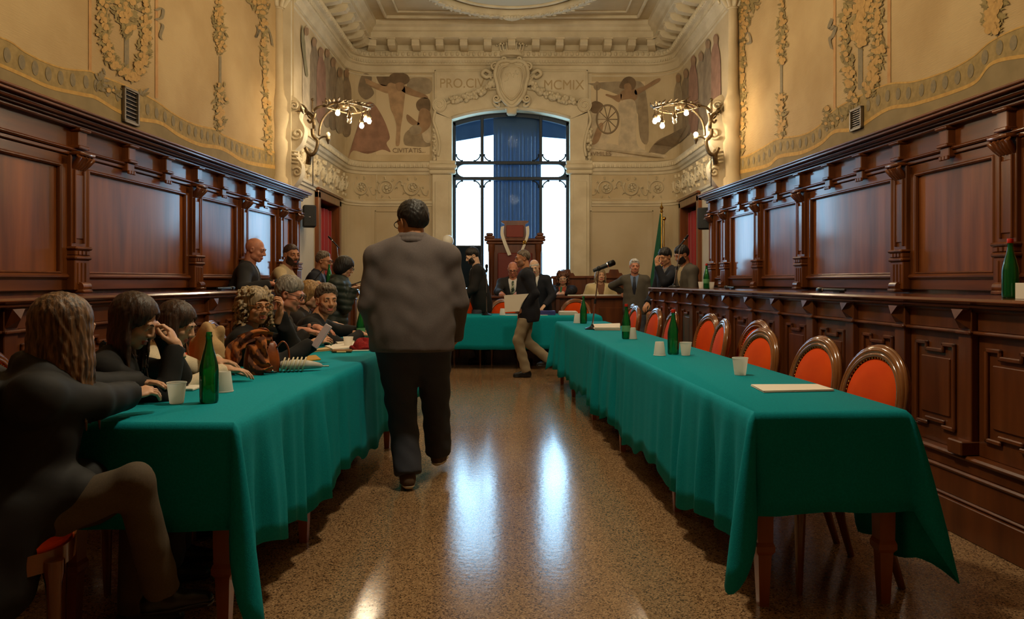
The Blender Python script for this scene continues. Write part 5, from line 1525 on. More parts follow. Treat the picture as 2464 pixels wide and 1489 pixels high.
sheet('open_book', [onto(800, 828), onto(812, 834), onto(868, 826), onto(856, 818)], .03, PAPER, 'open white book in front of the leaning man in black', 'book', TOP, 4)
p = onto(823, 848)
cg = empty('spectacle_case', p, .1, label='small brown case at the table edge before the papers', cat='case')
MB().box(-.07, .07, -.02, .02, .0, .022, bev=.008).build('case_body', mat('tan_leather', lin((140, 96, 48)), .5), cg); MB().box(-.035, .03, -.03, -.018, 0, .012, bev=.004).build('flap', PAPER_Y, cg)
pn = onto(880, 846)
pe = empty('ballpoint_pen', (pn[0] - .03, pn[1], TOP + .008), .2, label='white pen lying at the table edge below the red hat', cat='pen')
MB().tube([(-.07, 0, 0), (.05, 0, 0)], .005, 8).build('barrel', PAPER, pe); MB().tube([(.05, 0, 0), (.07, 0, 0)], [.005, .001], 8).build('tip', CHROME, pe)
p = onto(874, 842)
rh = empty('knitted_hat', p, 0, label='crumpled red knitted hat on the left table by the green bottle', cat='hat')
m = MB(); V = []
n, rr_ = 24, 8
for i in range(rr_ + 1):
    ph = PI / 2 * i / rr_
    for k in range(n):
        a = 2 * PI * k / n
        r = .075 * math.cos(ph) ** .7 * (1 + .16 * math.sin(3 * a + 1) + .07 * math.sin(7 * a + 4 * ph))
        V.append((r * 1.15 * math.cos(a), r * math.sin(a), .075 * math.sin(ph) * (1 + .2 * math.sin(2 * a))))
m.add(V, [(j * n + k, j * n + (k + 1) % n, (j + 1) * n + (k + 1) % n, (j + 1) * n + k) for j in range(rr_) for k in range(n)] + [tuple(range(n - 1, -1, -1)), tuple(rr_ * n + k for k in range(n))])
REDW = mat('red_wool', lin((150, 18, 18)), .9, col2=lin((120, 12, 14)), nscale=60, bump=.3, bscale=120)
m.build('crown', REDW, rh, smooth=180)
MB().tube([(.086 * math.cos(a) * (1 + .1 * math.sin(3 * a)), .075 * math.sin(a), .016 + .006 * math.sin(4 * a)) for a in np.linspace(0, 2 * PI, 29)[:-1]], .015, 8, closed=True).build('brim', REDW, rh, smooth=180)
p = onto(893, 838)
tag(MB().prism([(-.03, 0), (.035, 0), (-.018, .10)], lambda a, b, d: (a, d, b), -.004, .004).build('paper_tent', PAPER, None, loc=(p[0], p[1] + .1, TOP)), 'white folded paper standing behind the red hat', 'paper')
p = onto(500, 935)
tag(MB().box(-.05, .03, -.06, .06, 0, .012, bev=.003).build('notepad', PAPER, None, loc=(onto(462, 936)[0], onto(462, 936)[1], TOP)), 'small white notepad between the cup and the near bottle', 'notepad')
# ================================================================== people: smooth implicit figures
def rx(a): c, s = math.cos(a), math.sin(a); return np.array([[1, 0, 0], [0, c, -s], [0, s, c]])
def ry(a): c, s = math.cos(a), math.sin(a); return np.array([[c, 0, s], [0, 1, 0], [-s, 0, c]])
def rzm(a): c, s = math.cos(a), math.sin(a); return np.array([[c, -s, 0], [s, c, 0], [0, 0, 1]])
def unit(v): v = np.asarray(v, float); return v / (np.linalg.norm(v) + 1e-9)

class Field:
    """signed distance on a regular grid, blended from simple volumes"""
    def __init__(s, lo, hi, h):
        s.h = h
        s.lo = np.array(lo, float)
        n = np.ceil((np.array(hi) - s.lo) / h).astype(int) + 1
        s.x, s.y, s.z = (s.lo[i] + h * np.arange(n[i]) for i in range(3))
        s.f = np.full(n, 1.0, np.float32)
    def sub(s, lo, hi):
        sl = []
        for i, ax in enumerate((s.x, s.y, s.z)):
            a = max(0, int((lo[i] - s.lo[i]) / s.h)); b = min(len(ax), int((hi[i] - s.lo[i]) / s.h) + 2)
            if a >= b: return None, None
            sl.append(slice(a, b))
        X_, Y_, Z_ = np.meshgrid(s.x[sl[0]], s.y[sl[1]], s.z[sl[2]], indexing='ij', sparse=True)
        return tuple(sl), (X_, Y_, Z_)
    def blend(s, sl, d, k, cut=False):
        f = s.f[sl]
        if cut:
            if k > 0:
                hh = np.clip(.5 - .5 * (f + d) / k, 0, 1)
                s.f[sl] = f * (1 - hh) - d * hh + k * hh * (1 - hh)
            else: s.f[sl] = np.maximum(f, -d)
        elif k > 0:
            hh = np.clip(.5 + .5 * (f - d) / k, 0, 1)
            s.f[sl] = f * (1 - hh) + d * hh - k * hh * (1 - hh)
        else: s.f[sl] = np.minimum(f, d)
    def cap(s, a, b, ra, rb=None, k=.03, cut=False):
        rb = ra if rb is None else rb
        a, b = np.asarray(a, float), np.asarray(b, float)
        pad = max(ra, rb) + k + 2.5 * s.h
        sl, g = s.sub(np.minimum(a, b) - pad, np.maximum(a, b) + pad)
        if sl is None: return s
        d = b - a
        q = (g[0] - a[0]) * d[0] + (g[1] - a[1]) * d[1] + (g[2] - a[2]) * d[2]
        t = np.clip(q / (d @ d + 1e-12), 0, 1)
        D = np.sqrt((g[0] - a[0] - t * d[0]) ** 2 + (g[1] - a[1] - t * d[1]) ** 2 + (g[2] - a[2] - t * d[2]) ** 2) - (ra + (rb - ra) * t)
        s.blend(sl, D, k, cut)
        return s
    def ell(s, c, r, R=None, k=.03, cut=False):
        c = np.asarray(c, float); r = np.asarray((r, r, r) if np.isscalar(r) else r, float)
        m = r.max() + k + 2.5 * s.h
        sl, g = s.sub(c - m, c + m)
        if sl is None: return s
        px, py, pz = g[0] - c[0], g[1] - c[1], g[2] - c[2]
        if R is not None: px, py, pz = (R[0, i] * px + R[1, i] * py + R[2, i] * pz for i in range(3))
        k0 = np.sqrt((px / r[0]) ** 2 + (py / r[1]) ** 2 + (pz / r[2]) ** 2)
        k1 = np.sqrt((px / r[0] ** 2) ** 2 + (py / r[1] ** 2) ** 2 + (pz / r[2] ** 2) ** 2)
        D = k0 * (k0 - 1) / (k1 + 1e-6)
        s.blend(sl, D, k, cut)
        return s
    def grid(s): return np.meshgrid(s.x, s.y, s.z, indexing='ij', sparse=True)
    def copy(s):
        o = Field.__new__(Field); o.h, o.lo, o.x, o.y, o.z, o.f = s.h, s.lo, s.x, s.y, s.z, s.f.copy()
        return o
    def mesh(s):
        f = s.f.copy()
        for ax in range(3):
            idx = [slice(None)] * 3
            for e_ in (0, -1): idx[ax] = e_; f[tuple(idx)] = np.maximum(f[tuple(idx)], 1e-3)
        sg = f < 0
        c = np.zeros(tuple(n - 1 for n in f.shape), np.int8)
        offs = [(i, j, k) for i in (0, 1) for j in (0, 1) for k in (0, 1)]
        sub = lambda A, o: A[o[0]:A.shape[0] - 1 + o[0], o[1]:A.shape[1] - 1 + o[1], o[2]:A.shape[2] - 1 + o[2]]
        for o in offs: c += sub(sg, o)
        act = np.argwhere((c > 0) & (c < 8))
        if not len(act): return np.zeros((0, 3)), []
        idm = np.full(c.shape, -1, np.int64); idm[tuple(act.T)] = np.arange(len(act))
        vals = np.stack([f[act[:, 0] + o[0], act[:, 1] + o[1], act[:, 2] + o[2]] for o in offs], 1)
        P = np.zeros((len(act), 3)); cnt = np.zeros(len(act))
        for a in range(8):
            for b in range(a + 1, 8):
                oa, ob = np.array(offs[a]), np.array(offs[b])
                if np.abs(oa - ob).sum() != 1: continue
                va, vb = vals[:, a], vals[:, b]
                m_ = (va < 0) != (vb < 0)
                t = np.where(m_, va / np.where(m_, va - vb, 1), 0)
                P += np.where(m_[:, None], oa + t[:, None] * (ob - oa), 0); cnt += m_
        V = s.lo + s.h * (act + P / cnt[:, None])
        Q = []
        for ax in range(3):
            a1, a2 = [(1, 2), (2, 0), (0, 1)][ax]
            sl0 = [slice(None)] * 3; sl1 = [slice(None)] * 3
            sl0[ax] = slice(0, -1); sl1[ax] = slice(1, None)
            s0, s1 = sg[tuple(sl0)], sg[tuple(sl1)]
            E = np.argwhere(s0 != s1)
            E = E[(E[:, a1] > 0) & (E[:, a2] > 0) & (E[:, a1] < f.shape[a1] - 1) & (E[:, a2] < f.shape[a2] - 1)]
            ins = s0[tuple(E.T)]
            def cid(d1, d2):
                q = E.copy(); q[:, a1] += d1; q[:, a2] += d2
                return idm[tuple(q.T)]
            quad = np.stack([cid(-1, -1), cid(0, -1), cid(0, 0), cid(-1, 0)], 1)
            quad[~ins] = quad[~ins][:, ::-1]
            Q.append(quad)
        Q = np.concatenate(Q)
        Q = Q[(Q >= 0).all(1)]
        return V, Q

def fast_mesh(name, V, Q, mi=None):
    me = bpy.data.meshes.new(name)
    V = np.ascontiguousarray(V, np.float32)
    me.vertices.add(len(V)); me.vertices.foreach_set('co', V.ravel())
    n = len(Q)
    me.loops.add(n * 4); me.loops.foreach_set('vertex_index', np.ascontiguousarray(Q, np.int32).ravel())
    me.polygons.add(n); me.polygons.foreach_set('loop_start', np.arange(0, n * 4, 4, dtype=np.int32))
    try: me.polygons.foreach_set('loop_total', np.full(n, 4, np.int32))
    except Exception: pass
    if mi is not None: me.polygons.foreach_set('material_index', np.ascontiguousarray(mi, np.int32))
    me.polygons.foreach_set('use_smooth', np.ones(n, bool))
    me.update(calc_edges=True); me.validate()
    return me

def ik(a, t, l1, l2, pole):
    a, t = np.asarray(a, float), np.asarray(t, float)
    d = t - a; L = np.linalg.norm(d)
    if L > (l1 + l2) * .995: t = a + d / L * (l1 + l2) * .995; d = t - a; L = np.linalg.norm(d)
    u = d / (L + 1e-9)
    x = (l1 * l1 - l2 * l2 + L * L) / (2 * L + 1e-9)
    h = math.sqrt(max(l1 * l1 - x * x, 0))
    p = np.asarray(pole, float); p = p - u * (p @ u); p = unit(p)
    return a + u * x + p * h, t

SKIN = {k: mat('skin_' + k, lin(c), .5, col2=lin(tuple(int(v * .92) for v in c)), nscale=30) for k, c in
        dict(light=(214, 164, 130), warm=(206, 148, 108), tan=(186, 128, 92), pale=(222, 180, 150), red=(206, 138, 108)).items()}
LIPM = mat('lips', lin((176, 98, 84)), .45)
def hairm(n, c, c2): return mat('hair_' + n, lin(c), .5, col2=lin(c2), nscale=3, stretch=(30, 30, 4), bump=.35, bscale=4, ramp=(.4, .62))
HAIR = dict(black=hairm('black', (24, 20, 19), (36, 31, 28)), darkbrown=hairm('dark_brown', (44, 28, 19), (68, 44, 29)), brown=hairm('brown', (60, 42, 28), (104, 76, 48)),
            highlight=hairm('brown_highlights', (58, 40, 27), (128, 94, 62)), curlgrey=hairm('ash_blonde', (112, 94, 70), (172, 148, 112)), grey=hairm('grey', (104, 97, 88), (146, 138, 126)),
            white=hairm('white', (178, 174, 168), (212, 208, 202)), brownred=hairm('reddish_brown', (64, 36, 24), (112, 68, 44)), blond=hairm('blonde', (122, 90, 54), (176, 138, 86)), stubble=hairm('stubble', (136, 98, 76), (150, 110, 86)),
            saltpepper=hairm('salt_and_pepper', (66, 54, 43), (120, 106, 90)))
def fab(n, c, rough=.85, c2=None, **kw): return mat('cloth_' + n, lin(c), rough, col2=lin(c2 or tuple(int(v * .92) for v in c)), nscale=kw.pop('ns', 220), bump=kw.pop('bump', .04), bscale=kw.pop('bs', 400), **kw)
EYEW = mat('eye_white', lin((224, 216, 206)), .25)
IRIS = mat('eye_iris', lin((48, 32, 24)), .2)
SOLE = mat('shoe_sole', lin((206, 190, 164)), .6)

def head_field(h, kind):
    F_ = Field((-.115, -.14, -.16), (.115, .135, .155), h)
    k = .022
    fem = kind == 'f'
    F_.ell((0, -.012, .032), (.075, .093, .084), k=k)
    F_.ell((0, .022, -.032), (.056 if fem else .060, .070, .080), k=k)
    F_.ell((0, .064, -.094), (.022 if fem else .027, .020, .018), k=.03)
    for s in (-1, 1):
        F_.ell((s * .045, .02, -.07), (.022, .035, .025), k=.03)
        F_.ell((s * .038, .056, -.028), (.024, .024, .022), k=.02)
        F_.ell((s * .033, .103, .004), (.021, .022, .012), k=.012, cut=True)
        F_.ell((s * .033, .0745, .003), (.0165, .0165, .0145), k=.006)
        F_.ell((s * .077, -.004, -.004), (.009, .019, .030), R=ry(s * .15) @ rzm(s * .35), k=.008)
        F_.ell((s * .083, .000, -.002), (.006, .010, .016), k=.004, cut=True)
    F_.cap((-.040, .082, .024), (.040, .082, .024), .010, k=.02)
    F_.cap((0, .088, .014), (0, .109, -.026), .0085, .0125, k=.012)
    for s in (-1, 1): F_.ell((s * .0125, .098, -.032), (.009, .010, .008), k=.008)
    F_.ell((0, .0885, -.0625), (.024, .010, .0058), k=.006)
    F_.ell((0, .0875, -.0735), (.021, .011, .0068), k=.006)
    F_.cap((-.022, .095, -.0675), (.022, .095, -.0675), .0022, k=.003, cut=True)
    return F_

def hand_field(h, curl, spread, side):
    """fingers along +y, back of the hand +z, thumb towards side*x"""
    H_ = Field((-.085, -.07, -.11), (.085, .21, .06), h)
    H_.cap((0, -.06, 0), (0, .01, 0), .025, .027, k=.01)
    H_.ell((0, .045, 0), (.040, .052, .015), k=.015)
    H_.ell((side * .022, .028, -.008), (.018, .03, .014), k=.012)
    for i, (x, L, r) in enumerate(((.030, .074, .0085), (.0105, .083, .0088), (-.0095, .077, .0084), (-.028, .060, .0074))):
        x *= side
        p = np.array((x, .082 - abs(i - 1) * .004, .002)); a = 0.0
        sp = side * (1.3 - i) * spread
        d0 = np.array((math.sin(sp), math.cos(sp), 0))
        for j, fr in enumerate((.45, .31, .24)):
            a += curl[i] * (.9, 1.1, .7)[j]
            d = d0 * math.cos(a) + np.array((0, 0, -1)) * math.sin(a)
            q = p + d * L * fr
            H_.cap(p, q, r * (1 - .08 * j), r * (.94 - .1 * j), k=.004)
            p = q
    tc = curl[4]
    p0 = np.array((side * .030, .018, -.006)); p1 = np.array((side * (.058 - .02 * tc), .048, -.014 - .02 * tc)); p2 = np.array((side * (.064 - .045 * tc), .078, -.020 - .03 * tc)); p3 = np.array((side * (.062 - .06 * tc), .100, -.022 - .035 * tc))
    H_.cap(p0, p1, .013, .0105, k=.008); H_.cap(p1, p2, .0105, .009, k=.004); H_.cap(p2, p3, .009, .0072, k=.003)
    return H_
_HC, _HH = {}, {}

def person(label, head_at, yaw, z0=0.0, seated=False, lean=0, side=0, twist=0, head=(0, 0, 0), LW=None, RW=None, Lp=(-.6, -.6, -.5), Rp=(.6, -.6, -.5),
           Lh=None, Rh=None, Lc=.35, Rc=.35, girth=1.0, shw=1.0, fem=False, skin='warm', top='suit', topm=None, shirtm=None, tiem=None, botm=None, shoem=None, hair='short', hairc='darkbrown',
           beard=None, glasses=None, h=.012, hh=.0055, ankles=None, hem=None, scale=None, collar=True, hairpar={}, extra=None, smile=False, solem=None, footyaw=(0, 0), legr=1.0, neckdrop=0.0, shz=.445):
    D = math.radians
    pel = np.array((0, 0, .55 if seated else .95))
    Rt = rzm(D(twist)) @ ry(D(side)) @ rx(-D(lean)); Rn = rzm(D(twist) * .6) @ ry(D(side) * .5) @ rx(-D(lean) * .5)
    T = lambda x, y, z: pel + Rt @ np.array((x, y, z), float)
    nb = T(0, -.012, .50)
    Rh_ = rzm(D(head[0])) @ rx(-D(head[1])) @ ry(D(head[2]))
    hc = nb + Rn @ np.array((0, .035, .115 - neckdrop)) + Rh_ @ np.array((0, .0, .055))
    tgt = np.array(at(*head_at))
    s = scale or (tgt[2] - z0) / hc[2]
    Ry_ = rzm(D(yaw))
    root = np.array((tgt[0], tgt[1], z0)) - np.array((*(Ry_ @ (hc * s))[:2], 0))
    def local(w):
        if w is None: return None
        if w[0] == 'p': w = ('w', at(*w[1:]))
        if w[0] == 'w': return Ry_.T @ (np.array(w[1], float) - root) / s
        return np.array(w, float)
    o = bpy.data.objects.new('person', None)
    sw = .178 * shw
    shL, shR = T(-sw, -.012, shz), T(sw, -.012, shz)
    dl = (-.24, .02, pel[2] - .12 if not seated else .62); dr = (.24, .02, dl[2])
    wl_, wr_ = local(LW), local(RW)
    eL, wL = ik(shL, dl if wl_ is None else wl_, .285, .255, Rt @ np.array(Lp)); eR, wR = ik(shR, dr if wr_ is None else wr_, .285, .255, Rt @ np.array(Rp))
    hipL, hipR = pel + np.array((-.095, 0, -.03)), pel + np.array((.095, 0, -.03))
    an = ankles or (((-.12, .40, .09), (.12, .40, .09)) if seated else ((-.11, 0, .09), (.11, 0, .09)))
    aL0, aR0 = local(an[0]), local(an[1])
    kL, aL = ik(hipL, aL0, .435, .43, (-.15, 1, .25)); kR, aR = ik(hipR, aR0, .435, .43, (.15, 1, .25))
    parts = []      # body meshes: verts, quads, material index
    # ---- head
    key = (fem, hh)
    if key not in _HC:
        hf_ = head_field(hh, 'f' if fem else 'm'); _HC[key] = (hf_, hf_.mesh())
    hf, (hv, hq) = _HC[key]
    Hx = lambda P: (np.asarray(P) @ Rh_.T + hc)
    ctr = hv[hq].mean(1)
    mi = np.zeros(len(hq), int)
    mi[(ctr[:, 1] > .085) & (np.abs(ctr[:, 0]) < .025 - 8 * np.abs(ctr[:, 2] + .068) ** 1.6) & (np.abs(ctr[:, 2] + .068) < .0115)] = 1
    parts.append((Hx(hv), hq, mi))
    # ---- neck and simplified body under the clothes
    nk = Field(hc + np.array((-.16, -.16, -.32)), hc + np.array((.16, .16, .0)), .009)
    nk.cap(Hx((0, -.018, -.05)), nb + Rt @ np.array((0, 0, -.05)), .050 if fem else .057, .056 if fem else .066, k=.02)
    nk.ell(T(0, .0, .44), (.13, .075, .06), R=Rt, k=.04)
    v, q = nk.mesh(); parts.append((v, q, np.zeros(len(q), int)))
    def add_torso(F_, inf, g):
        F_.ell(T(0, .004 if not fem else .014, .33), (.158 * (shw * .6 + .4) + inf, .108 + inf + .02 * (g - 1), .18 + inf), R=Rt, k=.05)
        F_.ell(T(0, -.016, .41), (.165 * shw * (1 if shz > .44 else .88) + inf, .085 + inf, .085 + inf), R=Rt, k=.05)
        F_.ell(T(0, .03 * (g - 1) * 3, .14), ((.128 if fem else .142) * g + inf, .100 * g + inf, .18 + inf), R=Rt, k=.05)
        F_.ell(T(0, -.01, .0), (.165 * g + inf, .118 * g + inf, .13 + inf), R=Rt, k=.05)
        for sx in (-1, 1):
            F_.cap(T(sx * .06, -.012, .475), T(sx * sw, -.012, shz), .045 + inf, .056 + inf, k=.04)
    def add_arms(F_, inf, wr=0.0):
        for a, b, c in ((shL, eL, wL), (shR, eR, wR)):
            F_.cap(a, b, .053 + inf, .043 + inf, k=.035)
            F_.cap(b, c, .043 + inf, .029 + inf + wr, k=.02)
    def add_legs(F_, inf, flare=0.0):
        F_.ell(pel + np.array((0, -.015, -.01)), (.168 * girth + inf, .122 * girth + inf, .12 + inf), k=.05)
        for a, b, c in ((hipL, kL, aL), (hipR, kR, aR)):
            F_.cap(a, b, .082 * legr * (girth * .6 + .4) + inf, .058 * legr + inf, k=.05)
            F_.cap(b, c + unit(b - c) * .0, .056 * legr + inf, .042 * legr + inf + flare, k=.03)
    allp = np.array([shL, shR, eL, eR, wL, wR, hipL, hipR, kL, kR, aL, aR, nb, T(0, 0, .5), T(0, 0, -.2)])
    ib = Field(allp.min(0) - .2, allp.max(0) + .2, .03)
    add_torso(ib, -.028, girth); add_arms(ib, -.016); add_legs(ib, -.02)
    v, q = ib.mesh(); parts.append((v, q, np.zeros(len(q), int)))
    # ---- hands
    def put_hand(w, e, spec, curl, side):
        spec = spec or {}
        d = unit(spec['dir']) if 'dir' in spec else unit(w - e)
        d = unit(d)
        up = np.asarray(spec.get('up', (0, 0, 1)), float)
        up = up - d * (up @ d)
        if np.linalg.norm(up) < .05: up = np.array((0, 1., 0)) - d * d[1]
        up = unit(up); xx = np.cross(d, up)
        c = spec.get('curl', (curl,) * 4 + (.3,))
        key = (round(hh, 4), tuple(np.round(c, 2)), spec.get('spread', .06), side)
        if key not in _HH: _HH[key] = hand_field(min(hh, .005), c, spec.get('spread', .06), side).mesh()
        v, q = _HH[key]
        Rm = np.stack([xx, d, up], 1)
        parts.append(((v * .98) @ Rm.T + w, q, np.zeros(len(q), int)))
    # thumbs point inwards when the back of the hand faces up
    put_hand(wL, eL, Lh, Lc, 1); put_hand(wR, eR, Rh, Rc, -1)
    V, Q, M, off = [], [], [], 0
    for v, q, m_ in parts:
        V.append(v); Q.append(q + off); M.append(m_); off += len(v)
    me = fast_mesh('person', np.concatenate(V) * s, np.concatenate(Q), np.concatenate(M))
    me.materials.append(SKIN[skin]); me.materials.append(LIPM)
    body = obj('person', me, None, None, root, (0, 0, D(yaw)), label=label, cat='person')
    bpy.data.objects.remove(o)
    def child(name, F_, m_, par=body, label=None):
        v, q = F_.mesh()
        if not len(q): return None
        me_ = fast_mesh(name, np.asarray(v) * s, q)
        return obj(name, me_, m_, par, label=label)
    def hchild(name, F_, m_, label=None):
        v, q = F_.mesh()
        if not len(q): return None
        return obj(name, fast_mesh(name, Hx(v) * s, q), m_, body, label=label)
    # ---- eyes
    for sx in (-1, 1):
        b = MB().ball((sx * .033, .0772, .0022), (.0150, .0156, .0078), 12, 10)
        b.v = [tuple(Hx(p) * s) for p in b.v]
        for i, f_ in enumerate(b.f):
            cx_ = np.mean([b.v[j] for j in f_], 0) / s - Hx((sx * .033, .0775, .0025))
            if abs((Rh_.T @ cx_)[0]) < .0068 and (Rh_.T @ cx_)[1] > 0: b.m[i] = 1
        b.build('eye', [EYEW, IRIS], body, smooth=180)
    if hair != 'none' or True:
        eb = MB()
        for sx in (-1, 1): eb.tube([Hx(p) * s for p in ((sx * .014, .097, .021), (sx * .032, .0965, .027), (sx * .050, .084, .022))], [.0035 * s, .0045 * s, .002 * s], 6)
        eb.build('eyebrows', HAIR[hairc if hairc not in ('curlgrey', 'blond', 'highlight', 'white') else ('brown' if hairc != 'white' else 'grey')], body, smooth=180)
    # ---- hair
    hm = HAIR[hairc]
    hp = dict(t=.012, c=-.01, slope=.72, noise=.003, temple=.0)
    hp.update(hairpar)
    hb = Field((-.15, -.17, -.14), (.15, .15, .18), hh)
    gx, gy, gz = hb.grid()
    def strands(F_, amp, fr=1.0):
        x_, y_, z_ = F_.grid()
        an_ = np.arctan2(x_, -y_ + .02)
        F_.f += amp * (.5 * np.sin(an_ * 26 * fr + z_ * 30 + 2 * np.sin(z_ * 70)) * np.sin(z_ * 60 + an_ * 5) + .8 * np.sin(x_ * 190 + z_ * 60 + 2 * np.sin(y_ * 50)) * np.sin(y_ * 170 + z_ * 80)).astype(np.float32)
    def base_cap(t):
        hb.ell((0, -.013, .033), (.075 + t, .093 + t, .084 + t * 1.1), k=.0)
        hb.ell((0, -.045, -.02), (.062 + t * .6, .058 + t * .6, .07), k=.02)
    if hair in ('short', 'bald', 'buzz', 'wave'):
        t = hp['t']
        hb = hf.copy(); gx, gy, gz = hb.grid()
        g = gz - hp['slope'] * gy - hp['c'] - .30 * np.maximum(np.abs(gx) - .052, 0) * (gy > .02)
        g = g + .004 * np.sin(gx * 120) * (gy > .03)
        ear = np.sqrt((gy + .002) ** 2 + (gz + .010) ** 2) - .034
        g = np.minimum(g, np.where(np.abs(gx) > .05, ear, 1))
        if hair == 'bald': g = np.minimum(g, (hp.get('ring', .035) + .25 * gy - gz))
        k_ = np.clip(g / (.028 if hair != 'buzz' else .012), -.6, 1)
        th = t * np.where(k_ > 0, k_ ** .6, k_)
        top_ = np.clip((gz - .05) / .07, 0, 1) * np.clip((g - .01) / .03, 0, 1)
        th = th + hp.get('vol', .010 if hair != 'buzz' else .001) * top_ * (hair != 'bald')
        nz_ = np.sin(gx * 170 + 40 * gy + 2.5 * np.sin(gy * 60 + gz * 40)) * np.sin(gy * 120 + gz * 90 + 1.7 * np.sin(gx * 75)) + .6 * np.sin(gx * 310 - gy * 120) * np.sin(gz * 190 + gy * 210)
        hb.f = (hb.f - th + hp['noise'] * nz_ * np.clip(k_ * 1.5, 0, 1)).astype(np.float32)
        if hair == 'wave':
            q_f = Field((-.115, -.14, -.16), (.115, .135, .155), hh); q_f.ell((.005, .050, .100), (.056, .040, .024), k=0)
            qn = q_f.f + .004 * nz_
            hq_ = np.clip(.5 + .5 * (hb.f - qn) / .02, 0, 1); hb.f = (hb.f * (1 - hq_) + qn * hq_ - .02 * hq_ * (1 - hq_)).astype(np.float32)
        # keep only the shell that stands proud of the skin
        hb.f = np.maximum(hb.f, -(hf.f + .012)).astype(np.float32)
        hb.f = np.maximum(hb.f, -(g + .004)).astype(np.float32)
        hchild('hair', hb, hm)
    elif hair in ('bob', 'curly', 'long'):
        t = hp['t']
        ln = hp.get('len', .0)
        hb = Field((-.20, -.25, -.24 - ln), (.20, .17, .19), hh)
        gx, gy, gz = hb.grid()
        hb.ell((0, -.013, .035), (.078 + t, .097 + t, .086 + t), k=0)
        if hair == 'bob':
            hb.ell((0, -.035, -.03), (.085 + t, .080 + t, .085), k=.03)
        rs = np.random.default_rng(hp.get('seed', 3))
        if hair == 'long':
            down = Rh_.T @ np.array((0, 0, -1.0))
            nst = hp.get('n', 54)
            for i in range(nst):
                am = hp.get('amax', 2.35); a = -am + 2 * am * i / (nst - 1) + rs.uniform(-.05, .05)
                p = np.array((.080 * math.sin(a), -.012 - .090 * math.cos(a), .02 + rs.uniform(-.015, .03)))
                L = (.14 + ln) * (.72 + .28 * rs.random()) * (1 if abs(a) < 1.9 else hp.get('front', .8))
                out = np.array((math.sin(a), -math.cos(a), 0))
                p1 = p + out * .012 + down * L * .45; p2 = p1 + out * rs.uniform(-.03, .012) + down * L * .55 + np.array((rs.uniform(-.018, .018), rs.uniform(-.018, .018), 0))
                r_ = rs.uniform(*hp.get('lock', (.011, .017)))
                hb.cap(p, p1, r_ * 1.05, r_, k=.009); hb.cap(p1, p2, r_, r_ * .35, k=.006)
            strands(hb, .0022, 1.2)
        if hair == 'curly':
            N = hp.get('n', 170)
            for i in range(N):
                a = rs.uniform(-2.5, 2.5); zt = rs.uniform(-.09 - ln, .11)
                rad = (.088 + t) * (1 if zt < .03 else math.sqrt(max(.05, 1 - ((zt - .03) / .10) ** 2)))
                if abs(a) > 2.0 and zt < .05: continue
                c = np.array((rad * math.sin(a), -.015 - rad * 1.12 * math.cos(a), zt + .01)) + rs.normal(0, .006, 3)
                hb.ell(c, rs.uniform(.010, .017), k=.006)
                ax = unit(rs.normal(0, 1, 3)); ay = unit(np.cross(ax, (0, 0, 1.)) + 1e-3); cr = rs.uniform(.012, .020)
                for j in range(4):
                    b0 = c + cr * (ax * math.cos(j * 1.3) + ay * math.sin(j * 1.3)) - np.array((0, 0, .006 * j)); b1 = c + cr * (ax * math.cos(j * 1.3 + 1.3) + ay * math.sin(j * 1.3 + 1.3)) - np.array((0, 0, .006 * j + .006))
                    hb.cap(b0, b1, .0065, .0055, k=.003)
            strands(hb, .0016, 1.5)
        if hair == 'bob': strands(hb, hp['noise'])
        # open the face
        ff = hp.get('face', (.062, .105, .062))
        fz = hp.get('facez', -.035)
        fc = np.sqrt((gx / ff[0]) ** 2 + ((gz - fz) / ff[1]) ** 2) - 1
        hb.f = np.maximum(hb.f, np.where(gy > hp.get('fy', .02), -fc * .05, -1)).astype(np.float32)
        hchild('hair', hb, hm)
    if beard:
        bf = hf.copy(); bx_, by_, bz_ = bf.grid()
        th = .0045 if beard != 'stubble' else .0016
        low = np.maximum(-.040 - bz_, -(by_ - .0 + .9 * (bz_ + .04)))
        reg = np.maximum(bz_ + .048 - 1.1 * np.maximum(np.abs(bx_) - .03, 0), -(by_ - .012 - .25 * np.maximum(bz_ + .06, 0)))
        reg = np.where((np.abs(bx_) < .03) & (bz_ > -.0545) & (bz_ < -.046), -.001, reg) if beard != 'stubble' else reg
        mouth = -(np.sqrt((bx_ / .026) ** 2 + ((bz_ + .068) / .010) ** 2) - 1) * .01
        bf.f = np.maximum(np.maximum(bf.f - th, reg), np.where(by_ > .06, mouth, -1)).astype(np.float32)
        hchild('beard', bf, HAIR['stubble' if beard == 'stubble' else beard])
    if glasses:
        gm = glasses if not isinstance(glasses, bool) else BLACK
        gl = MB()
        for sx in (-1, 1):
            gl.tube([Hx((sx * .034 + .026 * math.cos(a), .1065 - .10 * abs(.026 * math.cos(a)) * (1 if math.cos(a) * sx > 0 else 0), .001 + .019 * math.sin(a))) * s for a in np.linspace(0, 2 * PI, 21)[:-1]], .0024 * s, 6, closed=True)
            gl.tube([Hx(p) * s for p in ((sx * .058, .103, .008), (sx * .079, .06, .010), (sx * .084, -.01, .012))], .0022 * s, 6)
        gl.tube([Hx(p) * s for p in ((-.009, .110, .006), (.009, .110, .006))], .0022 * s, 6)
        gl.build('glasses', gm, body, smooth=180)
    # ---- clothing
    lo, hi = allp.min(0) - .22, allp.max(0) + .22
    tl = np.array([shL, shR, eL, eR, wL, wR, nb, T(0, 0, -.25), T(0, 0, .5)])
    J = Field(tl.min(0) - .19, tl.max(0) + .17, h)
    jx, jy, jz = J.grid()
    inf = dict(suit=.024, sweater=.016, puffer=.040, coat=.034)[top]
    add_torso(J, inf, girth)
    A_ = Field(tl.min(0) - .19, tl.max(0) + .17, h); add_arms(A_, inf * .72, .004)
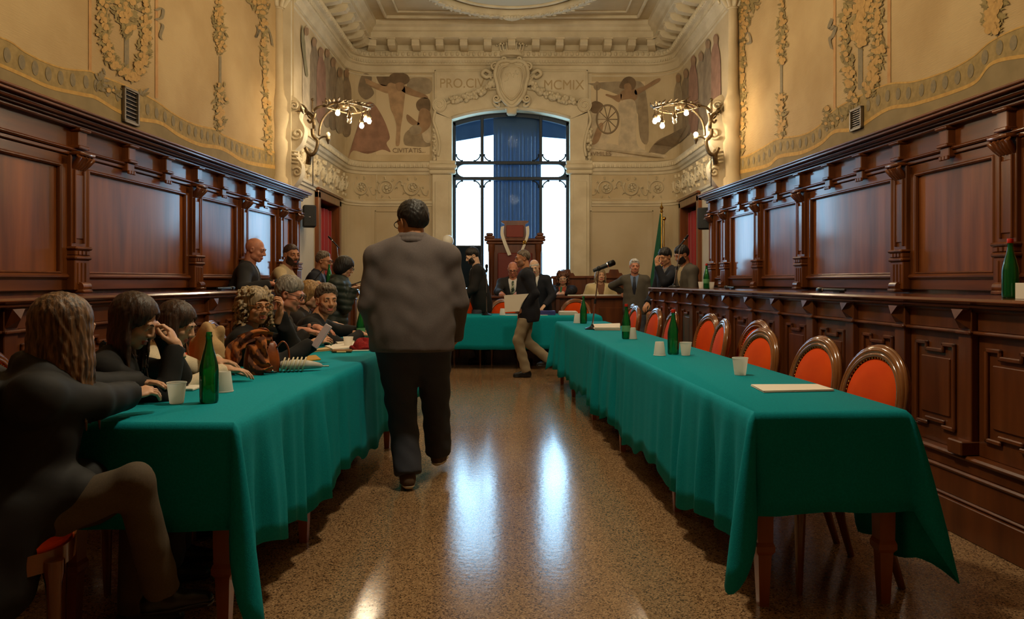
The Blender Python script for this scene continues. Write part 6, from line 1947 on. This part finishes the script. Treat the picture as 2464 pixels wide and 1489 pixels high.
    for e_, w_ in ((eL, wL), (eR, wR)):      # sleeves end at the wrists
        d = unit(w_ - e_)
        A_.f = np.where(((jx - w_[0]) ** 2 + (jy - w_[1]) ** 2 + (jz - w_[2]) ** 2) < .10 ** 2,
                        np.maximum(A_.f, (jx - w_[0]) * d[0] + (jy - w_[1]) * d[1] + (jz - w_[2]) * d[2] + .004), A_.f).astype(np.float32)
    J.blend((slice(None),) * 3, A_.f, .03)
    hm_ = hem if hem is not None else (-.20 if (not seated and top in ('suit', 'coat', 'puffer')) else -.06)
    if hm_ < -.1:
        J.ell(T(0, -.012, -.10), (.172 * girth + inf, .125 * girth + inf, .20), R=Rt, k=.05)
    if top == 'suit': J.ell(T(0, -.004, .10), (.168 * girth + inf, .120 * girth + inf, .36), R=Rt, k=.05)
    if extra:
        for ex in extra: J.cap(local(ex[0]), local(ex[1]), ex[2], ex[3], k=.06)
    # fabric creases
    q0 = (Rt.T @ np.array((1, 0, 0)))
    loc = [sum(Rt[i, j] * (g_ - pel[i]) for i, g_ in enumerate((jx, jy, jz))) for j in range(3)]     # torso coordinates
    tx_, ty_, tz_ = loc
    if top == 'puffer': J.f -= (.011 * np.abs(np.sin(PI * tz_ / .075)) - .004).astype(np.float32)
    else: J.f += (.0030 * np.sin(31 * tx_ + 13 * tz_ + 2.2 * np.sin(17 * ty_ + 9 * tz_)) * np.sin(21 * tz_ - 15 * ty_ + 2.5 * np.sin(11 * tx_ + 3)) + .0018 * np.sin(48 * tz_ + 3 * np.sin(14 * tx_)) * np.sin(9 * tx_ + 7 * ty_)).astype(np.float32)
    # collar, neck opening, hem
    if collar:
        for sx in (-1, 1): J.cap(T(0, -.062, .525), T(sx * .058, -.03, .52), .024 + inf * .3, k=.012); J.cap(T(sx * .058, -.03, .52), T(sx * .066, .03, .49), .024 + inf * .3, .018, k=.012)
        if top in ('puffer', 'coat'):
            for a in np.linspace(0, 2 * PI, 9)[:-1]: J.ell(T(.075 * math.cos(a), -.02 + .07 * math.sin(a), .53), .042, k=.03)
    J.cap(T(0, -.01, .47), nb + Rn @ np.array((0, .02, .17)), .054 if fem else .060, .066, k=.006, cut=True)
    if top == 'suit' or (top in ('coat',) and shirtm):
        vb, vt = .20, .53
        wv = .012 + .062 * np.clip((tz_ - vb) / (vt - vb), 0, 1.2)
        cutd = np.maximum(np.maximum(np.abs(tx_) - wv, vb - tz_), -(ty_ - .02))
        J.f = np.maximum(J.f, -cutd).astype(np.float32)
    dcut = (hm_ - tz_) + 0 * tx_
    if extra: dcut = np.where(True, np.maximum(-1, (hm_ - tz_)), 0) if hem is not None else -1.0
    # the hem cuts only the trunk, not hanging sleeves
    rad = np.sqrt((tx_ / (.30 * girth)) ** 2 + (ty_ / .28) ** 2)
    if not extra: J.f = np.where(rad < 1, np.maximum(J.f, dcut), J.f).astype(np.float32)
    child({'suit': 'jacket', 'sweater': 'sweater', 'puffer': 'puffer_jacket', 'coat': 'coat'}[top], J, topm)
    if top == 'suit':
        K_ = Field(T(0, 0, .5) - .17, T(0, 0, .5) + .17, min(h, .008))
        for zo, rr, ro in ((.500, .086, .020), (.528, .078, .015)):
            ring_ = [T(rr * math.sin(a), -.012 - rr * .9 * math.cos(a), zo - .035 * (1 - math.cos(a)) * .5) for a in np.linspace(-2.1, 2.1, 15)]
            for a, b in zip(ring_, ring_[1:]): K_.cap(a, b, ro, k=.012)
        child('collar', K_, topm)
    if shirtm:
        S_ = Field(T(0, 0, .25) - .34, T(0, 0, .4) + .32, h)
        add_torso(S_, .010, girth)
        S_.cap(T(0, -.035, .51), T(-.045, .025, .50), .022, k=.02); S_.cap(T(0, -.035, .51), T(.045, .025, .50), .022, k=.02); S_.cap(T(-.045, .025, .50), T(0, .062, .47), .018, k=.015); S_.cap(T(.045, .025, .50), T(0, .062, .47), .018, k=.015)
        sx_, sy_, sz_ = S_.grid()
        lc = [sum(Rt[i, j] * (g_ - pel[i]) for i, g_ in enumerate((sx_, sy_, sz_))) for j in range(3)]
        sh_ = S_.copy()
        sh_.cap(T(0, -.01, .47), nb + Rn @ np.array((0, .02, .17)), .052, .062, k=.004, cut=True)
        sh_.f = np.maximum(np.maximum(sh_.f, .0 - lc[2] + .0), np.abs(lc[0]) - .13).astype(np.float32)
        child('shirt', sh_, shirtm)
        if tiem:
            tw = np.where(lc[2] > .44, .020, .020 + .10 * np.clip(.44 - lc[2], 0, .25))
            tf = S_.copy()
            tf.f = np.maximum(np.maximum(np.maximum(tf.f - .012, np.abs(lc[0]) - tw), -(lc[1] - .03)), np.maximum(.12 - lc[2], lc[2] - .50)).astype(np.float32)
            child('tie', tf, tiem)
    tr_l = np.array([hipL, hipR, kL, kR, aL, aR, pel])
    Tz = Field(tr_l.min(0) - np.array((.24, .24, .06)), tr_l.max(0) + .22, h)
    add_legs(Tz, .014, .012)
    gx2, gy2, gz2 = Tz.grid()
    Tz.f += (.004 * np.sin(gz2 * 52 + gx2 * 30) * np.sin(gy2 * 26 + gx2 * 19)).astype(np.float32)
    if not seated: Tz.f = np.maximum(Tz.f, gz2 - (pel[2] + (.10 if hm_ > -.1 else hm_ + .06))).astype(np.float32)
    for a, k_ in ((aL, kL), (aR, kR)):
        d = unit(a - k_)
        Tz.f = np.where(((gx2 - a[0]) ** 2 + (gy2 - a[1]) ** 2 + (gz2 - a[2]) ** 2) < .12 ** 2, np.maximum(Tz.f, (gx2 - a[0]) * d[0] + (gy2 - a[1]) * d[1] + (gz2 - a[2]) * d[2] - .015), Tz.f).astype(np.float32)
    child('trousers', Tz, botm)
    # ---- shoes
    for a, k_, fy in ((aL, kL, footyaw[0]), (aR, kR, footyaw[1])):
        R2 = rzm(D(fy))
        pit = 0.0
        sh_ = Field((-.07, -.11, -.10), (.07, .23, .06), .008)
        sh_.cap((0, -.035, -.045), (0, .03, -.04), .040, .042, k=.02); sh_.cap((0, .03, -.045), (0, .15, -.062), .042, .030, k=.03); sh_.cap((0, -.015, -.02), (0, -.005, .02), .040, .040, k=.02)
        ux, uy, uz = sh_.grid()
        up_ = sh_.copy(); up_.f = np.maximum(up_.f, -(uz + .078)).astype(np.float32)
        so_ = sh_.copy(); so_.f = np.maximum(np.maximum(so_.f - .005, uz + .066), -(uz + .090)).astype(np.float32)
        for nm, fl, mm in (('shoe', up_, shoem or BLACK), ('shoe_sole', so_, solem or shoem or BLACK)):
            v, q = fl.mesh()
            if not len(q): continue
            sho = obj(nm, fast_mesh(nm, (v @ R2.T + a) * s, q), mm, body if nm == 'shoe' else sho)
    return body, dict(root=root, s=s, local=local, T=T, hc=hc, wL=root + Ry_ @ (wL * s), wR=root + Ry_ @ (wR * s), Ry=Ry_)
# ================================================================== the people
NAVY = fab('navy_suit', (26, 28, 38)); CHAR = fab('charcoal_suit', (38, 36, 36)); BLACKF = fab('black_wool', (20, 19, 19)); BROWNJ = fab('brown_grey_jacket', (102, 92, 90), ns=200)
DARKTR = fab('dark_trousers', (56, 58, 68)); GREYSUIT = fab('grey_suit', (84, 78, 68)); CREAM = fab('cream_knit', (196, 172, 130)); WHITEK = fab('ivory_knit', (222, 206, 176))
GREENP = fab('green_puffer', (32, 44, 38), .55); COATB = fab('black_padded_coat', (17, 15, 15), .75); SHIRTW = fab('white_shirt', (222, 218, 212)); SHIRTB = fab('blue_shirt', (104, 124, 158)); SHIRTG = fab('grey_shirt', (130, 126, 122))
TIEN = fab('navy_tie', (24, 28, 44), .5); TIEP = fab('pale_tie', (190, 190, 180), .5); TIES = mat('striped_tie', lin((40, 60, 52)), .5, col2=lin((170, 176, 150)), nscale=9, stretch=(3, 3, 9), ramp=(.48, .52), detail=0)
KHAKI = fab('khaki_trousers', (150, 134, 108)); GREYTR = fab('grey_trousers', (88, 76, 60)); SWEATD = fab('dark_sweater', (44, 38, 34)); BROWNK = fab('brown_knit', (120, 80, 56)); VEST = fab('pale_vest', (212, 192, 146)); SUEDE = mat('brown_suede', lin((84, 62, 44)), .9)
BLKSHOE = mat('black_leather_shoe', lin((20, 19, 20)), .3)
flat = dict(dir=(0, 1, -.12), up=(0, .1, 1))
PEOPLE = {}
def P(key, *a, **k): PEOPLE[key] = person(*a, **k)[1]; PEOPLE[key]['yaw'] = a[2]; return PEOPLE[key]
C = 'cl'
# -- left table
P('coat_woman', 'person with long highlighted hair in a bulky black coat, back to the camera', (152, 792, 2.52), -62, seated=True, lean=16, head=(34, 8, 0), fem=True, hair='long', hairc='highlight', hairpar=dict(t=.014, len=.24, n=130, front=1.0, seed=5, lock=(.007, .013), amax=2.6),
  top='coat', topm=COATB, botm=GREYTR, shoem=BLKSHOE, skin='light', h=.011, hh=.0045, girth=1.25, shw=1.12, legr=.88,
  RW=('p', 352, 948, 2.92), LW=('p', 338, 922, 3.14), Rp=(.9, .3, -.5), Lp=(-.6, .2, -.6), Rh=dict(dir=(-.35, .9, .12), up=(.3, .2, 1), curl=(.5, .5, .5, .5, .4)), Lh=dict(dir=(.5, .85, .05), up=(0, .1, 1), curl=(.25, .3, .35, .4, .3)),
  extra=[((-.16, -.10, .60), (-.19, -.14, .34), .12, .14), ((.16, -.10, .60), (.20, -.10, .32), .12, .14), ((-.1, -.15, 1.00), (.1, -.15, 1.00), .085, .085), ((-.13, -.06, 1.02), (.13, -.06, 1.02), .06, .06), ((.0, -.14, .9), (0, -.18, .4), .16, .18), ((-.10, .0, .60), (-.12, .24, .60), .12, .10), ((.10, .0, .60), (.11, .22, .62), .12, .10), ((.14, .05, .55), (.18, .02, .36), .11, .10)],
  ankles=((-.16, .42, .09), (.10, .50, .24)))
P('dark_woman', 'dark-haired person in black resting their forehead on joined hands', (322, 772, 3.25), -74, seated=True, lean=20, head=(-14, 26, 0), fem=True, hair='long', hairc='darkbrown', hairpar=dict(t=.014, len=.20, n=90, front=1.0, seed=8, face=(.064, .11, .06), amax=1.75, lock=(.008, .014), fy=.0),
  top='sweater', topm=BLACKF, botm=DARKTR, skin='light', h=.011, hh=.0045,
  RW=('p', 424, 832, 3.28), LW=('p', 392, 800, 3.42), Rp=(.4, .4, -1), Lp=(-.4, .4, -1), Rh=dict(dir=(-.25, -.35, .85), up=(.2, 1, .3), curl=(.55, .6, .6, .6, .4)), Lh=dict(dir=(.1, -.55, .75), up=(0, 1, .4), curl=(.25, .3, .35, .4, .3), spread=.12))
P('ivory_woman', 'dark-haired person in an ivory sweater hidden behind the forehead-resting person', (424, 778, 3.85), -80, seated=True, lean=24, head=(-5, 24, 0), fem=True, hair='long', hairc='darkbrown', hairpar=dict(t=.012, len=.05, n=60, seed=4, amax=1.9, lock=(.008, .014)),
  top='sweater', topm=WHITEK, botm=DARKTR, skin='light', h=.013, RW=('p', 545, 888, 3.75), LW=('p', 520, 868, 4.0), Rp=(.7, -.2, -.6), Rh=flat, Lh=flat)
P('curly_woman', 'smiling person with ash-blonde curls and amber glasses in a black jacket', (615, 737, 4.62), -78, seated=True, lean=14, head=(-52, 2, 0), fem=True, hair='curly', hairc='curlgrey', hairpar=dict(t=.016, len=.07, n=230, seed=2, face=(.060, .088, .06), facez=-.035, fy=.03),
  top='suit', topm=BLACKF, shirtm=BROWNK, botm=DARKTR, skin='warm', h=.012, hh=.0045, glasses=mat('amber_frames', lin((150, 84, 24)), .3),
  LW=('p', 672, 756, 4.72), RW=('p', 752, 826, 4.55), Lp=(-.5, .3, -.9), Rp=(.5, -.2, -.9), Lh=dict(dir=(.2, .25, .95), up=(0, 1, -.2), curl=(.8, .8, .8, .8, .5)), Rh=dict(dir=(-.2, .95, .3), up=(.5, .1, .8), curl=(.5, .5, .5, .5, .5)))
P('grey_man', 'grey-haired person with dark-rimmed glasses bent over the left table', (697, 708, 5.4), -86, seated=True, lean=20, head=(-8, 16, 0), hair='short', hairc='grey', hairpar=dict(t=.014, c=-.004), glasses=BLACK, top='sweater', topm=SWEATD, botm=DARKTR, skin='red', h=.013, hh=.005,
  RW=('p', 738, 796, 5.45), LW=('p', 762, 788, 5.7), Rh=flat, Lh=flat)
P('black_man', 'bearded person in a black jacket leaning on the left table, looking at the camera', (786, 722, 6.05), -84, seated=True, lean=34, head=(-62, 4, 0), hair='wave', hairc='saltpepper', hairpar=dict(t=.016, c=.012), beard='stubble', top='sweater', topm=BLACKF, botm=DARKTR, skin='warm', h=.012, hh=.0045, girth=1.1, shw=1.12,
  RW=('p', 868, 804, 6.1), LW=('p', 882, 798, 6.45), Rp=(.8, -.2, -.6), Rh=flat, Lh=flat)
P('bun_woman', 'person with blonde tied-up hair mostly hidden behind the two seated men', (746, 708, 6.7), -88, seated=True, lean=18, head=(-10, 15, 0), fem=True, hair='bob', hairc='blond', hairpar=dict(t=.012, face=(.06, .1, .06)), top='sweater', topm=SWEATD, botm=DARKTR, skin='light', h=.014,
  RW=('p', 800, 785, 6.7), LW=('p', 805, 780, 7.0), Rh=flat, Lh=flat)
# -- behind the left counter
P('bald_man', 'bald person in a dark suit resting an arm on the left counter', (614, 601, 8.25), -78, z0=.30, seated=True, lean=14, head=(-14, 14, 0), hair='none', hairc='darkbrown', top='suit', topm=CHAR, shirtm=SHIRTG, botm=DARKTR, skin='red', h=.014, girth=1.12, shw=1.1,
  RW=('p', 652, 683, 7.9), LW=('p', 672, 680, 8.6), Rp=(.6, -.3, -.6), Rh=flat, Lh=flat)
P('cream_man', 'bearded person in a cream sweater leaning over the left counter', (701, 613, 9.05), -84, z0=.30, seated=True, lean=24, head=(-48, 6, 0), hair='buzz', hairc='darkbrown', hairpar=dict(t=.006, c=.012, noise=.001), beard='darkbrown', top='sweater', topm=CREAM, shirtm=SHIRTW, botm=DARKTR, skin='tan', h=.013, shw=1.15, girth=1.1,
  RW=('p', 742, 688, 8.75), LW=('p', 768, 684, 9.3), Rp=(.8, -.3, -.5), Rh=flat, Lh=flat)
P('glasses_man', 'person with glasses in a dark suit at the far part of the left counter', (779, 628, 10.0), -88, z0=.30, seated=True, lean=22, head=(-10, 8, 0), hair='short', hairc='saltpepper', hairpar=dict(t=.008, c=.02), glasses=BLACK_METAL, top='suit', topm=NAVY, shirtm=SHIRTB, botm=DARKTR, skin='tan', h=.014,
  RW=('p', 808, 686, 9.8), LW=('p', 815, 684, 10.2), Rh=flat, Lh=flat)
P('puffer_woman', 'black-bobbed person in a dark green padded jacket looking at a phone', (829, 643, 8.0), -88, lean=8, head=(-6, 18, 0), fem=True, hair='bob', hairc='black', hairpar=dict(t=.022, noise=.002, face=(.058, .10, .06), facez=-.045, fy=.03), glasses=BLACK_METAL, top='puffer', topm=GREENP, botm=DARKTR, skin='light', h=.013,
  RW=('p', 850, 694, 7.95), LW=('p', 845, 700, 8.15), Rp=(.5, -.6, -.7), Lp=(-.5, -.6, -.7), Rh=dict(dir=(-.2, .8, .35), up=(.2, -.3, 1), curl=(.6, .6, .6, .6, .5)))
# -- standing in the aisle
P('big_man', 'heavy-set person in a brown-grey jacket and dark trousers walking away down the aisle', (992, 536, 4.72), 4, lean=3, head=(38, 6, 0), hair='short', hairc='black', hairpar=dict(t=.015, c=-.012, noise=.0025, slope=.62), glasses=BLACK_METAL, girth=1.31, shw=1.17, top='suit', topm=BROWNJ, shirtm=SHIRTG, botm=DARKTR, shoem=SUEDE, solem=SOLE, skin='warm', h=.011, hh=.0045, legr=1.34, hem=-.15, neckdrop=.055, shz=.405,
  LW=(-.225, .16, .88), RW=(.25, .16, .86), Lp=(-.35, -.95, 0), Rp=(.55, -.85, 0), ankles=(('w', (X(984, 4.66), 4.62, .10)), ('w', (X(1056, 5.05), 5.05, .10))), footyaw=(8, -12), Lh=dict(dir=(.5, .4, -.6), up=(-.8, .3, 0)), Rh=dict(dir=(-.5, .4, -.6), up=(.8, .3, 0)))
P('walking_man', 'person in a navy jacket and khaki trousers striding across with a white folder', (1258, 622, 10.0), 88, lean=4, head=(14, 6, 0), hair='buzz', hairc='saltpepper', hairpar=dict(t=.006, c=.02, noise=.001), beard='stubble', top='suit', topm=NAVY, shirtm=SHIRTW, botm=KHAKI, shoem=BLKSHOE, skin='tan', h=.012, hh=.005,
  LW=('p', 1262, 742, 9.86), RW=(.26, .1, .9), Lp=(-.4, -1, -.1), Lh=dict(dir=(-.05, .7, -.35), up=(-1, 0, .1), curl=(.5, .5, .5, .5, .4)), ankles=((-.07, .02, .09), (.08, -.30, .22)))
# -- far end
P('suit_man', 'bearded person in a black suit and white collar standing left of the far microphone', (1137, 616, 11.62), 96, lean=8, head=(6, 24, 0), hair='short', hairc='black', hairpar=dict(t=.012), beard='black', top='suit', topm=BLACKF, shirtm=SHIRTW, botm=DARKTR, skin='pale', h=.014, LW=(-.16, .3, .95), RW=(.16, .3, .95))
P('chair_man', 'bald person with glasses and striped tie writing at the carved desk', (1234, 648, 12.72), 178, z0=.18, seated=True, lean=16, head=(0, 20, 0), hair='bald', hairc='grey', hairpar=dict(t=.003, ring=.01, noise=.0005), glasses=BLACK, top='suit', topm=CHAR, shirtm=SHIRTW, tiem=TIES, botm=DARKTR, skin='red', h=.013, girth=1.1,
  LW=('w', (X(1244, 12.3), 12.28, 1.05)), RW=('w', (X(1207, 12.3), 12.3, 1.05)), Rh=flat, Lh=flat)
P('leaning_man', 'white-haired person in a navy suit with a pale tie bending behind the walking man', (1286, 642, 11.62), 158, lean=20, head=(16, 22, 8), hair='bald', hairc='white', hairpar=dict(t=.005, ring=.05), top='suit', topm=NAVY, shirtm=SHIRTW, tiem=TIEP, botm=DARKTR, skin='pale', h=.014, LW=(-.2, .32, .95), RW=(.2, .32, .95))
P('wavy_woman', 'person with long wavy reddish hair, glasses and a striped scarf at the desk', (1354, 668, 12.7), 172, z0=.18, seated=True, lean=14, head=(6, 14, 0), fem=True, hair='curly', hairc='brownred', hairpar=dict(t=.012, len=.18, n=300, seed=6, face=(.056, .085, .06), facez=-.03), glasses=mat('white_frames', lin((210, 206, 200)), .3), top='suit', topm=NAVY, shirtm=mat('striped_scarf', lin((150, 60, 40)), .8, col2=lin((40, 110, 80)), nscale=8, stretch=(6, 1, 1), ramp=(.45, .55), detail=0), botm=DARKTR, skin='light', h=.014,
  LW=('w', (X(1352, 12.25), 12.25, 1.05)), RW=('w', (X(1345, 12.3), 12.3, 1.05)), Rh=flat, Lh=flat)
P('vest_woman', 'person with grey-blonde hair in a pale hooded vest seated behind the right desk', (1445, 662, 12.7), 180, z0=.18, seated=True, lean=4, head=(4, 2, 0), fem=True, hair='long', hairc='curlgrey', hairpar=dict(t=.008, len=.06, n=60, face=(.060, .095, .06), amax=1.9, lock=(.008, .012)), top='suit', topm=VEST, shirtm=BROWNK, botm=DARKTR, skin='light', h=.014, LW=(-.2, .22, .68), RW=(.2, .22, .68))
P('tall_man', 'white-haired person in a grey suit and dark tie standing at the end of the desk', (1527, 641, 11.7), 168, lean=2, head=(10, 2, 0), hair='wave', hairc='white', hairpar=dict(t=.010, c=.012), top='suit', topm=GREYSUIT, shirtm=SHIRTB, tiem=TIEN, botm=DARKTR, skin='red', h=.012, hh=.005, RW=('w', (X(1503, 11.95), 11.98, 1.06)), LW=(-.27, .02, .82), Rh=dict(dir=(.2, .9, -.2), up=(0, .2, 1)))
P('shy_man', 'person in a dark suit covering their face with one hand by the flag', (1600, 618, 10.75), 118, lean=6, head=(12, 16, 0), hair='short', hairc='black', hairpar=dict(t=.014), top='suit', topm=NAVY, shirtm=SHIRTG, botm=DARKTR, skin='warm', h=.013, LW=('p', 1582, 640, 10.55), RW=(.2, .25, .95), Lp=(-.4, .2, -1), Lh=dict(dir=(.1, .1, 1), up=(-.2, 1, 0), curl=(.3, .3, .3, .3, .3)))
P('boom_man', 'bearded person in a grey jacket standing behind the boom microphone', (1641, 613, 10.35), 104, lean=8, head=(4, 22, 0), hair='short', hairc='black', hairpar=dict(t=.013), beard='black', top='suit', topm=GREYSUIT, shirtm=CREAM, botm=DARKTR, skin='tan', h=.013, LW=(-.18, .3, 1.0), RW=(.18, .3, 1.0))

# chairs under the people at the left table
for key, lab in (('coat_woman', 'chair under the person in the black coat, near left corner'), ('dark_woman', 'chair under the dark-haired person resting their forehead'), ('ivory_woman', 'chair under the person in the ivory sweater'),
                 ('curly_woman', 'chair under the curly-haired person with amber glasses'), ('grey_man', 'chair under the grey-haired person with dark-rimmed glasses'), ('black_man', 'chair under the bearded person in the black jacket'), ('bun_woman', 'chair under the person with tied-up blonde hair')):
    i = PEOPLE[key]
    w_ = i['root'] + i['Ry'] @ np.array((0, -.03, 0))
    chair(w_[0], w_[1], math.radians(i['yaw']), lab, 'chairs along the left table')
for key, lab in (('bald_man', 'chair under the bald person behind the left counter'), ('cream_man', 'chair under the person in the cream sweater'), ('glasses_man', 'chair under the person with glasses at the left counter')):
    i = PEOPLE[key]; w_ = i['root'] + i['Ry'] @ np.array((0, -.03, 0))
    chair(w_[0], w_[1], math.radians(i['yaw']), lab, 'chairs behind the left counter', .30)
i = PEOPLE['chair_man']; chair(i['root'][0], i['root'][1], math.radians(180), 'chair under the bald person with the striped tie', 'chairs behind the desk', .18)

# beige coat hung over a chair back between the ivory-sweatered and curly-haired persons
cf = Field((-.34, -.2, .35), (.34, .2, 1.06), .012)
cf.ell((0, 0, .82), (.23, .05, .20), k=.02).ell((0, .0, .62), (.24, .06, .24), k=.05).cap((-.22, 0, .88), (-.27, .03, .5), .055, .05, k=.04).cap((.22, 0, .88), (.27, .03, .5), .055, .05, k=.04)
cf.cap((-.12, .05, .98), (-.06, .06, .7), .025, .02, k=.02).cap((.12, .05, .98), (.06, .06, .7), .025, .02, k=.02)
g0, g1, g2 = cf.grid(); cf.f += (.005 * np.sin(g0 * 40 + 8 * g2) * np.sin(g2 * 18)).astype(np.float32)
v, q = cf.mesh()
ci = PEOPLE['ivory_woman']
bc = obj('beige_coat', fast_mesh('beige_coat', v, q), fab('beige_coat', (184, 150, 104)), None, (X(497, 4.3), 4.3, 0), (0, 0, math.radians(-58)), label='beige coat hung over a chair back in front of the curly-haired person', cat='coat')
MB().ball((.10, .085, .80), .014, 8, 6).ball((.09, .09, .68), .014, 8, 6).build('button', mat('dark_button', lin((40, 28, 20)), .4), bc, smooth=180)
chair(X(497, 4.3) - .12, 4.3 + .16, math.radians(-58), 'chair carrying the beige coat', 'chairs along the left table')

# ---- things held in hands
def held(name, world, size, rot, m1, m2, label, cat):
    e = empty(name, world, label=label, cat=cat); e.rotation_euler = [math.radians(a) for a in rot]
    a, b, c = size
    MB().box(-a / 2, a / 2, -b / 2, b / 2, 0, c, bev=min(a, b) * .06).build('case', m1, e)
    MB().box(-a / 2 + .004, a / 2 - .004, -b / 2 + .004, b / 2 - .004, c, c + .001).build('screen', m2, e)
SCR_L = mat('pale_phone_back', lin((188, 176, 184)), .3); SCR_D = mat('black_screen', lin((14, 16, 20)), .1)
held('mobile_phone', at(776, 810, 4.5), (.078, .155, .012), (58, 12, -52), SCR_L, SCR_L, 'pale phone in a cover held by the curly-haired person', 'phone')
held('mobile_phone', at(862, 681, 7.88), (.07, .145, .010), (20, 0, -70), BLACK, SCR_D, 'dark phone held up by the person in the green padded jacket', 'phone')
held('tablet', at(760, 672, 9.0), (.17, .24, .010), (50, -20, -60), BLACK, SCR_D, 'dark tablet propped before the person in the cream sweater', 'tablet')
fo = empty('paper_folder', at(1244, 730, 9.80), label='white paper folder carried by the striding person', cat='folder')
MB().prism([(-.155, -.11), (-.165, .105), (.15, .125), (.05, -.02), (.03, -.10)], lambda a, b, d: (a, d, b), -.008, .008).build('cover', PAPER, fo)
MB().prism([(-.15, -.105), (-.16, .10), (.13, .118), (.03, -.09)], lambda a, b, d: (a, d, b), .008, .016).build('inner_sheets', PAPER, fo)
